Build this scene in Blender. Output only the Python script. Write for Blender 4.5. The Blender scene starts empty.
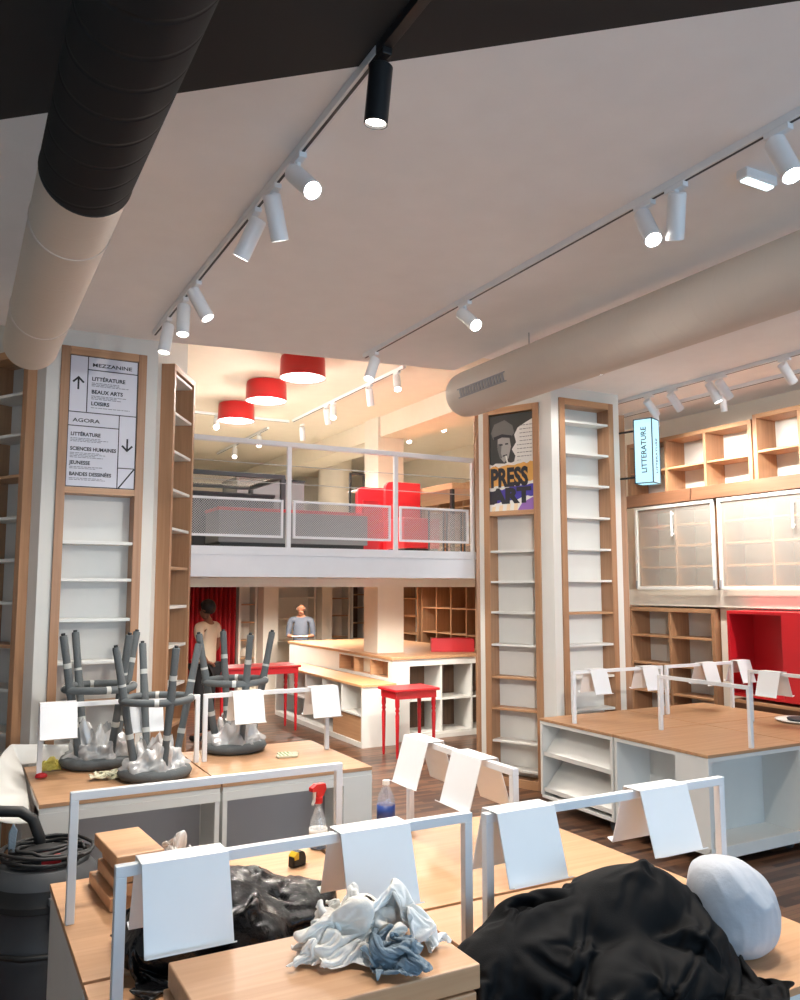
import bpy, bmesh, math, random
from mathutils import Vector, Matrix, noise as mnoise
random.seed(7)
PI = math.pi
S = bpy.context.scene
COL = S.collection

# ------------------------------------------------------------------ camera
H = 1.9
FPX = 823.0
PITCH = math.atan(87/FPX)
YAW = math.atan(448/math.hypot(FPX, 87))
cd = bpy.data.cameras.new('camera')
cam = bpy.data.objects.new('camera', cd)
COL.objects.link(cam)
cam.location = (0, 0, H)
cam.rotation_euler = (PI/2 + PITCH, 0, -YAW)
cd.sensor_fit = 'VERTICAL'
cd.sensor_height = 24.0
cd.lens = 24.0*FPX/1000
cd.clip_start = 0.05
S.camera = cam
_F = (math.sin(YAW), math.cos(YAW)); _R = (math.cos(YAW), -math.sin(YAW))

def ray(px, py):
    u = (px-400)/FPX; v = (500-py)/FPX
    fw = math.cos(PITCH)-v*math.sin(PITCH); up = math.sin(PITCH)+v*math.cos(PITCH)
    return (fw*_F[0]+u*_R[0], fw*_F[1]+u*_R[1], up)
def atX(px, py, x):
    d = ray(px, py); t = x/d[0]; return Vector((x, d[1]*t, H+d[2]*t))
def atY(px, py, y):
    d = ray(px, py); t = y/d[1]; return Vector((d[0]*t, y, H+d[2]*t))
def atZ(px, py, z):
    d = ray(px, py); t = (z-H)/d[2]; return Vector((d[0]*t, d[1]*t, z))

# ------------------------------------------------------------------ materials
def lin(c):
    return tuple((x/12.92 if x <= .04045 else ((x+.055)/1.055)**2.4) for x in c)
def rgb(r, g, b):
    return lin((r/255, g/255, b/255)) + (1,)
def base(name):
    m = bpy.data.materials.new(name); m.use_nodes = True
    nt = m.node_tree
    return m, nt, nt.nodes['Principled BSDF']
def plain(name, col, rough=.5, metal=0, var=.04, bump=0, bscale=60, spec=.5, coat=0):
    m, nt, b = base(name)
    N, L = nt.nodes, nt.links
    tc = N.new('ShaderNodeTexCoord'); no = N.new('ShaderNodeTexNoise')
    no.inputs['Scale'].default_value = bscale if bump else 6; no.inputs['Detail'].default_value = 4
    L.new(tc.outputs['Object'], no.inputs['Vector'])
    mx = N.new('ShaderNodeMix'); mx.data_type = 'RGBA'
    mx.inputs['A'].default_value = tuple(c*(1-var) for c in col[:3])+(1,)
    mx.inputs['B'].default_value = tuple(min(1, c*(1+var)) for c in col[:3])+(1,)
    L.new(no.outputs['Fac'], mx.inputs['Factor']); L.new(mx.outputs['Result'], b.inputs['Base Color'])
    b.inputs['Roughness'].default_value = rough; b.inputs['Metallic'].default_value = metal
    b.inputs['Specular IOR Level'].default_value = spec
    b.inputs['Coat Weight'].default_value = coat
    if bump:
        bp = N.new('ShaderNodeBump'); bp.inputs['Strength'].default_value = bump; bp.inputs['Distance'].default_value = .01
        L.new(no.outputs['Fac'], bp.inputs['Height']); L.new(bp.outputs['Normal'], b.inputs['Normal'])
    return m
def wood(name, c1, c2, axis=0, rough=.42, k=1.0):
    m, nt, b = base(name)
    N, L = nt.nodes, nt.links
    tc = N.new('ShaderNodeTexCoord'); mp = N.new('ShaderNodeMapping')
    sc = [38*k, 38*k, 38*k]; sc[axis] = 1.6*k
    mp.inputs['Scale'].default_value = sc
    L.new(tc.outputs['Object'], mp.inputs['Vector'])
    no = N.new('ShaderNodeTexNoise'); no.inputs['Scale'].default_value = 1.0; no.inputs['Detail'].default_value = 6; no.inputs['Distortion'].default_value = .6
    L.new(mp.outputs['Vector'], no.inputs['Vector'])
    cr = N.new('ShaderNodeValToRGB')
    cr.color_ramp.elements[0].position = .3; cr.color_ramp.elements[0].color = c1
    cr.color_ramp.elements[1].position = .7; cr.color_ramp.elements[1].color = c2
    L.new(no.outputs['Fac'], cr.inputs['Fac']); L.new(cr.outputs['Color'], b.inputs['Base Color'])
    b.inputs['Roughness'].default_value = rough
    return m
def emit(name, col, strength, base_v=.8):
    m, nt, b = base(name)
    b.inputs['Base Color'].default_value = (base_v, base_v, base_v, 1)
    b.inputs['Emission Color'].default_value = col; b.inputs['Emission Strength'].default_value = strength
    return m
def clear(name, tint, amount, rough=.08, haze=(.9, .9, .9, 1), hz=.1, bump=0):
    """thin clear sheet: transparent + gloss + a little haze"""
    m = bpy.data.materials.new(name); m.use_nodes = True
    nt = m.node_tree; N, L = nt.nodes, nt.links
    N.remove(N['Principled BSDF']); out = N['Material Output']
    tr = N.new('ShaderNodeBsdfTransparent'); tr.inputs['Color'].default_value = tint
    gl = N.new('ShaderNodeBsdfGlossy'); gl.inputs['Roughness'].default_value = rough
    df = N.new('ShaderNodeBsdfDiffuse'); df.inputs['Color'].default_value = haze
    m1 = N.new('ShaderNodeMixShader'); m1.inputs[0].default_value = hz
    m2 = N.new('ShaderNodeMixShader'); m2.inputs[0].default_value = amount
    L.new(tr.outputs[0], m1.inputs[1]); L.new(df.outputs[0], m1.inputs[2])
    L.new(m1.outputs[0], m2.inputs[1]); L.new(gl.outputs[0], m2.inputs[2]); L.new(m2.outputs[0], out.inputs['Surface'])
    if bump:
        tc = N.new('ShaderNodeTexCoord'); no = N.new('ShaderNodeTexNoise'); no.inputs['Scale'].default_value = 30
        bp = N.new('ShaderNodeBump'); bp.inputs['Strength'].default_value = bump
        L.new(tc.outputs['Object'], no.inputs['Vector']); L.new(no.outputs['Fac'], bp.inputs['Height'])
        L.new(bp.outputs['Normal'], gl.inputs['Normal']); L.new(bp.outputs['Normal'], df.inputs['Normal'])
    return m

M = {}
M['oak_x'] = wood('oak_x', rgb(178, 134, 98), rgb(196, 154, 116), 0)
M['oak_y'] = wood('oak_y', rgb(178, 134, 98), rgb(196, 154, 116), 1)
M['oak_z'] = wood('oak_z', rgb(160, 118, 86), rgb(178, 136, 102), 2)
M['beech'] = wood('beech', rgb(196, 148, 108), rgb(210, 164, 124), 0)
M['beech_y'] = wood('beech_y', rgb(206, 158, 110), rgb(222, 177, 128), 1)
M['ledge_wood'] = wood('ledge_wood', rgb(116, 80, 58), rgb(132, 92, 68), 1)
M['dark_wood'] = wood('dark_wood', rgb(84, 62, 48), rgb(108, 80, 60), 2)
M['white_lam'] = plain('white_laminate', rgb(226, 226, 222), .45)
M['white_metal'] = plain('white_powder_coat', rgb(236, 238, 240), .35)
M['cream'] = plain('cream_paint', rgb(238, 230, 216), .7)
M['wall'] = plain('wall_paint', rgb(222, 220, 214), .75)
M['ceil'] = plain('ceiling_paint', rgb(246, 245, 244), .85)
M['ceil_rear'] = plain('ceiling_rear_paint', rgb(240, 230, 212), .85)
M['ceil_black'] = plain('black_ceiling_paint', rgb(40, 39, 39), .8)
M['duct_black'] = plain('black_duct_paint', rgb(44, 43, 44), .5)
M['duct_white'] = plain('white_duct_paint', rgb(222, 212, 202), .6)
M['metal_grey'] = plain('grey_steel', rgb(168, 170, 174), .4, .3)
M['rail_grey'] = plain('rail_grey_paint', rgb(226, 227, 232), .4)
M['black'] = plain('black_plastic', rgb(28, 28, 30), .45)
M['vac_dark'] = plain('vacuum_tank', rgb(58, 60, 64), .5)
M['vac_grey'] = plain('vacuum_shoulder', rgb(74, 76, 79), .5)
M['rubber'] = plain('rubber', rgb(20, 20, 21), .55)
M['foam'] = plain('grey_foam', rgb(92, 97, 99), .8, bump=.3, bscale=90)
M['tape'] = plain('packing_tape', rgb(190, 192, 188), .3)
M['red'] = plain('red_lacquer', rgb(196, 28, 38), .35)
M['red_lamp'] = plain('red_lamp_shade', rgb(190, 24, 28), .3)
M['red_dark'] = plain('red_curtain', rgb(170, 18, 28), .7)
M['shaded_lam'] = plain('shaded_white_laminate', rgb(178, 178, 184), .6)  # white laminate greyed, the deep shade of the bays put into the colour
M['mid_grey'] = plain('mid_grey', rgb(118, 119, 124), .6)
M['dark_unit'] = plain('dark_display', rgb(52, 55, 60), .5)
M['trash'] = plain('black_bag_film', rgb(16, 16, 18), .22, bump=.5, bscale=38)
M['black_cloth'] = plain('black_cloth', rgb(9, 9, 11), .75, bump=.15, bscale=300, spec=.2)
M['grey_bag'] = plain('pale_grey_cloth', rgb(192, 194, 200), .8, bump=.2, bscale=40)
M['rag_white'] = plain('white_rag', rgb(246, 244, 240), .9, bump=.3, bscale=60)
M['rag_cream'] = plain('cream_rag', rgb(244, 237, 228), .9, bump=.3, bscale=60)
M['denim'] = plain('washed_denim', rgb(128, 143, 154), .9, bump=.3, bscale=160)
M['yellow'] = plain('yellow_cloth', rgb(228, 212, 110), .85, bump=.4, bscale=40)
M['tape_yellow'] = plain('yellow_plastic', rgb(224, 186, 40), .4)
M['glove'] = plain('glove_fabric', rgb(206, 202, 176), .9, bump=.4, bscale=50)
M['glove_green'] = plain('glove_stripe', rgb(120, 150, 104), .9)
M['ink'] = plain('black_ink', rgb(38, 38, 46), .6)
M['ink_grey'] = plain('grey_ink', rgb(140, 140, 150), .6)
M['sign_white'] = plain('sign_board', rgb(222, 222, 232), .45)
M['skin'] = plain('skin', rgb(186, 132, 104), .55)
M['skin_dark'] = plain('skin_tan', rgb(140, 92, 70), .55)
M['hair'] = plain('dark_hair', rgb(32, 24, 20), .6)
M['hair_grey'] = plain('grey_hair', rgb(120, 112, 104), .7)
M['shirt_cream'] = plain('cream_shirt', rgb(226, 206, 180), .85)
M['shirt_grey'] = plain('grey_blue_shirt', rgb(84, 90, 102), .85)
M['trousers'] = plain('dark_trousers', rgb(30, 29, 32), .85)
M['paper'] = plain('paper', rgb(236, 234, 228), .7)
M['pink'] = plain('purple_print', rgb(146, 104, 180), .6)
M['blue_print'] = plain('blue_print', rgb(70, 62, 170), .6)
M['navy_print'] = plain('navy_print', rgb(34, 32, 52), .6)
M['orange_print'] = plain('orange_print', rgb(236, 178, 92), .6)
M['peach_print'] = plain('peach_print', rgb(240, 216, 180), .6)
M['photo_dark'] = plain('photo_dark', rgb(58, 60, 58), .6)
M['photo_mid'] = plain('photo_mid', rgb(110, 110, 108), .6)
M['photo_light'] = plain('photo_light', rgb(170, 168, 164), .6)
M['lens'] = emit('lamp_lens', (1, .95, .88, 1), 28)
M['lens_soft'] = emit('lamp_lens_soft', (1, .94, .85, 1), 7)
M['lens_off'] = plain('lens_dark', rgb(190, 190, 190), .2)
M['diffuser'] = emit('lamp_diffuser', (1, .92, .84, 1), 2.6)
M['sign_glow'] = emit('sign_face', rgb(150, 214, 232), 1.05, .25)
M['exit_glow'] = emit('emergency_strip', (.75, .95, 1, 1), 2.2)
M['sign_frame'] = plain('sign_frame', rgb(24, 52, 70), .4)
M['glass'] = clear('clear_glass', (.95, .97, .96, 1), .06, .02, hz=.02)
M['milky'] = clear('milky_glass', (.97, .96, .93, 1), .04, .12, (.94, .91, .85, 1), .18)
M['wrap'] = clear('plastic_wrap', (.95, .96, .96, 1), .16, .18, (.95, .95, .95, 1), .42, bump=.8)
M['pet'] = clear('bottle_plastic', (.93, .96, .98, 1), .16, .06, (.9, .93, .96, 1), .20)
M['sheet_plastic'] = clear('bag_plastic', (.9, .9, .9, 1), .1, .25, (.88, .88, .86, 1), .7, bump=.5)
M['blue_liquid'] = plain('blue_liquid', rgb(40, 110, 150), .15)
M['bottle_label'] = plain('bottle_label', rgb(44, 70, 140), .4)
M['spray_red'] = plain('spray_red', rgb(214, 36, 36), .35)
M['window_glass'] = clear('window_glass', (1, 1, 1, 1), .05, .02, hz=0)

def parquet():
    m, nt, b = base('parquet'); N, L = nt.nodes, nt.links
    tc = N.new('ShaderNodeTexCoord'); mp = N.new('ShaderNodeMapping')
    L.new(tc.outputs['Object'], mp.inputs['Vector'])
    br = N.new('ShaderNodeTexBrick'); br.inputs['Scale'].default_value = 1
    br.inputs['Brick Width'].default_value = .42; br.inputs['Row Height'].default_value = .045
    br.inputs['Mortar Size'].default_value = .0012; br.offset = .37
    br.inputs['Color1'].default_value = rgb(56, 36, 27); br.inputs['Color2'].default_value = rgb(132, 98, 74)
    br.inputs['Mortar'].default_value = rgb(36, 22, 16); br.inputs['Bias'].default_value = -.15
    L.new(mp.outputs['Vector'], br.inputs['Vector'])
    no = N.new('ShaderNodeTexNoise'); mp2 = N.new('ShaderNodeMapping'); mp2.inputs['Scale'].default_value = (3, 60, 1)
    L.new(tc.outputs['Object'], mp2.inputs['Vector']); L.new(mp2.outputs['Vector'], no.inputs['Vector'])
    no.inputs['Detail'].default_value = 5
    mx = N.new('ShaderNodeMix'); mx.data_type = 'RGBA'; mx.blend_type = 'MULTIPLY'; mx.inputs['Factor'].default_value = .5
    L.new(br.outputs['Color'], mx.inputs['A']); L.new(no.outputs['Color'], mx.inputs['B'])
    mul = N.new('ShaderNodeMix'); mul.data_type = 'RGBA'; mul.blend_type = 'MULTIPLY'; mul.inputs['Factor'].default_value = 1
    mul.inputs['B'].default_value = (1.25, 1.15, 1.1, 1)
    L.new(mx.outputs['Result'], mul.inputs['A'])
    L.new(mul.outputs['Result'], b.inputs['Base Color'])
    b.inputs['Roughness'].default_value = .34
    return m
M['parquet'] = parquet()

def perforated():
    m = bpy.data.materials.new('perforated_sheet'); m.use_nodes = True
    nt = m.node_tree; N, L = nt.nodes, nt.links; b = N['Principled BSDF']
    b.inputs['Base Color'].default_value = rgb(178, 178, 180); b.inputs['Roughness'].default_value = .5
    out = N['Material Output']
    tc = N.new('ShaderNodeTexCoord'); sp = N.new('ShaderNodeSeparateXYZ'); L.new(tc.outputs['Object'], sp.inputs[0])
    def sn(sock):
        a = N.new('ShaderNodeMath'); a.operation = 'MULTIPLY'; a.inputs[1].default_value = 2*PI/.022
        L.new(sock, a.inputs[0]); s = N.new('ShaderNodeMath'); s.operation = 'SINE'; L.new(a.outputs[0], s.inputs[0]); return s.outputs[0]
    ad = N.new('ShaderNodeMath'); ad.operation = 'MULTIPLY'
    L.new(sn(sp.outputs[0]), ad.inputs[0]); L.new(sn(sp.outputs[2]), ad.inputs[1])
    gt = N.new('ShaderNodeMath'); gt.operation = 'GREATER_THAN'; gt.inputs[1].default_value = -.06
    L.new(ad.outputs[0], gt.inputs[0])
    tr = N.new('ShaderNodeBsdfTransparent'); mx = N.new('ShaderNodeMixShader')
    L.new(gt.outputs[0], mx.inputs[0]); L.new(b.outputs[0], mx.inputs[1]); L.new(tr.outputs[0], mx.inputs[2])
    L.new(mx.outputs[0], out.inputs['Surface'])
    return m
M['perforated'] = perforated()

def spiral(name, col, rough, st=.6):
    """spiral-wound duct: fine seams slanting round the tube"""
    m, nt, b = base(name); N, L = nt.nodes, nt.links
    tc = N.new('ShaderNodeTexCoord'); wv = N.new('ShaderNodeTexWave'); wv.bands_direction = 'DIAGONAL'
    wv.bands_direction = 'Y'; wv.inputs['Scale'].default_value = 2.2; wv.inputs['Distortion'].default_value = 0
    mp = N.new('ShaderNodeMapping'); mp.inputs['Rotation'].default_value = (0, 0, .35)
    L.new(tc.outputs['Object'], mp.inputs['Vector']); L.new(mp.outputs['Vector'], wv.inputs['Vector'])
    cr = N.new('ShaderNodeValToRGB'); cr.color_ramp.elements[0].position = .0; cr.color_ramp.elements[0].color = (0, 0, 0, 1)
    cr.color_ramp.elements[1].position = .06; cr.color_ramp.elements[1].color = (1, 1, 1, 1)
    L.new(wv.outputs['Color'], cr.inputs['Fac'])
    bp = N.new('ShaderNodeBump'); bp.inputs['Strength'].default_value = st; bp.inputs['Distance'].default_value = .006
    L.new(cr.outputs['Color'], bp.inputs['Height']); L.new(bp.outputs['Normal'], b.inputs['Normal'])
    b.inputs['Base Color'].default_value = col; b.inputs['Roughness'].default_value = rough; b.inputs['Specular IOR Level'].default_value = .2
    return m
M['spiral_black'] = spiral('spiral_black', rgb(40, 39, 40), .8)
M['spiral_white'] = spiral('spiral_white', rgb(224, 214, 202), .6, .12)

# ------------------------------------------------------------------ mesh builder
class MB:
    def __init__(s):
        s.v = []; s.f = []; s.m = []; s.cur = 0
    def add(s, vs, fs, T=None):
        o = len(s.v)
        for p in vs:
            p = Vector(p)
            s.v.append(T @ p if T else p)
        for f in fs:
            s.f.append([o+i for i in f]); s.m.append(s.cur)
        return s
    def mat(s, i):
        s.cur = i; return s
    def box(s, x0, y0, z0, x1, y1, z1, T=None):
        vs = [(x, y, z) for z in (z0, z1) for y in (y0, y1) for x in (x0, x1)]
        return s.add(vs, [(0, 2, 3, 1), (4, 5, 7, 6), (0, 1, 5, 4), (2, 6, 7, 3), (0, 4, 6, 2), (1, 3, 7, 5)], T)
    def prism(s, poly, a, b, axis=2, T=None):
        """extrude a 2-D polygon along an axis (0: poly=(y,z), 1: poly=(x,z), 2: poly=(x,y))"""
        def mk(p, t):
            return {0: (t, p[0], p[1]), 1: (p[0], t, p[1]), 2: (p[0], p[1], t)}[axis]
        n = len(poly)
        vs = [mk(p, a) for p in poly]+[mk(p, b) for p in poly]
        fs = [tuple(range(n)), tuple(range(2*n-1, n-1, -1))]
        fs += [(i, i+n, (i+1) % n+n, (i+1) % n) for i in range(n)]
        return s.add(vs, fs, T)
    def tube(s, pts, r, n=12, caps=True, closed=False):
        pts = [Vector(p) for p in pts]; k = len(pts)
        rs = r if isinstance(r, (list, tuple)) else [r]*k
        vs = []; prev = None
        for i, p in enumerate(pts):
            if closed:
                d = pts[(i+1) % k]-pts[i-1]
            else:
                d = pts[min(i+1, k-1)]-pts[max(i-1, 0)]
            d.normalize()
            if prev is None:
                a = d.cross(Vector((0, 0, 1)) if abs(d.z) < .9 else Vector((1, 0, 0)))
            else:
                a = prev-d*prev.dot(d)
            a.normalize(); prev = a; b = d.cross(a)
            for j in range(n):
                t = 2*PI*j/n
                vs.append(p+(a*math.cos(t)+b*math.sin(t))*rs[i])
        fs = []
        for i in range(k if closed else k-1):
            for j in range(n):
                i2 = (i+1) % k
                fs.append((i*n+j, i*n+(j+1) % n, i2*n+(j+1) % n, i2*n+j))
        if caps and not closed:
            fs.append(tuple(range(n-1, -1, -1))); fs.append(tuple((k-1)*n+j for j in range(n)))
        return s.add(vs, fs)
    def lathe(s, prof, n=32, c=(0, 0, 0), T=None):
        vs = []; fs = []; k = len(prof)
        for (r, z) in prof:
            for j in range(n):
                t = 2*PI*j/n
                vs.append((c[0]+r*math.cos(t), c[1]+r*math.sin(t), c[2]+z))
        for i in range(k-1):
            for j in range(n):
                fs.append((i*n+j, i*n+(j+1) % n, (i+1)*n+(j+1) % n, (i+1)*n+j))
        if prof[0][0] > 1e-6: fs.append(tuple(range(n-1, -1, -1)))
        if prof[-1][0] > 1e-6: fs.append(tuple((k-1)*n+j for j in range(n)))
        return s.add(vs, fs, T)
    def grid(s, fn, nu, nv, wrap=False):
        vs = [fn(i/(nu if wrap else nu-1), j/(nv-1)) for j in range(nv) for i in range(nu)]
        fs = []
        for j in range(nv-1):
            for i in range(nu if wrap else nu-1):
                i2 = (i+1) % nu
                fs.append((j*nu+i, j*nu+i2, (j+1)*nu+i2, (j+1)*nu+i))
        return s.add(vs, fs)
    def build(s, name, mat, parent=None, smooth=False, bevel=0, sub=0, solid=0, auto=None):
        me = bpy.data.meshes.new(name)
        me.from_pydata([tuple(p) for p in s.v], [], s.f)
        mats = mat if isinstance(mat, (list, tuple)) else [mat]
        for q in mats: me.materials.append(M[q])
        for p, i in zip(me.polygons, s.m): p.material_index = i
        bm = bmesh.new(); bm.from_mesh(me)
        bmesh.ops.remove_doubles(bm, verts=bm.verts, dist=1e-6) if smooth else None
        bmesh.ops.recalc_face_normals(bm, faces=bm.faces)
        bm.to_mesh(me); bm.free()
        if smooth:
            for p in me.polygons: p.use_smooth = True
            if auto is not None:
                try: me.set_sharp_from_angle(angle=auto)
                except Exception: pass
        o = bpy.data.objects.new(name, me); COL.objects.link(o)
        if parent is not None: o.parent = parent
        if solid:
            q = o.modifiers.new('Solidify', 'SOLIDIFY'); q.thickness = solid; q.offset = 0
        if bevel:
            q = o.modifiers.new('Bevel', 'BEVEL'); q.width = bevel; q.segments = 2; q.limit_method = 'ANGLE'; q.angle_limit = .7
        if sub:
            q = o.modifiers.new('Subsurf', 'SUBSURF'); q.levels = sub; q.render_levels = sub
        return o
def AUTO(): return .6
def tag(o, label, cat, group=None, kind=None):
    o['label'] = label; o['category'] = cat
    if group: o['group'] = group
    if kind: o['kind'] = kind
    return o
def thing(name, label, cat, loc=(0, 0, 0), rz=0, group=None):
    o = bpy.data.objects.new(name, None); COL.objects.link(o)
    o.location = loc; o.rotation_euler = (0, 0, rz); o.empty_display_size = .1
    return tag(o, label, cat, group)
def struct(name, mb, mat, label=None, **k):
    o = mb.build(name, mat, None, **k); o['kind'] = 'structure'
    if label: o['label'] = label
    return o
KIDS = {}
def copy_tree(o, parent=None):
    c = o.copy(); COL.objects.link(c)
    if parent is not None: c.parent = parent
    for ch in [x for x in list(COL.objects) if x.parent == o]:
        copy_tree(ch, c)
    return c
def text(name, body, size, loc, rot, mat, parent, sx=1.0, bold=0, align='LEFT'):
    cu = bpy.data.curves.new(name, 'FONT'); cu.body = body; cu.size = size
    cu.extrude = .0006; cu.offset = bold; cu.align_x = align; cu.resolution_u = 3
    cu.materials.append(M[mat])
    o = bpy.data.objects.new(name, cu); COL.objects.link(o)
    o.location = loc; o.rotation_euler = rot; o.scale = (sx, 1, 1)
    o.parent = parent
    return o
def light(name, kind, loc, energy, col, parent=None, rot=(0, 0, 0), size=.05, spot=None, blend=.5):
    l = bpy.data.lights.new(name, kind); l.energy = energy; l.color = col
    if kind == 'SPOT':
        l.spot_size = spot; l.spot_blend = blend; l.shadow_soft_size = size
    elif kind == 'POINT': l.shadow_soft_size = size
    o = bpy.data.objects.new(name, l); COL.objects.link(o); o.location = loc; o.rotation_euler = rot
    if parent is not None: o.parent = parent
    return o
WARM = (1, .95, .88); WARM2 = (1, .93, .83); NEUT = (1, .96, .90)

# ------------------------------------------------------------------ room shell
XL, XR, YF, YB = -2.0, 7.3, -3.0, 16.0
ZC, ZR, ZM = 3.7, 3.85, 4.2           # front, right and rear ceilings
DZ = 2.25                              # mezzanine deck
YM = 7.2
b = MB(); b.box(XL-.1, YF-.1, -.1, XR+.1, YB+.1, 0); struct('floor', b, 'parquet')
# front ceiling: white with a black painted band near the shopfront, split along a slanting line
b = MB()
eb = [(-2, 5.23), (.07, 3.39), (2.21, 1.49), (3.6, .26)]
b.prism([(-2, 5.23), (3.6, .26), (3.6, 5.70), (1.3, 6.03), (-2, 6.5)], ZC, ZC+.62)
b.mat(1).prism([(-2, -3), (3.6, -3), (3.6, .26), (-2, 5.23)], ZC, ZC+.62)
struct('ceiling', b, ['ceil', 'ceil_black'])
b = MB(); b.prism([(3.6, -3), (7.3, -3), (7.3, 7.6), (4.95, 7.6), (4.95, 5.75), (3.6, 5.70)], ZR, ZR+.45)
struct('ceiling_right', b, 'ceil')
b = MB(); b.prism([(-2, 5.6), (7.3, 5.6), (7.3, YB), (-2, YB)], ZM+.12, ZM+.2)
b.prism([(-2, 6.5), (1.3, 6.03), (3.6, 5.7), (4.95, 5.75), (4.95, 7.6), (7.3, 7.6), (7.3, YB), (-2, YB)], ZM, ZM+.12)
struct('ceiling_rear', b, 'ceil_rear')
b = MB(); b.box(XL-.1, YF, 0, XL, YB, 4.4); struct('wall_left', b, 'wall')
b = MB(); b.box(XR, YF, 0, XR+.1, YB, 4.4); struct('wall_right', b, 'cream')
b = MB(); b.box(XL, YB, 0, XR, YB+.1, 4.4); struct('wall_back', b, 'cream')
# shopfront behind the viewer: piers, lintel, two big panes
b = MB()
b.box(XL, YF-.1, 3.1, XR, YF, 4.4); b.box(XL, YF-.1, 0, XR, YF, .35)
for x0, x1 in ((-2, -1.6), (2.3, 2.8), (6.9, 7.3)): b.box(x0, YF-.1, .35, x1, YF, 3.1)
struct('wall_front', b, 'wall')
for i, (x0, x1) in enumerate(((-1.6, 2.3), (2.8, 6.9))):
    f = MB()
    for q in ((x0, .35, x0+.06, 3.1), (x1-.06, .35, x1, 3.1), (x0, .35, x1, .41), (x0, 3.04, x1, 3.1)):
        f.box(q[0], YF-.08, q[1], q[2], YF-.02, q[3])
    w = struct('window_%d' % (i+1), f, 'dark_unit')
    g = MB(); g.box(x0+.06, YF-.055, .41, x1-.06, YF-.05, 3.04); g.build('pane', 'window_glass', w)

# mezzanine slab with pale fascia
b = MB()
b.prism([(0, YM), (4.84, YM), (5.08, 7.62), (7.3, 7.62), (7.3, YB), (0, YB)], 2.0, DZ)
mz = struct('floor_mezzanine', b, 'cream', 'pale mezzanine slab between the two columns')
b = MB(); b.box(0, YM-.03, 1.99, 4.83, YM, 2.19); b.box(0, YM-.045, 2.185, 4.83, YM, DZ+.012)
struct('trim_1', b, 'rail_grey', 'pale grey metal fascia along the mezzanine edge')
b = MB(); b.box(0, 9.0, 1.9, 7.3, 9.12, 2.0); struct('trim_2', b, 'cream', 'shallow soffit beam under the mezzanine')

# hexagonal columns whose faces hold recessed bookcases
def column(name, poly, opens, z1, mat='wall'):
    b = MB(); n = len(poly); t = .02
    for i in range(n):
        p, q = Vector(poly[i]), Vector(poly[(i+1) % n])
        d = (q-p); L = d.length; d.normalize(); nrm = Vector((d.y, -d.x))
        T = Matrix.Translation((p.x, p.y, 0)) @ Matrix.Rotation(math.atan2(d.y, d.x), 4, 'Z')
        if i in opens:
            a0, a1, zt = opens[i]
            b.box(0, 0, 0, a0, t, z1, T); b.box(a1, 0, 0, L, t, z1, T); b.box(a0, 0, zt, a1, t, z1, T)
        else:
            b.box(0, 0, 0, L, t, z1, T)
    c = [sum(p[0] for p in poly)/n, sum(p[1] for p in poly)/n]
    b.prism([(c[0]+(p[0]-c[0])*.45, c[1]+(p[1]-c[1])*.45) for p in poly], 0, z1)
    return struct(name, b, mat)
def face_T(p, q):
    d = Vector(q)-Vector(p); L = d.length
    return math.atan2(d.y, d.x), d.normalized(), L

def bookcase(label, w, h, d, zs, loc, rz, wood_at=(), group=None, fw=.05, name='bookcase', mats=('oak_z', 'oak_x', 'white_lam', 'white_lam'), cols=1, st=.022, proud=.02, base_z=.0, plinth=.08):
    """open bookcase: origin at base middle of its front, depth towards +y"""
    t = thing(name, label, 'bookcase', loc, rz, group)
    zm, xm, sm, bm_ = mats
    for s in (-1, 1):
        b = MB(); x = s*(w/2-fw/2); b.box(x-fw/2, -proud, base_z, x+fw/2, d, h); b.build('side_panel', zm, t, bevel=.003)
    b = MB(); b.box(-w/2+fw, -proud, h-fw, w/2-fw, d, h); b.build('top_panel', xm, t, bevel=.003)
    b = MB(); b.box(-w/2+fw, -proud+.005, base_z, w/2-fw, d, base_z+plinth); b.build('plinth', xm, t, bevel=.003)
    b = MB(); b.box(-w/2+.01, d, base_z, w/2-.01, d+.012, h); b.build('back_panel', bm_, t)
    iw = w-2*fw
    for k in range(1, cols):
        x = -w/2+fw+iw*k/cols
        b = MB(); b.box(x-.016, -proud+.004, base_z+plinth, x+.016, d, h-fw); b.build('divider', zm, t, bevel=.002)
    for i, z in enumerate(zs):
        for k in range(cols):
            x0 = -w/2+fw+iw*k/cols+(.016 if k else 0); x1 = -w/2+fw+iw*(k+1)/cols-(.016 if k < cols-1 else 0)
            b = MB(); b.box(x0, -proud+.012, z-st/2, x1, d, z+st/2)
            b.build('shelf', xm if i in wood_at else sm, t, bevel=.002)
    return t

# left column
LC = [(.5, 6.05), (1.25, 6.05), (1.625, 6.70), (1.25, 7.35), (.5, 7.35), (.125, 6.70)]
column('column_left', LC, {0: (.09, .67, atY(100, 350, 6.05).z), 1: (.09, .65, 3.56), 5: (.09, .65, 3.56)}, 4.2)
zs2 = [atY(100, y, 6.05).z for y in (543, 580, 620, 662, 703, 744)]
zt2 = atY(100, 350, 6.05).z
bx = .88
bookcase('tall oak bookcase carrying the directory sign, on the front of the left column', .58, zt2, .15, [.25, .5]+zs2[::-1], (bx, 6.05, 0), 0, (3,), fw=.058)
b = MB()
zrail = atY(100, 491, 6.05).z
an, dd, L = face_T(LC[1], LC[2])
zs = [.3+.29*k for k in range(12)]
p = Vector(LC[1])+dd*.37
bookcase('narrow oak bookcase on the slanted right face of the left column', .56, 3.56, .15, zs, (p.x, p.y, 0), an, (2, 6), fw=.045, proud=.10)
an, dd, L = face_T(LC[5], LC[0])
p = Vector(LC[5])+dd*.37
zs = [.34+.29*k for k in range(12)]
bookcase('tall oak bookcase on the far left face of the left column', .56, 3.56, .15, zs, (p.x, p.y, 0), an, (1, 4, 8), fw=.055, proud=.07)

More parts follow.
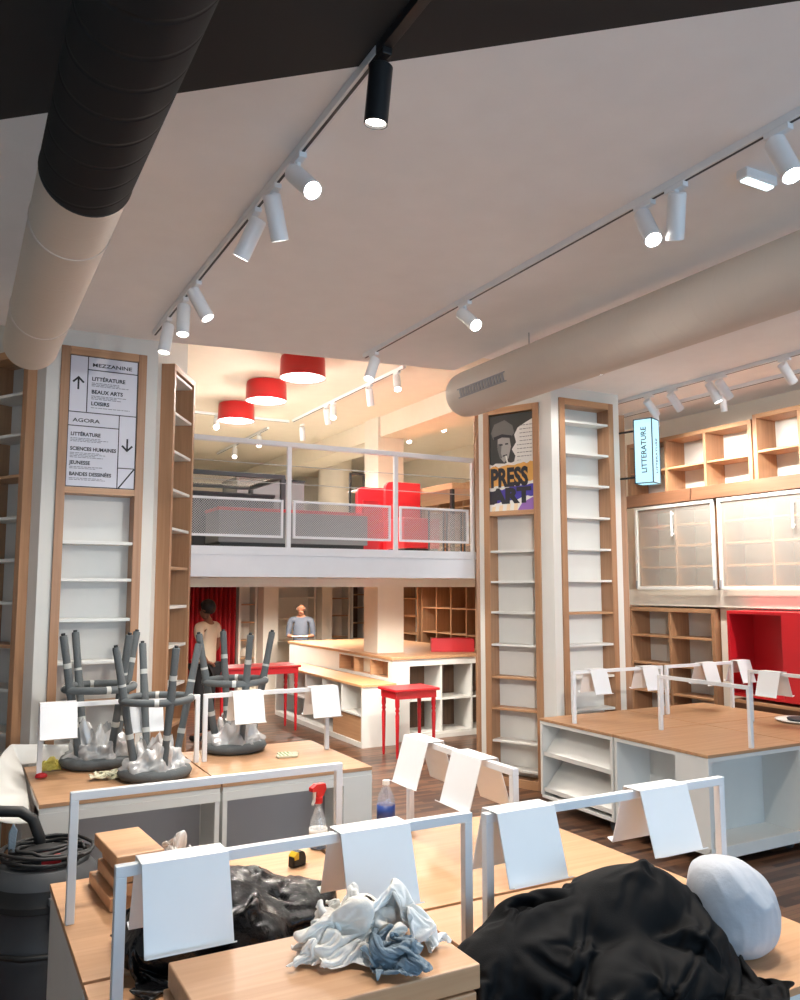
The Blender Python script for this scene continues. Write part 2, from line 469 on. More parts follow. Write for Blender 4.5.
# right column
RC = [(5.02, 6.2), (5.89, 6.2), (6.33, 6.9), (5.96, 7.6), (5.06, 7.6), (4.67, 6.93)]
RA_an, RA_d, RA_L = face_T(RC[5], RC[0])
c0 = atY(561.5, 500, 6.18).x; c1 = atY(615.5, 500, 6.18).x
column('column_right', RC, {0: (c0-5.02, c1-5.02, atY(592, 402, 6.2).z), 1: (.07, .70, 3.66), 5: (.06, .68, 3.70)}, 3.9)
zsB = [atY(592, y, 6.2).z for y in (424, 455, 486, 518, 549.5, 581, 613, 645, 677, 710, 742)]
bookcase('tall oak bookcase on the front face of the right column, beside the blue light sign', c1-c0, atY(592, 402, 6.2).z, .15, zsB[::-1], ((c0+c1)/2, 6.2, 0), 0, (4,), fw=.065)
p = Vector(RC[5])+RA_d*.37
A_Y = p.y
zsA = [atY(514, y, 6.55).z for y in (551, 582, 613, 646, 679, 711, 744, 772)]
bookcase('tall oak bookcase under the torn-paper poster on the right column', .62, 3.70, .15, zsA[::-1], (p.x, p.y, 0), RA_an, (2, 3), fw=.065)
an, dd, L = face_T(RC[1], RC[2])
p = Vector(RC[1])+dd*.385
bookcase('oak bookcase seen edge on at the right side of the right column', .60, 3.66, .15, zsB[::-1], (p.x, p.y, 0), an, (4,), fw=.05, proud=.075)
an, dd, L = face_T(RC[4], RC[5])
p = Vector(RC[5])-dd*.17
bookcase('oak bookcase edge at the left side of the right column, by the mezzanine rail', .26, 3.68, .02, [.4+.31*k for k in range(10)], (p.x, p.y, 0), an, (4,), fw=.04, proud=.035)

# ------------------------------------------------------------------ directory sign in the left bookcase
def directory():
    zt = zt2-.055; zb = zrail+.02; w = .464; h = zt-zb; y = 6.05-.004
    t = thing('directory_sign', 'white directory sign reading MEZZANINE and AGORA in the left bookcase', 'sign', (bx, y, zb))
    b = MB(); b.box(-w/2, 0, 0, w/2, .012, h); b.build('board', 'sign_white', t)
    b = MB(); b.box(-w/2-.001, -.014, -.045, w/2+.001, .14, -.002); b.build('support_rail', 'oak_x', t)
    g = MB(); lw = .006; e = -.0022
    def hl(u0, u1, v): g.box(-w/2+u0*w, e, h*(1-v)-lw/2, -w/2+u1*w, 0, h*(1-v)+lw/2)
    def vl(u, v0, v1): g.box(-w/2+u*w-lw/2, e, h*(1-v1), -w/2+u*w+lw/2, 0, h*(1-v0))
    hl(0, 1, .004); hl(0, 1, .996); vl(.006, 0, 1); vl(.994, 0, 1)
    vl(.26, 0, .43); hl(.26, 1, .105); hl(0, 1, .435); hl(0, .74, .54); vl(.74, .435, 1); hl(.74, 1, .84)
    p0 = Vector((-w/2+.745*w, 0, 0)); 
    g.prism([(-w/2+.745*w, .004), (-w/2+.77*w, .004), (-w/2+.995*w, h*.16-.004), (-w/2+.97*w, h*.16-.004)], e, 0, 1)
    g.build('grid_lines', 'ink', t)
    def arrow(u, v, up):
        a = MB(); x = -w/2+u*w; z = h*(1-v); s = 1 if up else -1
        a.box(x-.006, e, z-.045, x+.006, 0, z+.045)
        tip = z+s*.05
        for q in (-1, 1):
            a.prism([(x, tip), (x+q*.04, tip-s*.04), (x+q*.031, tip-s*.049), (x, tip-s*.018)], e, 0, 1)
        a.build('arrow', 'ink', t)
    arrow(.13, .215, True); arrow(.87, .66, False)
    R = (PI/2, 0, 0)
    def tx(s, u, v, size, sx=1.0, bold=.0): text('lettering', s, size, (-w/2+u*w, -.0012, h*(1-v)), R, 'ink', t, sx, bold)
    tx('MEZZANINE', .32, .078, .036, 1.36, .0006); tx('AGORA', .07, .51, .036, 1.42, .0006)
    for s, v in (('LITTÉRATURE', .185), ('BEAUX ARTS', .285), ('LOISIRS', .375)): tx(s, .32, v, .037, 1.0, .001)
    for s, v in (('LITTÉRATURE', .615), ('SCIENCES HUMAINES', .725), ('JEUNESSE', .83), ('BANDES DESSINÉES', .915)): tx(s, .05, v, .035, .92, .001)
    rnd = random.Random(3)
    for u, v, n in ((.32, .2, 3), (.32, .3, 3), (.32, .39, 1), (.05, .63, 3), (.05, .74, 4), (.05, .845, 2), (.05, .93, 2)):
        pr = MB()
        for k in range(n):
            x = -w/2+u*w; z = h*(1-v)-k*.0105-.004; end = x+(.27 if u > .2 else .28)*rnd.uniform(.6, .98)
            while x < end:
                l = rnd.uniform(.012, .03); pr.box(x, e, z-.0022, min(x+l, end), 0, z+.0022); x += l+.005
        pr.build('small_print', 'ink_grey', t)
directory()

# ------------------------------------------------------------------ poster in the right column bookcase
def poster():
    zt = 3.62; zb = atY(514, 511, 6.55).z+.01
    w = .49; h = zt-zb
    p = Vector(RC[5])+RA_d*.37
    t = thing('poster', 'torn-paper collage poster reading PRESS ART at the top of the right column', 'poster', (p.x+math.sin(RA_an)*.004, p.y-math.cos(RA_an)*.004, zb), RA_an)
    b = MB(); b.box(-w/2, 0, 0, w/2, .012, h); b.build('board', 'photo_dark', t)
    b = MB(); b.box(-w/2-.001, -.012, -.045, w/2+.001, .14, -.002); b.build('support_rail', 'oak_x', t)
    g = MB()
    def sh(mi, pts, lay):
        g.mat(mi).prism([(-w/2+u*w, h*(1-v)) for u, v in pts], -.0007*lay, 0, 1)
    rnd = random.Random(5)
    def torn(v, amp, n=14, slope=0):
        return [(i/n, v+slope*i/n+rnd.uniform(-amp, amp)) for i in range(n+1)]
    # photograph of a man in a flat cap (a plain generic figure)
    sh(1, [(.06, .60), (.02, .50), (.16, .43), (.50, .43), (.62, .52), (.62, .60)], 1)
    sh(3, [(.20, .24), (.46, .22), (.50, .34), (.44, .46), (.34, .50), (.24, .44), (.19, .34)], 2)
    sh(2, [(.20, .30), (.29, .30), (.27, .40), (.30, .45), (.25, .46), (.19, .36)], 3)
    sh(2, [(.04, .18), (.12, .09), (.36, .055), (.54, .12), (.58, .20), (.50, .24), (.30, .22), (.10, .25)], 3)
    sh(0, [(.10, .225), (.30, .20), (.52, .225), (.50, .25), (.30, .235), (.12, .26)], 4)
    sh(0, [(.24, .305), (.31, .305), (.31, .32), (.24, .32)], 4); sh(0, [(.37, .30), (.44, .30), (.44, .315), (.37, .315)], 4)
    sh(0, [(.31, .425), (.41, .415), (.41, .428), (.31, .438)], 4)
    sh(4, [(.37, .43), (.40, .43), (.43, .50), (.40, .50)], 5)
    # torn text paper
    edge = [(.66, .15), (.58, .22), (.62, .30), (.52, .37), (.60, .44), (.56, .52), (.48, .58)]
    sh(4, [(1, .07), (.86, .10)]+edge+[(1, .58)], 2)
    g.mat(2)
    for k in range(11):
        v = .13+k*.04; u0 = .70 if v < .3 else .64
        u = u0
        while u < .97:
            l = rnd.uniform(.03, .07); g.box(-w/2+u*w, -.0020, h*(1-v)-.003, -w/2+min(u+l, .98)*w, 0, h*(1-v)+.003); u += l+.015
    # bands
    sh(5, [(a, c) for a, c in torn(.535, .010, 12, -.03)]+torn(.775, .012, 12, -.05)[::-1], 3)
    sh(4, torn(.515, .010, 14, -.03)+torn(.545, .012, 14, -.03)[::-1], 4)
    sh(7, torn(.78, .008, 12, -.06)+torn(.94, .014, 12, -.07)[::-1], 4)
    sh(6, [(0, .79), (.20, .78), (.16, .95), (0, .96)], 5)
    sh(4, torn(.755, .010, 14, -.05)+torn(.79, .014, 14, -.06)[::-1], 6)
    sh(4, torn(.925, .012, 14, -.07)+[(1, 1), (0, 1)], 6)
    for k in range(4): sh(8, [(.06+k*.17, .955-k*.01), (.14+k*.17, .95-k*.01), (.12+k*.17, 1), (.04+k*.17, 1)], 7)
    sh(9, [(.74, .93), (.98, .875), (1, .87), (1, 1), (.64, 1)], 8)
    g.build('print', ['ink', 'photo_dark', 'photo_mid', 'photo_light', 'paper', 'orange_print', 'navy_print', 'blue_print', 'peach_print', 'pink'], t)
    text('lettering', 'PRESS', .25, (-w/2+.012, -.0055, h*(1-.745)), (PI/2, 0, 0), 'ink', t, .66, .012)
    text('lettering', 'ART', .20, (-w/2+.02, -.0055, h*(1-.918)), (PI/2, 0, 0), 'ink', t, 1.15, .012)
poster()

# ------------------------------------------------------------------ illuminated hanging sign
def blade_sign():
    y = 5.86; a = atY(646, 420, y); c = atY(646, 484, y)
    w = .19; h = a.z-c.z
    an = -1.17
    t = thing('light_sign', 'blue glowing box sign reading LITTERATURE on the right column', 'sign', (a.x, y, c.z), an)
    b = MB(); b.box(-w/2+.004, -w/2+.004, .004, w/2-.004, w/2-.004, h-.004); b.build('light_box', 'sign_glow', t)
    f = MB(); e = .009
    for sx in (-1, 1):
        for sy in (-1, 1):
            x = sx*(w/2-e/2); yy = sy*(w/2-e/2); f.box(x-e/2, yy-e/2, 0, x+e/2, yy+e/2, h)
    for z in (0, h-e):
        for s in (-1, 1):
            f.box(-w/2, s*(w/2-e/2)-e/2, z, w/2, s*(w/2-e/2)+e/2, z+e); f.box(s*(w/2-e/2)-e/2, -w/2, z, s*(w/2-e/2)+e/2, w/2, z+e)
    f.build('frame', 'sign_frame', t)
    text('lettering', 'LITTERATURE', .074, (.030, -w/2+.002, .10), (PI/2, -PI/2, 0), 'ink', t, 1.0, .001)
    text('lettering', 'LITTERATURE', .056, (w/2-.002, .026, .10), (PI/2, -PI/2, PI/2), 'ink', t, 1.0, .0004)
    # arms run back to the column edge
    E = Vector((5.86, 6.165)); d = E-Vector((a.x, y)); R2 = Matrix.Rotation(-an, 2); q = R2 @ d
    for z in (.07, h-.10):
        n = Vector((-q.y, q.x)).normalized()*.009; st = q.normalized()*.10
        b = MB(); b.prism([tuple(st+n), tuple(q+n), tuple(q-n), tuple(st-n)], z, z+.018, 2); b.build('bracket_arm', 'black', t)
blade_sign()

# ------------------------------------------------------------------ right wall fixtures (run along the wall x = 7.3)
FX = 7.0
RZ = -PI/2           # local x runs towards the viewer along -Y, local y into the wall (+X)
def wall_unit(y_far, y_near, z0, z1, zs, cols, label, group=None, name='bookcase', wood_at=None, depth=.27, fw=.045):
    n = len(zs)
    return bookcase(label, y_far-y_near, z1-z0, depth, [z-z0 for z in zs], (FX, (y_far+y_near)/2, z0), RZ, tuple(range(n)) if wood_at is None else wood_at, group, fw=fw, cols=cols, plinth=.03, name=name)
y1 = atX(628, 450, FX).y; y2 = atX(753, 430, FX).y
wall_unit(y1, y2+.01, 2.86, 3.58, [3.22], 3, 'high oak wall bookcase nearest the column on the right wall', 'high bookcases on the right wall')
wall_unit(y2-.01, y2-1.5, 2.86, 3.62, [3.24], 3, 'high oak wall bookcase at the right edge, above the brown ledge', 'high bookcases on the right wall')
# brown ledge
t = thing('wall_ledge', 'long brown wooden board over the glass-fronted cabinets on right wall', 'ledge', (FX, 0, 2.86))
b = MB(); b.prism([(-.09, -.04), (.01, -.04), (.01, .10), (-.07, .10)], 3.2, y1-1.0, 1); b.build('board', 'ledge_wood', t, bevel=.003)
b = MB(); b.prism([(-.09, -.04), (.01, -.04), (.01, .10), (-.07, .10)], y1-.98, y1+.05, 1); b.build('board', 'ledge_wood', t, bevel=.003)
# shelves behind the glass and glass doors
yd = [atX(636, 550, 6.93).y, atX(715, 550, 6.93).y, atX(719, 550, 6.93).y]
zd0, zd1 = 1.89, 2.80
wall_unit(yd[0]+.02, yd[1], zd0, zd1, [2.12, 2.35, 2.58], 2, 'oak cabinet behind the smaller glass door by the column', 'glass-fronted cabinets')
wall_unit(yd[2], yd[2]-1.75, zd0, zd1, [2.12, 2.35, 2.58], 3, 'oak cabinet behind the wide glass door at the right edge', 'glass-fronted cabinets')
def glass_door(yf, yn, label, cols):
    t = thing('glass_door', label, 'glass door', (FX-.06, (yf+yn)/2, zd0-.02), RZ, 'glass doors on the right wall')
    w = yf-yn; h = zd1-zd0+.03; e = .035
    b = MB()
    b.box(-w/2, -.02, 0, -w/2+e, .01, h); b.box(w/2-e, -.02, 0, w/2, .01, h)
    b.box(-w/2+e, -.02, 0, w/2-e, .01, e); b.box(-w/2+e, -.02, h-e, w/2-e, .01, h); b.build('door_frame', 'white_lam', t, bevel=.003)
    b = MB(); b.box(-w/2+e, -.008, e, w/2-e, -.002, h-e); b.build('pane', 'milky', t)
    b = MB(); b.box(.0, -.045, h-.36, .02, -.03, h-.08); b.box(0, -.03, h-.34, .02, -.008, h-.32); b.box(0, -.03, h-.12, .02, -.008, h-.1)
    b.build('handle', 'white_metal', t, bevel=.003)
    for s in (-1, 1):
        b = MB(); b.box(s*(w/2-.015)-.012, -.03, .02, s*(w/2-.015)+.012, -.02, .1); b.build('hinge', 'metal_grey', t)
glass_door(yd[0], yd[1], 'smaller white-framed milky glass door beside the right column', 2)
glass_door(yd[2], yd[2]-1.75, 'wide white-framed milky glass door at the right edge', 3)
b = MB(); b.box(FX+.02, 3.2, 1.69, XR, y1+.1, 1.87); b.box(FX-.01, 3.2, 1.69, FX+.02, y1+.1, 1.87); struct('trim_3', b, 'cream', 'cream band under the glass-fronted cabinets', bevel=.004)
# lower bookcase and red niche
yl = [atX(631, 650, FX).y, atX(717, 650, FX).y, atX(728, 650, 6.68).y, atX(783, 650, 6.68).y]
wall_unit(yl[0], yl[1], 0, 1.67, [.42, .73, 1.04, 1.35], 2, 'low two-column oak bookcase on the right wall by the red niche')
b = MB(); b.box(FX+.05, 3.2, 0, XR, yl[1]-.02, 1.69); struct('wall_panel', b, 'cream')
t = thing('red_niche', 'red lacquered open wall niche above the far display table', 'niche', (FX-.02, 0, .86), 0)
w0, w1, hh, dp = yl[2], yl[3]-.55, .81, .34
b = MB()
b.box(-.30, w0-.03, 0, .06, w0, hh); b.box(-.30, w1, 0, .06, w1+.03, hh); b.box(-.30, w1+.03, 0, .06, w0-.03, .03); b.box(-.30, w1+.03, hh-.03, .06, w0-.03, hh)
b.build('box_frame', 'red', t, bevel=.003)
b = MB(); b.box(.04, w1+.03, .03, .06, w0-.03, hh-.03); b.build('back_panel', 'red', t)
b = MB(); b.box(-.31, w1, 0, -.29, yl[3], hh); b.build('front_panel', 'red', t, bevel=.002)
b = MB(); b.lathe([(.0, 0), (.035, 0), (.035, .012), (0, .012)], 20, T=Matrix.Translation((.04, yl[3]+.10, hh-.26)) @ Matrix.Rotation(-PI/2, 4, 'Y')); b.build('cable_hole', 'black', t)
t = thing('wall_counter', 'low wooden counter against the right wall beneath the red niche', 'counter', (FX, 0, 0))
b = MB(); b.box(-.33, 3.2, .80, .04, w0-.02, .83); b.build('worktop', 'oak_y', t, bevel=.003)
b = MB(); b.box(-.31, 3.2, 0, .04, w0-.04, .80); b.build('body', 'ledge_wood', t)

# ------------------------------------------------------------------ display tables
def display_table(label, x0, x1, y0, y1, wood_mat='oak_x', left='panel', front='panel', right='panel', back='panel', group='white display tables with wooden tops'):
    w, d, h = x1-x0, y1-y0, .76
    t = thing('display_table', label, 'display table', ((x0+x1)/2, (y0+y1)/2, 0), 0, group)
    hw, hd = w/2, d/2
    b = MB(); b.box(-hw, -hd, h-.022, hw, hd, h); b.build('tabletop', wood_mat, t, bevel=.002)
    b = MB(); b.box(-hw+.004, -hd+.004, h-.05, hw-.004, hd-.004, h-.022); b.build('rim', 'white_lam', t)
    b = MB(); b.box(-hw+.01, -hd+.01, .09, hw-.01, hd-.01, .115); b.build('base_panel', 'white_lam', t, bevel=.002)
    e = .02
    zt = h-.05; zb = .115
    # inner core
    cx0, cx1 = -hw+.02, hw-.02; cy0, cy1 = -hd+.02, hd-.02
    if left in ('open', 'slope', 'half'): cx0 = -hw+.36
    if right in ('open', 'slope'): cx1 = hw-.36
    if front in ('open', 'bays', 'slope'): cy0 = -hd+.34
    if back == 'open': cy1 = hd-.3
    b = MB(); b.box(cx0, cy0, zb, cx1, cy1, zt); b.build('core_panel', 'white_lam', t)
    # corner stiles
    for sx in (-1, 1):
        for sy in (-1, 1):
            lx = .025; ly = .025
            b = MB(); X = sx*(hw-.018); Y = sy*(hd-.018)
            b.box(X-.014, Y-.014, zb, X+.014, Y+.014, zt); b.build('stile', 'white_lam', t, bevel=.002)
    def side(kind, ax, s):
        if kind == 'panel':
            b = MB()
            if ax == 0: b.box(s*(hw-.012)-.008, -hd+.03, zb, s*(hw-.012)+.008, hd-.03, zt)
            else: b.box(-hw+.03, s*(hd-.012)-.008, zb, hw-.03, s*(hd-.012)+.008, zt)
            b.build('side_panel', 'white_lam', t)
        elif kind == 'slope':
            for k in range(2):
                z0 = zb+.03+k*.30
                b = MB()
                if ax == 0:
                    b.prism([(s*(hw-.015), z0), (s*(hw-.015), z0+.035), (s*(hw-.03), z0+.02), (s*(hw-.24), z0+.24), (s*(hw-.25), z0+.225), (s*(hw-.03), z0)], -hd+.034, hd-.034, 1)
                else:
                    b.prism([(s*(hd-.015), z0), (s*(hd-.015), z0+.035), (s*(hd-.03), z0+.02), (s*(hd-.24), z0+.24), (s*(hd-.25), z0+.225), (s*(hd-.03), z0)], -hw+.034, hw-.034, 0)
                b.build('sloped_shelf', 'white_lam', t)
        elif kind == 'half':
            b = MB()
            if ax == 0: b.box(s*(hw-.012)-.008, -hd+.03, zb, s*(hw-.012)+.008, -hd+.30, zt)
            b.build('side_panel', 'white_lam', t)
        elif kind == 'open':
            b = MB()
            if ax == 1:
                b.box(-hw+.004, s*hd-.018 if s > 0 else -hd+.002, .06, hw-.004, s*hd-.002 if s > 0 else -hd+.018, .14)
            else:
                b.box(s*(hw-.01)-.008, -hd+.004, .06, s*(hw-.01)+.008, hd-.004, .14)
            b.build('lip', 'white_lam', t)
    side(left, 0, -1); side(right, 0, 1); side(front, 1, -1); side(back, 1, 1)
    for sx in (-1, 1):
        for sy in (-1, 1):
            b = MB(); X = sx*(hw-.09); Y = sy*(hd-.09)
            b.tube([(X-.014, Y, .04), (X+.014, Y, .04)], .04, 18); b.box(X-.022, Y-.012, .05, X+.022, Y+.012, .092)
            b.build('castor', 'vac_grey', t)
    return t

display_table('front left display table piled with wood boards and a bin bag', .39, 1.465, 1.65, 2.635, 'beech')
display_table('front right display table buried under the black cloth', 1.485, 2.60, 1.65, 2.635, 'beech')
display_table('second-row display table with the tape measure and red spray bottle', .39, 1.465, 2.655, 3.56, 'beech')
display_table('second-row display table beneath the pair of angled book rests, by the water bottle', 1.485, 2.60, 2.655, 3.56, 'beech')
display_table('left rear display table under the two wrapped stools by the directory sign', .46, 1.435, 4.84, 5.88, 'oak_x', front='bays')
display_table('left rear display table under the single wrapped stool and the gloves', 1.445, 2.42, 4.84, 5.88, 'oak_x', front='bays')
display_table('far right display table with sloped magazine shelves on its left end', 4.58, 5.57, 4.99, 5.90, 'oak_x', left='slope')
display_table('far right display table nearest the viewer, with an open bay', 4.58, 5.57, 4.06, 4.98, 'oak_x', left='half', front='open')
display_table('far right display table in front of the low oak bookcase', 5.58, 6.62, 4.99, 5.90, 'oak_x')
display_table('far right display table carrying the white dish at the right edge', 5.58, 6.62, 4.06, 4.98, 'oak_x', front='open')
# frames round the two bays of the left table fronts
for o in [x for x in COL.objects if x.get('category') == 'display table' and 'left rear' in x['label']]:
    b = MB(); hw = .4875; hd = .52
    for z0, z1 in ((.66, .709), (.06, .13)):
        b = MB(); b.box(-hw+.002, -hd+.001, z0, hw-.002, -hd+.028, z1); b.build('bay_frame', 'white_lam', o)
    b = MB(); b.box(-hw+.03, -hd+.335, .116, hw-.03, -hd+.34, .70); b.build('bay_back', 'shaded_lam', o)  # white back panel with the recess shade painted in as grey
    q = -1 if 'two wrapped' in o['label'] else 1
    xa, xb = sorted((q*(hw-.004), q*(hw-.20)))
    b = MB(); b.box(xa, -hd+.0005, .06, xb, -hd+.30, .7095); b.build('end_panel', 'white_lam', o)

# ------------------------------------------------------------------ rails and book rests
BZ = 1.195
def rail(label, p0, p1, z=BZ, e=.028):
    p0 = Vector(p0); p1 = Vector(p1); d = p1-p0; L = d.length; an = math.atan2(d.y, d.x)
    t = thing('display_rail', label, 'display rail', (p0.x, p0.y, .76), an, 'white display rails')
    h = z-.76
    for x in (e/2, L-e/2):
        b = MB(); b.box(x-e/2, -e/2, 0, x+e/2, e/2, h-e); b.build('post', 'white_metal', t, bevel=.002)
    b = MB(); b.box(0, -e/2, h-e, L, e/2, h); b.build('crossbar', 'white_metal', t, bevel=.002)
    return t
def saddle_mesh(w=.225, hgt=.202):
    th = .0035
    A = [(-.128, -hgt+.010), (-.103, -hgt), (-.040, .004), (.040, .004), (.103, -hgt), (.128, -hgt+.010)]
    b = MB()
    # sheet profile with thickness
    out = []; inn = []
    for i, p in enumerate(A):
        p = Vector(p); q0 = Vector(A[max(i-1, 0)]); q1 = Vector(A[min(i+1, len(A)-1)])
        t_ = (q1-q0).normalized(); n_ = Vector((-t_.y, t_.x))
        out.append(p+n_*th/2); inn.append(p-n_*th/2)
    for i in range(len(A)-1):
        b.prism([tuple(out[i]), tuple(out[i+1]), tuple(inn[i+1]), tuple(inn[i])], -w/2, w/2, 0)
    return b
SAD = None
def saddle(label, loc, rz, w=.25, hgt=.29, sx=1):
    global SAD
    if SAD is None:
        SAD = saddle_mesh().build('book_rest', 'white_metal')
        o = SAD
    else:
        o = SAD.copy(); COL.objects.link(o)
    o.location = loc; o.rotation_euler = (0, 0, rz); o.scale = (sx, 1, 1)
    tag(o, label, 'book rest', 'bent white metal book rests')
    return o
def saddle_x(label, px, y, z=BZ, sx=1):
    x = atY(px, 500, y).x; saddle(label, (x, y, z+.001), 0, sx=sx)

rail('white rail in the middle of the front group, behind the bin bag, without book rests', (.395, 3.12), (1.42, 3.12))
rail('white rail on the front left display table carrying two book rests', (.40, 2.26), (1.475, 2.26))
rail('white rail on the front right display table behind the black cloth', (1.50, 2.22), (2.57, 2.22))
rail('white rail running away from the viewer behind the water bottle', (1.97, 2.69), (1.97, 3.55))
rail('left white rail on the left rear display tables, in front of the directory sign', (.50, 5.5), (1.475, 5.5))
rail('right white rail on the left rear display tables, beside the gloves', (1.50, 5.5), (2.40, 5.5))
rail('white rail along the back of the far right display tables, nearest the column', (4.64, 5.52), (5.68, 5.52))
rail('white rail along the back of the far right display tables, before the red niche', (5.72, 5.52), (6.60, 5.52))
rail('bare white rail running away across the far right display tables', (5.06, 4.08), (5.06, 4.96))
rail('white rail at the right edge carrying one book rest', (6.06, 4.08), (6.06, 4.90))
saddle_x('large book rest at lower left, in front of the bin bag', 192, 2.26)
saddle_x('book rest behind the pile of rags', 371, 2.26)
saddle_x('book rest rising left behind the black cloth', 514, 2.22)
saddle_x('book rest rising right behind the black cloth, beside the grey bag', 646, 2.22)
saddle('book rest nearest the viewer on the rail behind the water bottle', (1.97, 2.98, BZ+.001), -PI/2)
saddle('book rest standing right behind the water bottle on the receding rail', (1.97, 3.41, BZ+.001), -PI/2)
for px, lab in ((67, 'leftmost book rest, above the yellow cloth'), (151, 'book rest glimpsed between the legs of the middle stool'), (250, 'book rest beside the right-hand wrapped stool'), (324, 'book rest above the striped gloves')):
    saddle_x(lab, px, 5.5, sx=.93)
for px, lab in ((591, 'book rest by the post at the left end of the far right tables'), (641, 'second book rest from the left on the far right tables'), (699, 'third book rest from the left, before the low oak bookcase'), (733, 'book rest directly in front of the red niche')):
    saddle_x(lab, px, 5.52, sx=.80)
saddle('book rest at the right edge above the white dish', (6.06, 4.66, BZ+.001), -PI/2, sx=.9)

# ------------------------------------------------------------------ ducts
t = thing('air_duct', 'long overhead spiral duct at upper left, black then white', 'air duct', (.345, 0, 3.35))
r = .155
b = MB(); b.tube([(0, -2.9, 0), (0, 2.95, 0)], r+.002, 48, caps=False); b.build('black_section', 'spiral_black', t, smooth=True)
b = MB(); b.tube([(0, 2.95, 0), (0, 5.30, 0)], r, 48, caps=False); b.tube([(0, 2.95, 0), (0, 5.30, 0)], r-.006, 48, caps=False)
b.build('white_section', 'spiral_white', t, smooth=True)
b = MB(); b.tube([(r*math.cos(a)*1.005, 2.955, r*math.sin(a)*1.005) for a in [2*PI*k/48 for k in range(48)]], .004, 6, closed=True); b.build('joint_ring', 'duct_black', t, smooth=True)
b = MB(); b.tube([(0, 5.20, 0), (0, 5.29, 0)], r-.007, 40); b.build('end_cap', 'duct_white', t)
for y in (3.4, 4.6):
    b = MB(); b.tube([(0, y, r), (0, y, .35)], .004, 6); b.build('hanger', 'metal_grey', t)
    b = MB(); b.tube([(r*math.cos(a)*1.01, y, r*math.sin(a)*1.01) for a in [2*PI*k/40 for k in range(40)]], .003, 6, closed=True); b.build('hanger_ring', 'duct_white', t)
t = thing('air_duct', 'white overhead duct with a grey vent crossing the upper right', 'air duct', (3.50, 0, 3.41))
r = .18
b = MB(); b.tube([(0, -2.9, 0), (0, 5.30, 0), (0, 5.38, 0), (0, 5.42, 0)], [r, r, r*.97, r*.88], 48); b.build('tube', 'spiral_white', t, smooth=True, auto=.9)
for y in (4.55, 2.2, .5):
    b = MB(); b.tube([(0, y, r), (0, y, .28)], .004, 6); b.build('hanger', 'metal_grey', t)
# vent grille on the lower left flank
b = MB(); a0 = PI+.25
T = Matrix.Rotation(-(a0-PI), 4, 'Y')
for k in range(16):
    y = 4.62+k*.036
    b.box(-r-.006, y, -.028, -r+.012, y+.022, .028, T)
b.box(-r-.004, 4.60, -.036, -r+.01, 5.21, -.028, T); b.box(-r-.004, 4.60, .028, -r+.01, 5.21, .036, T)
b.build('vent_grille', 'metal_grey', t)

# ------------------------------------------------------------------ tracks and spotlights
def track(label, p0, p1, z, mat='white_metal', split=None):
    p0 = Vector(p0); p1 = Vector(p1); d = p1-p0; L = d.length; an = math.atan2(d.y, d.x)
    t = thing('lighting_track', label, 'lighting track', (p0.x, p0.y, z), an, 'ceiling lighting tracks')
    if split:
        b = MB(); b.box(0, -.018, -.034, split, .018, 0); b.build('channel', 'black', t, bevel=.002)
        b = MB(); b.box(split, -.018, -.034, L, .018, 0); b.build('channel', mat, t, bevel=.002)
    else:
        b = MB(); b.box(0, -.018, -.034, L, .018, 0); b.build('channel', mat, t, bevel=.002)
    b = MB(); b.box(split or 0.01, -.006, -.0355, L-.01, .006, -.034); b.build('slot', 'vac_dark', t)
    return t
track('lighting track on the front ceiling, second from the left duct, black at its near end', (1.17, -1.0), (1.17, 5.80), ZC, split=3.3)
track('lighting track on the front ceiling between the left track and the white duct', (2.73, -1.0), (2.73, 5.62), ZC)
track('lighting track on the right ceiling in front of the high bookcases', (6.08, 0), (6.08, 6.5), ZR)
track('thin far lighting track nearest the right wall', (6.62, 0), (6.62, 6.9), ZR)
track('lighting track over the mezzanine right of the red lamps', (4.03, 7.35), (4.03, 10.55), ZM)
track('lighting track across the mezzanine ceiling behind the red lamps', (1.2, 10.62), (4.0, 10.62), ZM)
track('far lighting track over the mezzanine beside the white duct end', (5.66, 8.0), (5.66, 10.9), ZM)
track('short lighting track glimpsed beside the left column top', (1.66, 6.3), (1.66, 8.6), ZM)
track('far lighting track over the black glass table', (3.9, 11.2), (3.9, 13.8), ZM)

PROTO = {}
def spot_proto(kind):
    mat = 'black' if kind == 'black' else 'white_metal'
    t = thing('track_spotlight', 'x', 'spotlight', (0, 0, 0), 0, 'track spotlights')
    b = MB(); b.box(-.017, -.055, -.024, .017, .055, 0); b.build('adapter', mat, t, bevel=.003)
    b = MB(); b.tube([(0, 0, -.024), (0, 0, -.075)], .011, 12); b.build('stem', mat, t, smooth=True, auto=.7)
    can = MB(); can.lathe([(0, .05), (.034, .05), (.04, .044), (.04, -.15), (.036, -.15), (.036, -.135), (0, -.135)], 32)
    c = can.build('can', mat, t, smooth=True, auto=.6); c.location = (0, 0, -.085)
    l = MB(); l.lathe([(0, -.137), (.035, -.137), (.035, -.141), (.02, -.146), (0, -.147)], 24)
    l.build('lens', {'on': 'lens', 'soft': 'lens_soft', 'black': 'lens_soft', 'off': 'lens_soft'}[kind], c, smooth=True)
    if kind != 'dead':
        light('bulb', 'SPOT', (0, 0, -.155), 60, WARM, c, size=.03, spot=1.75, blend=.9)
    return t
SPOTN = 0
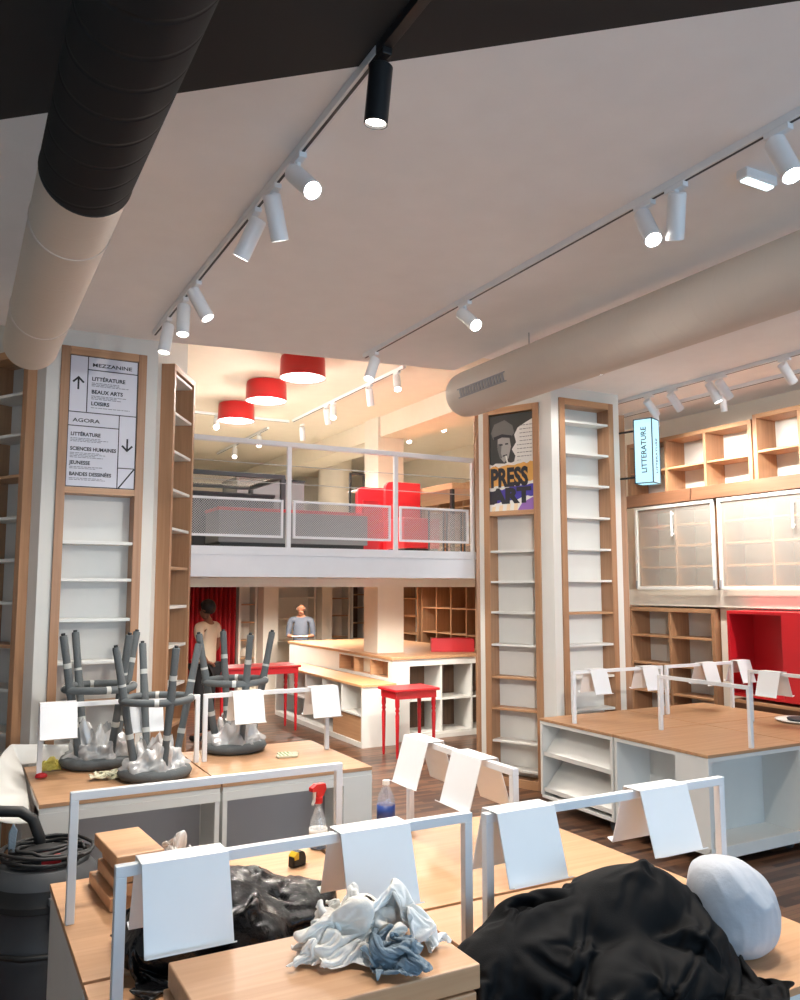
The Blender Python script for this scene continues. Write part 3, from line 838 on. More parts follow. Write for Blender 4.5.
def spot(label, pos, aim, kind='soft', scale=1.0, energy=None, col=None, cone=None):
    """hang a head at pos; its can points along aim"""
    global SPOTN
    if kind not in PROTO:
        PROTO[kind] = spot_proto(kind); t = PROTO[kind]
    else:
        t = copy_tree(PROTO[kind])
    t.location = pos; t['label'] = label; t.scale = (scale,)*3
    kids = [x for x in COL.objects if x.parent == t]
    can = [x for x in kids if x.name.startswith('can')][0]
    d = Vector(aim).normalized()
    can.rotation_euler = Vector((0, 0, -1)).rotation_difference(d).to_euler()
    for x in COL.objects:
        if x.parent == can and x.type == 'LIGHT' and (energy or col or cone):
            x.data = x.data.copy()
            if energy: x.data.energy = energy
            if col: x.data.color = col
            if cone: x.data.spot_size = cone
    SPOTN += 1
    return t
def sp(label, px, py, X, Zc, aim, kind='soft', **k):
    y = atX(px, py, X).y
    # head hangs about 0.12 under the track: solve with the can centre height
    zz = Zc-.034-.12
    d = ray(px, py); tt = X/d[0]; y = d[1]*tt
    y2 = atZ(px, py, zz).y
    spot(label, (X, y2, Zc-.034), aim, kind, **k)
E1 = 104
sp('black spotlight on the black end of the left track', 380, 90, 1.17, ZC, (-.05, .1, -1), 'black', energy=E1)
sp('glaring spotlight on the left track, aimed at the viewer', 277, 180, 1.17, ZC, (.15, -.75, -.7), 'on', energy=30)
sp('white spotlight tilted right beside the glaring lamp on the left track', 271, 213, 1.17, ZC, (.35, .3, -1), 'off', energy=E1)
sp('white spotlight tilted left, just beyond the glaring lamp on the left track', 250, 235, 1.17, ZC, (-.35, .45, -1), 'off', energy=60)
sp('spotlight aimed right, third from the far end of the left track', 195, 303, 1.17, ZC, (.45, -.35, -1), 'soft', energy=110)
sp('spotlight second from the far end of the left track', 181, 318, 1.17, ZC, (-.05, -.2, -1), 'soft', energy=80)
sp('spotlight at the far end of the left track, by the directory sign', 167, 337, 1.17, ZC, (-.15, -.1, -1), 'soft', energy=60)
sp('bright spotlight at the upper right corner beside the emergency lamp', 764, 153, 2.73, ZC, (-.1, -.45, -1), 'on', energy=E1)
sp('white unlit-looking spotlight turned away on the middle track', 664, 208, 2.73, ZC, (.35, .45, -1), 'off', energy=E1)
sp('bright spotlight beside the turned-away one on the middle track', 622, 222, 2.73, ZC, (-.2, -.55, -.9), 'on', energy=E1)
sp('most glaring spotlight in the middle of the picture, above the white duct end', 446, 318, 2.73, ZC, (.02, -.75, -.6), 'on', energy=40)
sp('spotlight at the far end of the middle track, near the red lamps', 375, 369, 2.73, ZC, (-.45, -.3, -1), 'soft', energy=E1)
for px, py, aim, k, lab in ((645, 407, (.9, .05, -.85), 'off', 'spotlight just above the blue light sign'), (676, 402, (.9, .05, -.85), 'off', 'second spotlight on the right ceiling, right of the blue sign'), (714, 392, (.25, -.35, -1), 'soft', 'lit spotlight on the right ceiling over the glass doors'), (728, 390, (.9, .05, -.85), 'off', 'spotlight close beside the lit one on the right ceiling'), (787, 373, (.9, .05, -.85), 'off', 'spotlight at the right edge over the high bookcase')):
    sp(lab, px, py, 6.08, ZR, aim, k, energy=85, scale=1.0, col=WARM)
for px, py, lab in ((683, 424, 'small spotlight on the wall-side track near the blue sign'), (746, 408, 'small spotlight on the wall-side track at the right')):
    sp(lab, px, py, 6.62, ZR, (.25, .1, -1), 'off', energy=60, scale=.8, col=WARM2)
for px, py, aim, k, lab in ((382, 381, (-.2, -.5, -.8), 'soft', 'lit spotlight over the mezzanine right of the first red lamp'), (357, 394, (.3, .3, -1), 'off', 'pale spotlight midway along the mezzanine track'), (322, 411, (-.2, -.5, -.8), 'soft', 'lit spotlight near the corner of the mezzanine tracks'), (316, 414, (.3, .3, -1), 'off', 'spotlight touching the lit one at the corner of the mezzanine tracks')):
    sp(lab, px, py, 4.03, ZM, aim, k, energy=120, col=WARM2, scale=1.0)
for px, py, aim, k, lab in ((460, 427, (-.3, -.5, -.8), 'soft', 'lit spotlight under the white duct end over the mezzanine'), (400, 436, (-.2, -.5, -.8), 'soft', 'lit spotlight above the red booth on the mezzanine'), (413, 451, (.3, .3, -1), 'off', 'pale spotlight above the red booth on the mezzanine')):
    sp(lab, px, py, 5.66, ZM, aim, k, energy=120, col=WARM2, scale=1.0)
for px, y, aim, k, lab in ((216, 10.62, (-.2, -.7, -.6), 'on', 'glaring spotlight over the black glass table'), (302, 10.62, (.2, .3, -1), 'off', 'spotlight at the right end of the cross track')):
    x = atY(px, 440, y).x
    spot(lab, (x, y, ZM-.034), aim, k, energy=150, col=WARM2, scale=1.0)
for y, k, lab in ((11.6, 'soft', 'tiny lit spotlight deep in the mezzanine, nearer one'), (12.8, 'soft', 'tiny lit spotlight deepest in the mezzanine')):
    spot(lab, (3.9, y, ZM-.034), (-.2, -.6, -.7), k, energy=120, col=WARM2)

# fill heads added out of view behind the viewer to brighten columns, mezzanine, wall
for lab, pos, to, en, cone in (('added unseen fill spotlight above the viewer on the middle track, aimed at the left column', (2.73, .60, ZC-.034), (.9, 6.0, 2.2), 230, .62),
                               ('added unseen fill spotlight above the viewer on the left track, aimed at the right column', (1.17, .15, ZC-.034), (5.15, 6.3, 1.75), 620, .44),
                               ('added unseen fill spotlight above the viewer on the left track, aimed at the mezzanine edge', (1.17, .75, ZC-.034), (3.3, 7.2, 2.35), 360, .52),
                               ('added unseen fill spotlight above the viewer on the right-hand track, aimed along the wall', (6.08, 1.2, ZR-.034), (7.0, 5.4, 2.5), 260, .95)):
    spot(lab, pos, Vector(to)-Vector(pos), 'off', energy=en, cone=cone, col=WARM)

# emergency lamp on the ceiling
p = atZ(757, 181, ZC-.03)
t = thing('emergency_lamp', 'small ceiling emergency light with a bluish strip at the upper right', 'emergency light', (p.x, p.y, ZC+.003), .0)
b = MB(); b.box(-.10, -.03, -.045, .10, .03, 0); b.build('housing', 'white_metal', t, bevel=.008)
b = MB(); b.box(-.085, -.018, -.052, .085, .018, -.045); b.build('light_strip', 'exit_glow', t)

# recessed downlights
def downlight(label, loc, energy=30, r=.05, col=WARM2, spot_a=2.75):
    t = thing('downlight', label, 'downlight', loc, 0, 'recessed downlights')
    b = MB(); b.lathe([(r*.8, -.001), (r*1.2, -.001), (r*1.2, -.008), (r, -.010), (r*.8, -.003)], 24); b.build('trim_ring', 'white_metal', t, smooth=True)
    b = MB(); b.lathe([(0, -.0015), (r*.82, -.0015), (r*.82, -.004), (0, -.005)], 24); b.build('lens', 'lens_soft', t)
    light('bulb', 'SPOT', (0, 0, -.03), energy, col, t, size=.05, spot=spot_a, blend=.6)
p = atZ(598, 374, ZR); downlight('downlight in the right ceiling just above the column bookcase', (p.x, p.y, ZR), 25, .05, NEUT)
p = atZ(685, 345, ZR); downlight('downlight beside the white duct in the right ceiling', (p.x, p.y, ZR), 25, .035, NEUT)
for i, (px, y, lab) in enumerate(((203, 8.7, 'leftmost downlight under the mezzanine'), (227, 7.6, 'second downlight from the left under the mezzanine'), (312, 8.2, 'downlight under the mezzanine above the bald man'), (336, 8.6, 'downlight under the mezzanine left of the square column'), (375, 8.6, 'downlight under the mezzanine at the square column'), (412, 7.5, 'downlight under the mezzanine above the red side table'), (455, 8.3, 'rightmost downlight under the mezzanine'))):
    x = atY(px, 578, y).x
    downlight(lab, (x, y, 2.0), 62, .05, WARM2)
for x, y, lab in ((3.6, 12.6, 'far downlight before the red curtain'), (5.0, 12.3, 'far downlight before the pale back shelves'), (6.3, 11.6, 'far downlight before the dark grid bookcase')):
    downlight(lab, (x, y, 2.0), 45 if x > 6 else 180, .05, WARM2)

# ------------------------------------------------------------------ red drum lamps
LP = [(2.98, 7.55), (3.0, 8.70), (3.04, 9.95)]
labs = ['nearest and largest-looking of the three red drum ceiling lamps', 'middle one of the three red drum ceiling lamps', 'farthest of the three red drum ceiling lamps']
proto = None
for (x, y), lab in zip(LP, labs):
    if proto is None:
        t = thing('drum_lamp', lab, 'ceiling lamp', (x, y, ZM), 0, 'red drum lamps over the mezzanine'); proto = t
        r = .23
        b = MB(); b.lathe([(0, 0), (r*.86, 0), (r*.94, -.012), (r*.97, -.04), (r, -.225), (r*.985, -.225), (r*.94, -.04), (0, -.03)], 48); b.build('shade', 'red_lamp', t, smooth=True, auto=.6)
        b = MB(); b.lathe([(.09, -.19), (r*.975, -.215), (r*.975, -.219), (.09, -.196)], 48); b.build('diffuser', 'diffuser', t, smooth=True)
        b = MB(); b.lathe([(0, -.24), (.05, -.235), (.085, -.21), (.09, -.18), (0, -.17)], 32); b.build('bulb_cover', 'white_lam', t, smooth=True)
        light('bulb', 'POINT', (0, 0, -.30), 30, WARM, t, size=.12)
    else:
        t = copy_tree(proto); t.location = (x, y, ZM); t['label'] = lab

# ------------------------------------------------------------------ mezzanine railing
t = thing('railing', 'grey metal railing with perforated panels along the mezzanine edge', 'railing', (0, YM+.02, DZ))
xs = [1.40, atY(289, 500, YM).x, atY(396, 500, YM).x, 4.77]
for i, x in enumerate(xs):
    b = MB(); b.box(x-.02, -.03, -.22, x+.02, .01, .99); b.build('post', 'rail_grey', t, bevel=.003)
b = MB(); b.box(xs[0]-.02, -.035, .955, xs[-1]+.02, .025, 1.0); b.build('handrail', 'rail_grey', t, bevel=.004)
for z in (.61, .78):
    b = MB(); b.tube([(xs[0], 0, z), (xs[-1], 0, z)], .004, 6); b.build('wire', 'metal_grey', t)
for i in range(3):
    x0, x1 = xs[i]+.05, xs[i+1]-.05; e = .022
    b = MB(); b.box(x0, -.012, .10, x0+e, .012, .455); b.box(x1-e, -.012, .10, x1, .012, .455); b.box(x0+e, -.012, .10, x1-e, .012, .10+e); b.box(x0+e, -.012, .455-e, x1-e, .012, .455)
    f = b.build('panel_frame', 'rail_grey', t, bevel=.002)
    b = MB(); b.box(x0+e, -.002, .10+e, x1-e, .002, .455-e); b.build('mesh_sheet', 'perforated', f)

# ------------------------------------------------------------------ things on the mezzanine
def mz_box(name, label, cat, x0, x1, y0, y1, h, mat, top=None, group=None, z0=0):
    t = thing(name, label, cat, ((x0+x1)/2, (y0+y1)/2, DZ+z0), 0, group)
    hw, hd = (x1-x0)/2, (y1-y0)/2
    b = MB(); b.box(-hw, -hd, .07, hw, hd, h-.03); b.build('body', mat, t, bevel=.004)
    b = MB(); b.box(-hw+.03, -hd+.03, 0, hw-.03, hd-.03, .07); b.build('plinth', 'black', t)
    b = MB(); b.box(-hw-.01, -hd-.01, h-.03, hw+.01, hd+.01, h); b.build('top_panel', top or mat, t, bevel=.003)
    return t
# black framed glass table
x0, x1, y0, y1 = 1.95, 3.02, 8.1, 9.2; zt = atY(240, 472, 8.1).z-DZ
t = thing('glass_table', 'black metal framed glass display table on the mezzanine', 'table', ((x0+x1)/2, (y0+y1)/2, DZ))
hw, hd = (x1-x0)/2, (y1-y0)/2; e = .045
b = MB(); b.box(-hw, -hd, zt-e, hw, -hd+e, zt); b.box(-hw, hd-e, zt-e, hw, hd, zt); b.box(-hw, -hd+e, zt-e, -hw+e, hd-e, zt); b.box(hw-e, -hd+e, zt-e, hw, hd-e, zt)
b.build('frame', 'dark_unit', t, bevel=.003)
b = MB(); b.box(-hw+e, -hd+e, zt-.02, hw-e, hd-e, zt-.01); b.build('glass_top', 'milky', t)
for sx in (-1, 1):
    for sy in (-1, 1):
        b = MB(); X, Y = sx*(hw-e/2), sy*(hd-e/2); b.box(X-e/2, Y-e/2, 0, X+e/2, Y+e/2, zt-e); b.build('leg', 'dark_unit', t)
mz_box('display_plinth', 'dark grey display unit under the black glass table', 'display unit', 2.10, 2.95, 8.25, 9.05, .62, 'dark_unit')
mz_box('display_plinth', 'low grey display unit with a red top behind the railing', 'display unit', 2.16, atY(364, 500, 7.7).x-.03, 7.55, 8.0, .40, 'mid_grey', 'red')
mz_box('display_plinth', 'tall dark grey unit beyond the black glass table', 'display unit', 2.9, 3.75, 9.4, 10.0, .95, 'mid_grey', 'dark_unit')
# red booth
def booth(label, x0, x1, y0, y1, h, seat):
    t = thing('booth_seat', label, 'booth', ((x0+x1)/2, (y0+y1)/2, DZ), 0, 'red booth seats on the mezzanine')
    hw, hd = (x1-x0)/2, (y1-y0)/2
    pts = [(-hw, 0), (hw, 0), (hw, h)]+[(-hw+.08-.08*math.sin(a), h-.08+.08*math.cos(a)) for a in [PI/2*k/6 for k in range(7)]]
    b = MB(); b.prism(pts, hd-.06, hd, 1); b.build('backrest', 'red', t, bevel=.006)
    b = MB(); b.box(-hw, -hd, .08, hw, hd-.06, .42); b.build('seat', 'red', t, bevel=.012)
    b = MB(); b.box(-hw+.02, -hd+.02, 0, hw-.02, hd-.08, .08); b.build('plinth', 'black', t)
a = atY(357, 500, 9.0).x; c = atY(384, 500, 9.0).x
booth('red booth with rounded back, left of the pair on the mezzanine', a, c+.12, 8.55, 9.05, atY(370, 488, 9.05).z-DZ, 1)
a = atY(381, 500, 8.5).x; c = atY(418, 500, 8.5).x
booth('red booth with rounded back, right of the pair on the mezzanine', a+.03, c, 8.0, 8.5, atY(400, 483, 8.5).z-DZ, 1)
a = atY(365, 500, 7.7).x; c = atY(381, 500, 7.7).x
t = thing('screen_divider', 'slim upright red panel standing behind the railing', 'panel', ((a+c)/2, 7.75, DZ))
b = MB(); b.box(-(c-a)/2, -.02, 0, (c-a)/2, .02, atY(372, 500, 7.7).z-DZ); b.build('sheet', 'red', t, bevel=.004)
b = MB(); b.box(-(c-a)/2, -.02, 0, (c-a)/2, .20, .03); b.build('foot', 'red', t)
# long wooden table on black legs
t = thing('long_table', 'long wooden table on black metal legs at the mezzanine right', 'table', (5.24, 8.78, DZ), 0)
zt = .82
b = MB(); b.box(-.36, -1.0, zt-.07, .45, 1.0, zt); b.build('tabletop', 'oak_y', t, bevel=.004)
for sx in (-1, 1):
    for sy in (-1, 1):
        b = MB(); b.box(sx*.32-.02, sy*.93-.02, 0, sx*.32+.02, sy*.93+.02, zt-.07); b.build('leg', 'black', t)
for k in range(4):
    x = 4.45+.22*k
    t = thing('screen_divider', ['pale translucent panel leaning behind the railing, leftmost of four', 'pale translucent panel behind the railing, second of four', 'pale translucent panel behind the railing, third of four', 'pale translucent panel behind the railing, nearest the column'][k], 'panel', (x, 7.42, DZ), .1, 'panels behind the railing')
    b = MB(); b.box(-.09, -.006, .02, .09, .006, .42); b.build('sheet', 'milky', t)
    b = MB(); b.box(-.10, -.01, 0, -.09, .01, .44); b.box(.09, -.01, 0, .10, .01, .44); b.box(-.09, -.03, 0, .09, .03, .02); b.build('frame', 'dark_unit', t)
# round column with a ring, square column
b = MB(); x = atY(335, 480, 13.2).x; b.lathe([(.29, DZ), (.29, 4.14), (.36, 4.145), (.36, 4.17), (.29, 4.175), (.29, 4.2)], 40, (x, 13.2, 0)); struct('column_round', b, 'cream', 'round cream column with a ring near its top', smooth=True, auto=.6)
b = MB(); b.box(4.97, 9.80, 0, 5.36, 10.22, 4.2); struct('column_square', b, 'cream', 'square cream column rising through the counter')
b = MB(); b.box(5.0, 7.7, 3.92, 5.5, 9.79, 4.2); b.box(5.0, 10.23, 3.92, 5.5, 15.9, 4.2); struct('beam', b, 'ceil_rear', 'cream ceiling beam behind the duct end')
# mezzanine wall shelves along the right wall
wall_far = [(13.6, 12.1, 'far oak bookcase on the mezzanine right wall, deeper one'), (12.0, 10.4, 'far oak bookcase on the mezzanine right wall, nearer one'), (10.3, 8.3, 'far oak bookcase on the mezzanine right wall, beside the column')]
for a, c, lab in wall_far:
    wall_unit(a, c, DZ, DZ+1.28, [DZ+.3, DZ+.6, DZ+.9], 4, lab, 'mezzanine bookcases')
bookcase('wide cream bookcase on the back wall of the mezzanine', 3.0, 1.3, .28, [.35, .68, 1.0], (3.6, 15.6, DZ), 0, (), fw=.04, cols=4, mats=('cream', 'cream', 'white_lam', 'cream'))
t = thing('metal_shelf', 'slim black metal shelf stand between the round column and red booth', 'shelf', (atY(357, 480, 9.8).x, 9.8, DZ))
b = MB()
for x in (-.10, .10): b.box(x-.012, -.012, 0, x+.012, .012, 1.15)
b.box(-.1, -.012, 1.13, .1, .012, 1.15); b.build('frame', 'black', t)
for z in (.55, .9):
    b = MB(); b.box(-.088, -.10, z, .088, .10, z+.015); b.build('shelf', 'white_lam', t)

# ------------------------------------------------------------------ under the mezzanine: counter, bench, shelves
def cubby(b, x0, x1, z0, z1, y0, d, nx, nz, e=.02):
    pass
t = thing('service_counter', 'long white service counter with wooden top under the mezzanine', 'counter', (4.85, 9.15, 0))
W, D, HC = 1.75, 3.6, 1.03
b = MB(); b.box(-.02, -.02, HC-.035, W, D, HC); b.build('worktop', 'oak_y', t, bevel=.004)
b = MB()
b.box(0, 0, 0, .24, .03, HC-.035); b.box(.24, 0, 0, W, .03, .055); b.box(.24, 0, HC-.12, W, .03, HC-.035)
b.box(W-.03, 0, 0, W, D, HC-.035); b.box(.03, D-.03, 0, W-.03, D, HC-.035)
b.box(.21, .03, 0, .24, .45, HC-.035)
b.box(0, 1.62, 0, .03, D-.03, HC-.035); b.box(0, .03, 0, .03, 1.62, .765); b.box(0, .03, .965, .03, 1.62, HC-.035); b.box(0, .03, .765, .03, .12, .965)
b.build('body', 'white_lam', t)
b = MB(); b.box(.24, .43, .055, W-.03, .45, HC-.12); b.build('shelf_back', 'dark_wood', t)
for x in (.70, 1.16):
    b = MB(); b.box(x, .01, .055, x+.022, .43, HC-.12); b.build('divider', 'white_lam', t)
for z in (.055, .47):
    b = MB(); b.box(.24, .015, z, W-.03, .43, z+.022); b.build('shelf', 'white_lam', t)
b = MB(); b.box(.185, .12, .765, .20, 1.62, .965); b.build('niche_back', 'oak_z', t)
for y in (.12, .62, 1.12, 1.60):
    b = MB(); b.box(.005, y, .765, .185, y+.02, .965); b.build('niche_divider', 'beech', t)
b = MB(); b.box(.03, .12, .75, .185, 1.62, .765); b.build('niche_floor', 'oak_y', t)
# bench in front of the counter
t = thing('display_bench', 'low white display bench with wooden top before the service counter', 'bench', (4.36, 9.0, 0))
BW, BD, BH = .46, 3.0, .735
b = MB(); b.box(-.01, -.01, BH-.03, BW, BD, BH); b.build('worktop', 'beech_y', t, bevel=.003)
b = MB(); b.box(0, 0, 0, BW, .03, BH-.03); b.box(0, BD-.03, 0, BW, BD, BH-.03); b.box(BW-.02, .03, 0, BW, BD-.03, BH-.03); b.box(0, .03, .36, BW-.02, BD-.03, .38); b.box(0, .03, 0, BW-.02, BD-.03, .06)
b.build('body', 'white_lam', t)
for k in range(1, 5):
    b = MB(); y = BD*k/5; b.box(0, y-.01, .38, BW-.02, y+.01, BH-.03); b.build('divider', 'white_lam', t)
b = MB(); b.box(.02, .05, .06, BW-.05, .9, .34); b.build('drawer_box', 'oak_y', t, bevel=.004)
# red side table with turned legs
def red_table(label, cx, cy, w, d, h, rz=0, group='red tables'):
    t = thing('red_table', label, 'table', (cx, cy, 0), rz, group)
    b = MB(); b.box(-w/2, -d/2, h-.03, w/2, d/2, h); b.build('tabletop', 'red', t, bevel=.008)
    b = MB(); b.box(-w/2+.03, -d/2+.03, h-.11, w/2-.03, d/2-.03, h-.03); b.build('apron', 'red', t, bevel=.003)
    for sx in (-1, 1):
        for sy in (-1, 1):
            b = MB(); b.lathe([(.012, 0), (.016, .04), (.019, .25), (.024, h*.62), (.017, h*.66), (.026, h*.69), (.018, h*.72), (.026, h*.75), (.026, h-.11)], 16, (sx*(w/2-.055), sy*(d/2-.055), 0)); b.build('leg', 'red', t, smooth=True, auto=.8)
    return t
red_table('small square red table with turned legs before the service counter', 4.67, 8.42, .58, .44, .76)
red_table('long red table beyond the right-hand wrapped stool', 3.62, 10.75, 1.12, .5, .86)
# back wall furniture
yb = 14.6
def bxp(px): return atY(px, 600, yb).x
t = thing('curtain', 'deep red floor-length curtain behind the man in the cream shirt', 'curtain', (0, yb, 0))
x0, x1 = bxp(150), bxp(237)
b = MB()
n = 160
vs = []
for j, z in enumerate((.02, 1.95)):
    for i in range(n+1):
        x = x0+(x1-x0)*i/n; vs.append((x, .05*math.sin(i*.72)+.012*math.sin(i*1.9), z))
b.add(vs, [(i, i+1, n+2+i, n+1+i) for i in range(n)]); b.build('fabric', 'red_dark', t, smooth=True, solid=.01)
b = MB(); b.tube([(x0, 0, 1.965), (x1, 0, 1.965)], .015, 10); b.build('curtain_rod', 'black', t)
def back_case(px0, px1, label, zs, mats=('cream', 'cream', 'beech', 'cream'), cols=1, y=None, h=1.97):
    a, c = bxp(px0), bxp(px1)
    bookcase(label, c-a, h, .3, zs, ((a+c)/2, y or yb, 0), 0, (), 'pale bookcases along the back wall', fw=.04, mats=mats, cols=cols)
back_case(239, 257, 'narrow pale bookcase between the red curtain and a white pier', [.3, .62, .94, 1.26, 1.58])
b = MB(); b.box(bxp(257.5), yb-.35, 0, bxp(272), yb+.3, 1.99); struct('trim_4', b, 'cream', 'white pier left of the bald man')
back_case(273, 316, 'pale bookcase with long shelves behind the bald man', [.5, .9, 1.3, 1.7], mats=('cream', 'cream', 'cream', 'cream'))
b = MB(); b.box(bxp(317), yb-.25, 0, bxp(327), yb+.3, 1.99); struct('trim_5', b, 'cream', 'white pier right of the bald man')
back_case(328, 350, 'bookcase with wooden shelves right of the white pier', [.5, .95, 1.35, 1.68], mats=('cream', 'cream', 'oak_x', 'cream'))
back_case(351, 366, 'narrow dark bookcase beside the square column', [.5, .9, 1.2, 1.5, 1.75], mats=('white_lam', 'white_lam', 'oak_x', 'dark_wood'))
wall_unit(atX(401, 600, FX).y, atX(419, 600, FX).y, 0, 1.96, [.5, .8, 1.1, 1.4, 1.7], 1, 'oak bookcase just right of the square column under the mezzanine')
y_f = atX(422, 600, FX).y; y_n = atX(485, 600, FX).y
t = wall_unit(y_f, y_n, 0, 1.96, [.36, .76, 1.16, 1.56], 4, 'dark-backed grid bookcase on the right wall under the mezzanine', depth=.27)
for ch in [x for x in COL.objects if x.parent == t and x.name.startswith('back_panel')]: ch.data.materials[0] = M['dark_wood']
# red box on the far end of the counter
p = atZ(452, 651, 1.03)
t = thing('red_box', 'low open red box standing on the far end of the service counter', 'box', (p.x, p.y, 1.031), -YAW)
for x0, y0, x1, y1 in ((-.29, -.16, .29, -.145), (-.29, .145, .29, .16), (-.29, -.145, -.275, .145), (.275, -.145, .29, .145)):
    b = MB(); b.box(x0, y0, 0, x1, y1, .17); b.build('side_panel', 'red', t, bevel=.003)
b = MB(); b.box(-.275, -.145, 0, .275, .145, .012); b.build('base_panel', 'red', t)
p = atZ(470, 651, 1.03)
b = MB(); b.box(-.10, -.07, 0, .10, .07, .03); b.box(-.08, -.06, .03, .11, .06, .05)
o = b.build('paper_stack', 'paper', None, bevel=.003); o.location = (p.x+.12, p.y-.22, 1.031); o.rotation_euler = (0, 0, .3)
tag(o, 'small stack of papers beside the red box on the counter', 'papers')

# ------------------------------------------------------------------ cloth and bag shapes
def fold_noise(p, seed, f1=5, f2=12, stretch=(1, 1, 1)):
    q = Vector((p[0]*stretch[0], p[1]*stretch[1], p[2]*stretch[2]))+Vector((seed*3.1, seed*1.7, seed*.9))
    w = mnoise.noise_vector(q*2.3)*.22
    a = 1-abs(mnoise.noise((q+w)*f1))*2
    c = 1-abs(mnoise.noise((q+w*1.5)*f2))*2
    return a*.65+c*.35
def lump(name, mat, loc, rad, seed, amp=.03, f1=6, f2=14, nu=120, nv=60, squash=.9, out=None, label=None, cat=None, parent=None, top=None, rz=0, group=None, floor_z=0, stretch=(1, 1, 1), power=.75, sharp=1.0):
    """a soft heap resting on the surface under it: wrinkled dome closed at the bottom"""
    b = MB()
    def fn(u, v):
        th = 2*PI*u; ph = v*PI
        st, ct = math.sin(ph), math.cos(ph)
        d = Vector((math.cos(th)*st, math.sin(th)*st, ct))
        k = out(th) if out else 1
        x = rad[0]*k*math.copysign(abs(d.x)**1, d.x); y = rad[1]*k*d.y
        z = rad[2]*math.copysign(abs(ct)**power, ct)
        if ct < 0: z = rad[2]*.55*ct
        if top and ct > 0: 
            x += top[0]*ct; y += top[1]*ct
        n = fold_noise((x, y, z), seed, f1, f2, stretch)
        n = math.copysign(abs(n)**sharp, n)
        s = amp*(.35+.65*st)
        x += d.x*n*s; y += d.y*n*s; z += max(d.z, .25)*n*s
        z += rad[2]*.45
        return (x, y, max(z, floor_z+.001))
    b.grid(fn, nu, nv, wrap=True)
    o = b.build(name, mat, parent, smooth=True)
    o.location = loc; o.rotation_euler = (0, 0, rz)
    if label: tag(o, label, cat, group)
    return o
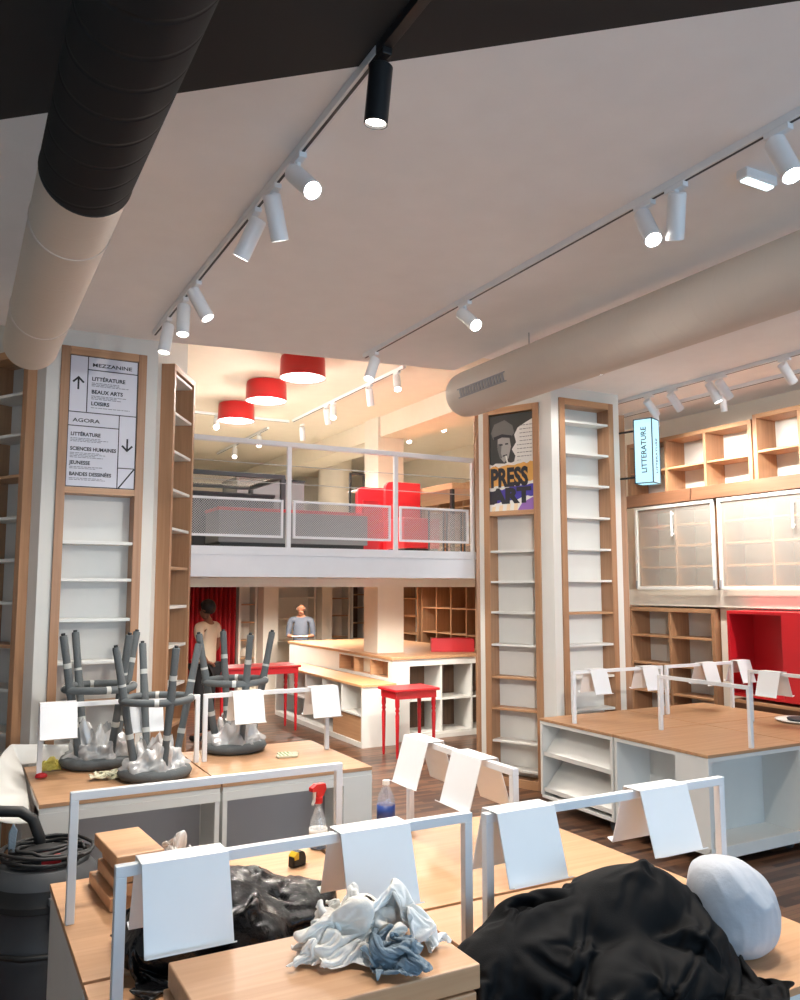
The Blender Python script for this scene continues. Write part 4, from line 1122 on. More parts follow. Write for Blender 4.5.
# fall of crumpled fabric: vertex grids of settled cloth (worked out beforehand with the cloth solver)
# each row: millimetre steps along the grid; x rows, then y rows, then z rows
DRAPE = {}
DRAPE['black'] = (76, 52, [
-405,11,12,11,11,8,11,1,13,12,12,10,13,15,15,7,13,0,10,12,4,11,9,9,13,14,16,15,18,16,11,-11,-1,-2,-4,1,5,9,11,19,20,17,16,17,16,15,15,13,14,12,12,11,6,13,12,12,17,12,15,17,11,-4,11,2,10,11,13,11,18,17,17,17,9,7,14,11,
-412,12,11,10,10,10,9,11,12,9,11,13,11,14,14,14,-1,14,10,6,11,8,13,11,12,15,16,17,16,12,-5,-7,-3,4,-7,2,14,17,16,14,21,16,19,19,11,15,13,13,12,11,11,11,10,5,15,14,12,15,16,16,-3,6,12,13,12,3,16,15,15,17,15,15,13,6,12,4,
-418,11,10,7,11,11,12,12,12,12,9,14,14,14,15,5,13,8,7,12,4,11,14,14,14,14,15,15,12,5,1,-14,4,-5,7,14,9,14,18,22,18,22,12,14,16,14,13,12,10,9,11,9,14,6,13,13,16,12,14,7,13,-4,12,10,16,15,9,17,14,16,12,8,14,12,5,6,
-417,3,10,11,9,11,13,11,13,11,14,14,15,14,13,7,13,5,12,6,12,7,13,15,12,14,16,13,9,-1,7,-13,-4,7,12,15,15,18,15,19,21,21,20,10,10,12,1,9,12,14,14,14,12,14,1,13,16,16,11,0,13,5,13,6,15,17,15,13,13,16,8,9,11,12,12,-2,
-414,-6,11,12,11,5,14,17,12,18,12,16,10,13,15,13,2,13,8,11,8,12,10,11,15,10,15,12,4,1,9,-12,8,11,14,15,13,19,21,14,18,19,13,8,9,12,10,1,13,9,17,16,17,16,3,10,11,14,13,-1,7,13,14,13,7,17,9,18,12,15,8,13,11,3,7,8,
-416,4,3,11,11,6,13,16,20,13,19,9,16,14,11,10,11,2,12,7,11,10,12,15,9,8,16,2,3,5,15,-6,9,13,13,16,21,15,20,20,13,9,14,12,12,4,8,5,10,15,13,16,13,16,14,10,10,5,13,6,4,8,14,16,12,18,6,15,14,12,12,8,2,8,11,-1,
-417,0,7,11,13,14,6,21,13,19,13,18,7,14,12,13,8,10,1,13,9,7,16,15,4,13,12,0,3,7,13,2,12,15,16,19,16,21,12,16,13,11,13,6,11,4,8,12,7,14,16,14,15,15,15,12,5,7,8,10,5,9,10,15,17,17,6,15,11,7,13,10,-1,13,-2,-1,
-423,9,7,11,11,12,19,10,20,12,18,8,16,15,14,4,12,9,2,13,9,11,11,16,6,8,10,12,3,1,6,12,15,14,18,19,21,19,5,17,14,12,-4,11,10,5,12,9,14,11,16,14,16,13,15,13,11,4,6,9,8,6,13,7,18,19,10,14,8,6,7,10,8,14,1,-9,
-423,6,12,13,14,16,10,14,18,17,9,16,16,8,16,12,3,10,3,13,7,6,15,15,15,1,13,7,9,7,5,13,12,16,19,20,19,16,13,10,13,-1,5,2,11,11,12,10,15,15,13,16,13,14,13,12,12,10,3,5,10,9,8,11,9,16,17,7,11,6,12,10,10,2,8,1,
-424,11,13,15,14,12,13,16,14,12,14,16,13,12,7,11,12,9,1,14,13,-2,19,16,6,6,11,11,12,8,11,9,14,18,19,18,18,13,11,11,9,11,5,-1,-1,11,13,15,13,17,13,17,13,15,12,11,11,10,8,2,7,10,8,13,1,15,17,12,4,7,11,12,1,10,-2,8,
-425,14,16,15,15,11,17,13,11,17,10,10,12,13,13,3,12,10,5,15,16,0,14,18,-1,12,10,10,12,9,15,14,11,19,19,16,16,13,15,-4,9,10,9,-3,9,4,13,17,19,14,17,17,14,9,12,13,10,10,11,6,2,8,11,10,8,1,14,14,13,5,13,-6,12,12,8,-7,
-425,15,15,18,15,11,15,16,13,13,8,15,9,15,6,13,-2,13,14,15,14,9,2,19,8,7,10,2,12,15,11,17,14,20,20,15,17,14,-6,8,10,9,-1,13,9,4,15,11,17,20,17,17,9,15,10,6,10,10,11,12,8,6,8,9,13,-1,6,14,8,13,9,8,-1,10,12,4,
-423,14,16,18,14,12,15,17,11,16,10,11,10,8,13,8,8,6,16,12,15,3,15,3,16,13,1,5,10,13,15,15,18,20,22,16,17,13,-5,8,9,-2,5,9,9,12,15,15,17,16,19,11,17,6,9,13,7,9,10,12,12,5,11,11,10,9,-2,6,11,13,10,14,-8,8,9,16,
-418,13,15,17,13,17,14,18,9,11,16,3,11,13,5,12,17,0,10,16,14,15,13,-3,13,10,5,6,11,10,15,16,17,21,20,19,15,15,-1,9,0,8,10,9,1,14,13,15,16,20,12,17,15,12,1,13,12,10,7,4,11,12,12,7,14,12,5,-5,7,10,15,2,13,5,4,13,
-414,14,13,16,16,16,17,17,8,11,16,4,9,13,2,17,16,9,-1,12,16,17,15,-3,10,10,11,0,8,12,13,16,19,21,18,19,16,14,11,-4,12,5,9,9,13,4,15,16,15,11,17,15,11,11,14,7,11,4,12,10,2,13,10,9,14,14,11,-2,-1,12,-2,14,5,8,11,16,
-409,12,13,15,15,16,14,19,11,14,7,12,12,-2,15,11,13,14,3,17,8,17,5,12,3,7,9,12,3,9,13,16,18,19,19,18,16,9,11,11,6,11,9,8,10,13,12,15,15,16,6,17,15,15,-4,8,12,12,10,3,16,7,14,9,10,14,13,6,-3,1,2,11,14,8,11,10,
-404,5,14,15,14,16,16,18,9,13,14,9,11,-1,15,15,3,14,15,5,17,13,9,13,9,-3,10,5,13,7,12,14,17,18,18,17,16,10,12,11,9,12,11,11,11,13,14,15,12,14,16,7,14,11,8,-3,11,12,9,4,16,10,15,12,10,11,14,8,4,0,-1,5,12,13,13,2,
-402,10,8,14,13,15,16,15,6,18,10,13,14,4,15,15,-4,9,15,11,17,15,13,14,8,0,2,12,3,13,8,14,15,18,18,16,13,14,13,11,11,13,13,11,13,15,15,11,13,14,11,8,12,9,2,10,8,3,15,8,15,12,15,14,8,11,15,7,-3,4,3,4,11,12,14,9,
-397,4,12,8,10,16,18,10,15,10,16,10,13,13,12,7,6,0,13,17,18,17,14,4,10,10,9,5,6,3,12,14,14,14,18,16,15,14,12,13,12,12,12,14,14,15,13,15,15,2,10,12,6,10,8,11,2,13,5,16,14,16,14,14,9,11,14,8,-3,10,5,-1,5,12,10,13,
-390,3,9,11,6,7,17,16,14,8,14,11,13,11,11,5,9,4,16,19,18,17,9,2,11,9,7,10,11,9,5,14,16,14,12,15,15,14,14,12,13,12,12,13,14,14,16,16,13,13,-1,7,12,1,12,11,12,8,6,13,16,18,15,14,11,11,13,9,-4,4,11,6,1,7,11,12,
-394,11,3,10,13,5,6,14,15,15,9,13,9,11,11,11,4,13,17,18,19,13,-1,9,11,10,10,9,11,12,10,12,10,17,12,15,12,14,14,12,12,13,11,12,13,14,17,12,13,13,13,1,8,11,4,13,10,15,9,5,17,17,17,15,12,8,8,15,5,-4,4,12,7,5,10,8,
-389,4,11,2,10,12,5,10,16,6,13,13,10,12,7,12,11,12,18,18,19,1,12,16,7,4,13,9,13,7,13,13,0,18,16,17,14,13,13,12,12,12,11,11,11,12,13,13,13,13,13,12,12,10,11,-3,13,15,15,10,11,15,17,16,8,16,3,8,13,5,-8,8,11,10,10,11,
-377,-9,9,12,-2,8,15,6,11,14,12,5,12,12,11,7,12,14,18,18,17,0,18,15,16,0,9,13,4,14,9,14,4,13,16,15,15,13,13,13,13,12,12,10,12,13,15,14,12,13,12,13,10,11,11,0,10,14,12,16,16,7,16,18,7,15,9,3,9,12,-9,0,8,11,13,4,
-380,7,3,6,9,-6,4,17,7,15,7,12,7,12,13,9,13,12,16,17,16,6,17,14,16,12,9,8,8,3,15,8,15,11,8,15,13,13,13,15,15,13,12,12,12,13,14,15,13,12,13,11,12,9,7,12,11,8,12,13,15,11,16,12,9,15,6,10,9,12,-3,-9,0,10,12,-1,
-373,13,8,3,2,-3,-2,-3,16,15,12,4,13,8,13,13,13,9,16,16,12,11,18,17,13,16,13,-3,12,12,2,15,9,14,9,14,10,14,16,16,16,14,13,12,12,13,14,14,13,14,11,13,11,10,9,11,13,11,7,13,12,16,10,12,11,15,6,15,10,-1,0,-1,-6,2,9,14,
-368,-1,10,5,-8,-3,1,5,14,16,5,16,8,14,7,13,13,10,15,15,11,14,17,16,16,16,7,11,9,12,1,7,15,9,13,14,12,11,18,18,16,14,13,12,13,13,13,14,14,12,12,12,12,12,11,5,11,12,13,11,10,16,11,11,14,10,16,7,-6,0,1,2,1,4,6,8,
-360,-14,3,3,4,3,-1,8,11,12,-2,13,13,15,11,12,13,12,14,13,13,14,17,17,17,16,11,6,12,3,13,7,4,11,13,12,13,17,18,18,16,15,12,13,12,13,13,14,13,14,11,12,11,12,11,12,5,10,13,12,11,14,12,11,12,17,9,-5,13,-4,3,5,7,3,6,6,
-366,-10,-9,5,1,5,-5,11,7,15,12,13,12,13,9,15,14,13,14,13,13,14,14,14,14,15,14,13,2,10,12,10,12,3,14,15,11,17,19,17,16,16,15,11,13,12,13,13,12,14,13,12,12,11,11,10,12,9,7,12,12,14,11,11,15,16,-5,12,12,5,4,1,4,6,6,1,
-375,-14,2,-7,3,3,6,-1,8,13,14,14,15,15,15,16,15,14,13,14,13,13,14,13,14,12,13,14,14,7,6,12,7,12,10,16,11,15,18,18,16,17,16,13,13,13,11,12,13,11,12,13,11,11,13,12,10,11,12,6,12,13,11,12,15,2,13,1,9,8,12,9,5,-1,5,8,
-384,-2,-14,-4,0,9,6,10,7,0,16,15,17,17,17,17,15,15,14,10,14,13,12,13,13,14,13,13,11,12,11,9,12,7,13,11,15,12,17,16,19,16,18,16,11,14,12,11,13,10,12,9,12,12,12,13,13,12,9,12,7,13,10,13,5,6,12,12,12,6,11,9,9,1,4,6,
-381,-11,-1,-11,-6,3,10,9,11,10,2,18,18,19,20,18,15,16,15,7,11,13,12,12,12,13,14,15,14,13,8,11,12,11,11,10,14,12,15,16,18,18,18,16,15,9,14,12,13,11,13,9,7,14,12,13,12,14,10,12,10,9,13,8,7,11,10,10,10,12,6,7,10,9,8,4,
-383,-3,-3,-6,-11,-1,2,8,12,12,12,10,18,21,20,20,16,15,16,13,7,9,11,10,12,12,13,15,16,15,15,11,12,10,10,8,12,13,14,15,16,19,15,18,15,13,11,14,12,8,11,13,14,7,14,14,13,11,13,11,12,11,10,9,11,11,8,10,6,7,9,10,10,10,11,5,
-387,-9,-5,0,9,-1,-6,1,7,14,15,14,13,20,21,21,18,14,16,14,15,9,5,10,11,10,10,13,15,15,16,14,12,12,10,11,10,11,13,14,16,16,18,13,15,14,14,15,11,12,8,11,9,16,14,14,14,12,13,11,13,11,12,10,6,12,10,10,11,9,7,8,10,10,5,7,
-400,2,-8,12,5,4,0,-4,0,10,15,17,16,14,23,19,18,18,12,16,13,14,13,6,11,7,11,12,9,16,16,14,13,12,11,11,9,9,12,14,14,17,16,16,15,15,14,14,13,9,13,11,4,13,14,14,13,17,13,14,14,12,14,12,-1,6,11,10,10,10,11,-2,9,15,14,10,
-393,-14,-5,9,4,5,11,8,-5,6,9,16,19,13,21,18,19,18,18,11,15,16,4,13,12,-2,11,6,16,17,17,17,16,13,6,10,11,9,11,12,14,14,14,15,15,15,15,15,15,14,14,13,0,11,12,14,17,13,18,15,14,16,11,15,11,-7,-2,10,10,4,9,15,-3,12,13,13,
-387,-9,-7,-7,7,8,9,8,12,5,2,10,15,18,19,16,19,16,19,17,8,16,13,7,8,12,5,13,2,19,17,17,15,11,14,6,9,11,10,12,13,13,14,14,15,15,16,15,16,15,13,13,14,9,6,14,11,17,16,14,18,15,17,10,13,3,-7,-8,8,13,10,0,15,10,7,6,
-383,9,-4,-6,-9,6,7,7,9,11,6,5,11,15,18,15,16,17,17,19,14,5,17,15,5,14,6,3,16,4,19,17,11,15,16,13,6,9,10,10,12,12,13,14,14,15,16,16,16,16,15,14,12,13,12,11,9,16,12,17,18,14,15,15,13,2,5,-9,-6,6,12,12,-4,15,1,9,
-396,4,13,10,-1,-1,2,7,7,8,9,8,7,12,14,14,15,14,16,17,18,-4,17,15,16,6,10,9,14,1,17,18,9,16,16,12,11,9,10,10,10,12,12,12,14,15,16,16,16,17,15,15,14,12,13,11,14,9,15,17,17,17,14,13,12,13,6,-3,-8,-5,1,14,10,-9,14,0,
-414,13,12,13,17,4,3,4,6,5,6,8,9,9,10,13,13,13,13,16,10,15,4,12,15,16,12,9,10,9,9,16,8,16,17,13,9,13,12,7,11,10,12,13,13,15,15,16,16,17,16,15,15,13,13,12,12,12,15,15,17,16,16,13,13,16,9,3,-6,-8,0,-5,16,-11,7,1,
-419,13,13,14,8,17,11,6,6,6,5,5,5,9,7,9,9,11,15,16,15,4,16,9,15,11,12,8,10,10,14,13,9,18,14,16,16,7,14,11,4,13,13,10,14,14,15,15,16,16,16,16,15,14,13,13,12,12,15,15,17,17,15,13,17,10,12,9,2,-7,-7,-1,-4,7,-18,8,
-423,10,13,12,14,17,18,-8,9,8,7,9,8,10,8,6,8,11,7,13,15,17,4,15,10,11,11,11,12,12,12,8,16,16,16,16,17,5,18,12,11,7,8,13,11,15,14,14,15,16,16,16,16,15,13,12,12,13,14,14,15,16,17,12,18,10,9,9,11,2,-6,-4,-1,0,-17,-10,
-424,9,14,11,14,17,11,6,7,7,11,9,8,8,10,9,4,8,12,9,11,12,12,13,12,12,11,11,11,11,10,13,14,13,12,18,19,7,16,16,15,2,13,3,14,15,12,15,15,15,17,17,16,15,13,11,12,12,13,12,15,13,18,13,16,13,11,7,7,9,4,0,-9,-2,-14,-20,
-426,14,7,13,16,15,18,8,5,9,12,7,11,5,8,10,10,4,9,13,10,11,12,12,12,12,11,10,9,10,11,13,12,8,19,14,20,18,11,11,9,8,13,9,9,12,14,16,14,15,18,16,17,15,13,8,11,12,14,13,8,16,15,15,12,14,8,9,8,10,10,3,-1,-16,-9,-15,
-422,11,13,9,15,13,18,3,12,13,13,8,12,8,4,9,9,8,9,9,13,10,11,11,12,10,8,9,10,10,11,12,11,11,19,14,19,21,16,-6,15,9,17,7,13,12,11,14,17,14,16,18,15,15,14,11,3,12,13,14,12,7,12,14,14,14,11,6,11,10,9,4,3,-17,-14,-1,
-418,11,11,8,11,16,18,12,8,11,16,10,10,11,8,3,10,10,9,6,12,12,10,11,10,10,11,10,10,10,2,10,12,16,18,14,19,20,17,-7,12,12,14,13,9,13,14,11,16,17,14,17,14,14,12,10,8,6,12,13,15,12,7,6,15,10,11,11,13,11,8,11,-2,-16,-15,-7,
-411,7,7,12,12,12,18,11,15,11,7,17,12,13,9,6,7,9,10,9,7,11,10,11,11,10,8,10,11,9,9,7,13,12,17,13,19,19,16,-5,11,15,14,10,13,6,15,14,13,14,18,16,14,10,13,9,10,2,12,11,15,12,12,3,7,15,13,18,6,9,10,9,4,-10,-17,-15,
-402,4,8,9,10,12,15,13,13,16,9,14,9,16,14,6,9,8,8,8,12,8,10,11,9,10,8,10,8,9,11,11,7,13,13,17,19,18,13,-4,11,13,13,11,13,13,9,13,16,14,17,10,13,15,7,13,13,-6,12,13,14,8,7,14,11,5,14,15,16,12,6,2,5,-4,-11,-19,
-389,3,5,7,8,10,15,13,5,13,18,19,8,14,14,7,12,9,9,9,7,10,10,12,9,9,9,8,9,7,5,11,13,12,15,15,17,15,14,0,13,11,12,13,10,8,14,14,15,16,9,12,15,11,8,13,10,2,1,9,15,12,10,5,11,14,15,14,12,6,7,5,0,2,-5,-12,
-377,3,4,5,8,7,13,15,8,10,13,22,10,16,14,5,12,10,10,5,10,11,9,11,11,9,7,8,8,7,5,12,6,14,13,17,13,12,13,11,13,9,13,12,13,13,10,13,13,9,12,13,10,13,10,7,9,4,-4,9,8,15,13,12,17,1,15,13,12,5,7,6,0,2,-7,-1,
-365,2,4,5,8,6,10,11,15,11,10,14,17,17,11,6,11,12,10,6,8,8,12,10,10,8,10,6,6,9,7,5,11,7,16,16,16,8,14,14,13,11,11,11,14,13,11,12,13,13,6,11,14,7,15,16,-9,0,7,10,9,3,14,13,16,3,20,8,7,6,9,-1,4,-2,1,-5,
-355,3,5,5,5,6,5,10,16,18,11,15,4,13,16,10,11,9,13,9,4,9,11,10,11,9,10,7,6,9,2,9,8,10,7,14,16,15,14,12,13,12,12,12,13,13,13,13,12,11,8,14,9,16,16,-7,13,-6,8,14,10,-11,16,11,15,5,15,2,7,8,7,6,-7,6,-6,5,
-345,4,4,8,7,8,6,4,12,19,16,10,-2,18,7,15,8,9,9,13,10,3,10,10,11,9,10,10,8,7,5,8,4,7,10,13,14,15,15,14,13,12,12,11,13,12,13,12,13,13,14,12,16,14,-7,8,15,-1,7,14,-8,12,4,6,15,13,1,6,4,6,6,6,2,-5,5,-6,
-366,10,9,8,10,6,9,9,-1,-2,1,8,6,9,9,16,12,-2,1,1,3,-5,2,-6,-1,-1,1,4,-5,10,-15,-15,-9,-16,-14,-8,10,-11,12,0,7,-5,8,4,1,3,2,1,1,2,0,0,7,4,-1,2,0,-2,-9,-3,9,-13,-2,-2,-1,1,6,-8,0,3,4,4,11,11,-4,2,
-339,10,7,4,7,4,6,6,-1,1,0,5,9,10,7,11,10,2,1,5,1,0,-1,-2,0,-1,0,0,-2,-4,-12,-16,-16,-9,-10,-6,-6,0,6,16,-4,11,2,2,8,3,2,-1,-2,-1,3,-5,2,13,-4,-4,8,-7,-6,-1,3,-9,-1,0,-1,8,-8,4,-2,2,4,5,6,8,-3,4,
-317,7,8,2,4,4,1,3,4,3,1,6,9,9,4,10,6,8,0,-1,7,-3,-1,2,-3,1,2,-3,-7,-14,-15,-5,-14,-13,-6,-3,0,4,1,4,10,-1,13,7,0,-1,-3,0,3,3,-4,1,-5,13,4,-5,-2,2,-5,-3,1,-3,-1,-3,5,-7,5,-2,2,3,-1,9,4,0,5,5,
-298,5,8,1,-7,3,3,6,5,5,5,6,8,8,8,8,2,7,-2,0,-2,6,-1,-4,5,1,1,-6,-9,-16,-14,-7,-13,-12,3,-3,0,0,9,4,6,1,2,10,9,-2,-11,6,4,2,-5,-4,-2,1,16,-4,-2,-1,-3,-2,2,-1,-2,-4,-5,4,3,-6,8,2,-3,8,5,0,3,6,
-283,4,0,0,-1,2,3,5,9,5,8,7,11,8,6,2,5,-1,4,-5,0,-2,8,-6,-4,11,-2,-6,-14,-16,-10,-6,-12,-8,-9,3,10,2,1,12,-3,5,7,9,-9,6,-5,-11,-2,11,3,1,-1,-6,13,4,-2,-2,-1,-1,-3,3,-1,-7,-2,-3,1,0,9,2,-3,3,4,4,0,12,
-270,2,1,-1,-1,2,3,7,5,12,7,11,3,7,7,8,-4,5,-7,4,-5,0,6,-3,-9,13,1,-16,-14,-12,-2,-13,-11,-7,2,4,1,10,4,4,-6,12,6,-3,-4,-11,9,-9,-8,0,10,-6,10,4,5,2,-3,10,-2,-3,0,-6,-4,4,-2,-2,1,-1,6,-4,3,7,-7,9,4,9,
-257,-1,2,-1,0,-2,9,1,13,7,13,3,10,6,7,1,2,-8,5,-2,-1,0,-3,3,-10,-1,11,-15,-13,-10,-4,-13,-7,-3,-1,0,13,-4,15,-3,4,-8,2,-11,2,10,-9,4,-12,-4,2,8,-8,5,4,5,12,8,7,-5,0,-9,0,-3,2,1,2,-4,7,-8,6,6,-7,-1,10,12,
-247,-1,3,-1,-6,10,0,10,7,12,3,13,-2,5,6,12,-5,-2,5,-2,-2,-4,-2,2,-10,-11,11,-6,-12,-7,-8,-6,-5,-1,-1,-1,-1,1,19,1,-4,-7,-13,-3,-3,11,3,-7,2,-9,-1,7,-4,7,3,4,5,11,8,3,-8,-2,-8,5,1,2,0,-7,8,-7,9,-3,2,0,11,12,
-235,0,-3,0,1,3,11,9,6,6,9,6,0,8,0,5,5,-1,3,-1,-3,-6,0,-7,-6,-11,-4,11,-10,-10,-5,-8,4,-1,-1,-1,-1,-7,5,12,-5,-11,-10,-11,-2,4,6,10,0,-5,-7,1,8,5,3,3,3,4,10,7,-2,-8,-4,-2,8,0,2,-9,7,-7,5,8,0,5,12,10,
-222,1,-1,1,3,3,9,5,8,4,3,3,10,3,6,1,6,-2,4,-2,-6,-3,-1,-9,-7,-10,-7,4,1,-10,-7,-5,-10,6,-2,-12,6,11,-10,10,-8,-5,-9,-8,-7,-1,6,5,12,2,-7,2,7,2,3,3,3,2,5,10,4,-5,-6,-6,10,1,1,-4,7,-5,3,5,6,4,14,13,
-209,3,0,2,4,4,5,4,7,6,3,-2,10,6,-4,11,5,-3,5,-4,-6,-5,-15,4,-9,-6,-5,-7,6,-9,-4,-5,-13,0,-7,8,2,-9,1,-5,-8,-4,11,-6,-8,-2,3,0,6,13,0,0,6,7,2,-1,2,2,0,6,9,1,-6,-7,2,12,-2,1,0,3,3,4,5,10,11,14,
-194,2,1,3,5,5,4,5,5,2,0,5,3,0,6,7,3,-2,7,-4,-6,-9,-14,4,-13,1,-6,-7,-4,1,-9,-3,-12,-6,-1,10,3,-7,-9,-11,-4,-5,11,3,-7,-3,0,4,4,5,9,3,7,1,6,2,2,2,0,-2,3,5,3,-6,-7,12,7,-4,6,2,6,3,8,10,10,13,
-177,1,2,3,5,4,4,-1,5,6,-2,7,2,-5,7,9,0,-3,5,-12,3,-13,-11,-7,1,3,-7,-7,-5,-5,-2,-7,-9,-6,-4,9,1,-6,-9,-10,4,-12,9,-6,-2,7,1,4,1,6,4,12,1,9,7,0,4,2,0,-2,-3,5,-1,2,-7,-1,14,4,3,3,5,5,11,10,11,6,
-160,1,1,3,5,-1,4,1,7,3,0,1,0,-1,7,7,-1,-1,-14,-6,8,-7,-9,-7,-3,7,-6,-7,-4,-6,-5,-6,-8,-8,0,-8,8,-1,-14,-10,12,-8,-7,3,3,-5,10,4,6,-1,11,8,6,4,13,2,0,-5,-9,12,0,0,-4,6,-3,-7,8,12,6,5,1,4,8,13,14,8,
-143,-1,3,2,1,1,2,3,7,2,-1,0,-1,-2,9,4,1,-10,-12,-9,-7,8,-2,-4,-6,5,-4,-3,-6,-4,-5,-7,-7,-6,-10,-5,-2,-1,3,-10,-4,9,0,-4,-1,-8,3,6,5,14,5,13,4,4,-3,12,-5,-11,-3,3,14,-5,4,5,-3,-4,2,12,11,-1,7,-1,12,13,12,-3,
-130,2,2,1,1,2,1,4,5,1,-9,7,-6,1,2,11,-5,-6,-12,-7,-14,0,13,-7,-2,-8,6,-2,-2,-4,-5,-6,-9,-8,-5,-6,-3,1,3,-6,-6,1,6,-5,-4,3,0,5,6,7,12,6,9,1,-6,-10,-4,0,5,7,-2,11,-6,6,7,-4,0,6,13,7,5,0,-3,4,13,14,
-122,6,0,0,3,2,-1,-1,14,-8,-1,-2,3,1,-2,7,-15,1,-5,-18,1,-3,11,-3,-7,-4,-5,10,-1,-2,-5,-6,-9,-8,-7,-2,-3,1,2,-5,-3,-1,3,-4,2,1,4,3,4,8,5,12,0,-4,-9,-13,-3,6,7,8,-5,10,-3,3,7,5,-3,5,8,8,8,4,-2,-7,1,16,
-112,-5,10,-2,6,4,-1,-3,9,-1,-3,-1,5,0,-2,-1,-14,-12,2,-13,6,0,4,1,-5,-6,-7,2,13,1,-5,-6,-8,-8,-7,-6,2,-1,1,-3,-3,-1,0,2,1,3,4,3,3,4,9,-11,3,-9,-14,-5,8,4,9,7,-7,9,0,1,9,6,-1,5,9,8,7,5,-1,-6,-6,-1,
-102,-12,1,11,8,5,1,-8,4,10,-1,-6,5,5,-4,-8,-12,-15,-7,1,6,2,4,-13,1,1,-8,-9,12,13,3,-7,-7,-8,-7,-5,-5,0,1,0,-2,-1,1,1,2,4,3,4,4,-8,-9,5,-13,-12,-5,5,11,2,11,7,-9,2,6,2,9,7,2,6,8,3,4,8,5,-5,-5,-8,
-101,-3,-7,0,14,14,3,-2,-5,10,3,-5,6,-8,0,-13,-6,-13,-2,3,5,5,-12,-14,-2,5,-10,0,6,8,14,5,-7,-9,-4,-6,-5,-3,-1,0,0,-1,0,2,2,4,4,3,-4,-5,-12,-10,-2,-15,3,4,0,11,11,9,-6,-3,4,4,8,9,6,6,9,4,-1,4,8,2,-9,-3,
-93,-3,-2,-6,2,14,16,-7,-3,2,10,1,-11,-4,4,-6,-11,-5,0,5,5,-10,-17,-7,-3,-1,8,-1,3,-3,2,5,13,1,-9,-3,-1,-4,-2,-2,-1,0,0,2,3,3,4,-10,-8,-4,0,-13,-8,-7,5,-5,8,3,5,16,2,-3,-1,4,8,11,8,6,5,7,1,0,3,5,-2,-12,
-83,-5,0,-4,-8,7,16,13,-3,-7,-3,-2,9,-4,-7,2,-6,-6,2,6,-1,-20,-10,0,-2,-3,0,7,-4,5,0,4,12,1,-3,-2,-4,-2,-2,-2,-2,-1,1,2,3,4,-9,-7,-7,-5,-3,-3,-7,-9,-3,5,6,3,-2,6,14,3,-4,4,10,7,10,7,5,4,5,1,3,-2,-3,-2,
-79,5,-3,-2,-5,-7,6,16,11,3,-5,-9,-2,6,-4,-6,-3,-2,2,4,-5,-20,-5,-4,2,-2,-2,-2,6,1,3,1,12,6,-2,-2,-2,-3,-2,-3,-2,-1,1,3,2,0,1,-9,-8,-10,0,-4,-10,-4,-4,4,4,-5,8,-3,5,14,2,1,10,8,8,9,5,4,6,1,0,2,1,-6,
-71,4,6,0,-7,-3,-9,2,14,-1,13,-5,-9,6,1,-5,-2,-4,2,3,-7,-18,0,-10,2,-11,2,2,0,9,-2,6,2,5,11,-1,-3,-4,-4,-3,0,1,0,1,-1,-1,-3,3,-5,-11,-8,0,-6,-10,2,-1,-4,8,3,1,-1,11,2,8,9,7,8,8,6,5,6,4,-2,4,1,-11,
-59,-3,1,6,5,-3,-6,-7,-3,-4,10,15,-4,-7,1,5,-2,-5,1,2,-10,-13,1,-7,-9,-4,1,-1,3,-3,11,1,6,1,10,4,-8,-4,-2,2,-1,1,0,-1,-2,-3,-3,-4,5,-9,-1,-6,-6,-4,1,-5,1,1,7,1,-1,4,8,8,8,8,9,3,8,8,7,5,-1,-2,-4,1,
-47,-5,6,7,0,-2,-2,-3,-3,-5,-6,4,12,-2,-7,2,4,-4,1,0,-10,-10,1,-8,-7,-6,0,0,2,-7,12,5,1,6,6,6,-7,-8,3,2,2,-2,-1,-1,-3,-3,-5,-3,-4,7,-6,1,-2,-3,-2,-2,-2,2,2,3,-1,3,7,8,8,9,4,10,-4,11,9,8,3,-2,-5,-11,
-37,-3,-2,11,10,-2,-1,-14,3,0,-9,-2,-1,0,8,-4,4,-2,0,-5,-7,-7,-1,-4,-6,-7,-11,11,-6,0,6,-5,13,9,8,-8,-4,1,2,3,1,1,-5,-1,0,-4,-6,-7,-4,-1,6,1,1,0,1,-2,-2,1,1,-1,-1,2,7,8,9,4,11,1,4,12,9,5,-3,2,-6,-7,
-28,1,-7,5,12,3,-13,1,-4,6,-2,-3,-2,0,-2,1,1,-1,-2,-3,-5,-5,-6,-9,-9,-8,-6,-2,13,3,2,-2,3,14,7,-3,-6,0,4,0,-3,6,-1,-5,-2,4,-6,-8,-8,-5,0,1,2,2,3,6,0,-6,7,0,-2,2,6,8,6,6,4,6,6,2,6,13,2,-8,-7,-12,
-19,-8,7,-5,5,11,-1,-4,-3,0,-1,-1,-1,-1,0,-1,-1,-1,-2,0,-1,-3,-4,-6,-7,-8,-7,-8,-2,7,9,3,-5,2,13,2,-5,-1,3,0,-4,0,8,-4,-4,-2,7,-4,-5,-10,-8,2,3,2,0,-1,7,0,-3,9,0,-1,6,6,4,4,5,10,6,3,4,-7,9,-13,-8,-7,
-12,-1,-1,-1,2,7,10,-2,-2,-1,-1,-2,-3,-2,-2,-2,-1,0,0,-3,3,1,-1,-1,-4,-5,-8,-7,-8,-6,1,9,2,-7,3,11,-1,-3,2,-1,0,-4,6,3,-7,0,-5,6,-6,4,-6,-10,1,3,2,0,-3,3,4,1,8,0,4,3,4,5,6,5,0,-4,8,1,0,-2,-13,-10,
0,-1,-3,3,0,2,3,9,2,-2,-3,-1,-4,-3,-3,-1,-2,0,3,-2,0,1,0,1,2,-1,-4,-5,-8,-8,-5,-3,-1,1,3,-1,5,-2,1,-2,0,-3,-1,8,-3,-9,-3,6,-5,3,1,2,-8,-1,1,2,1,0,4,1,5,6,1,4,4,-5,-2,-2,-1,0,1,1,1,4,5,-13,
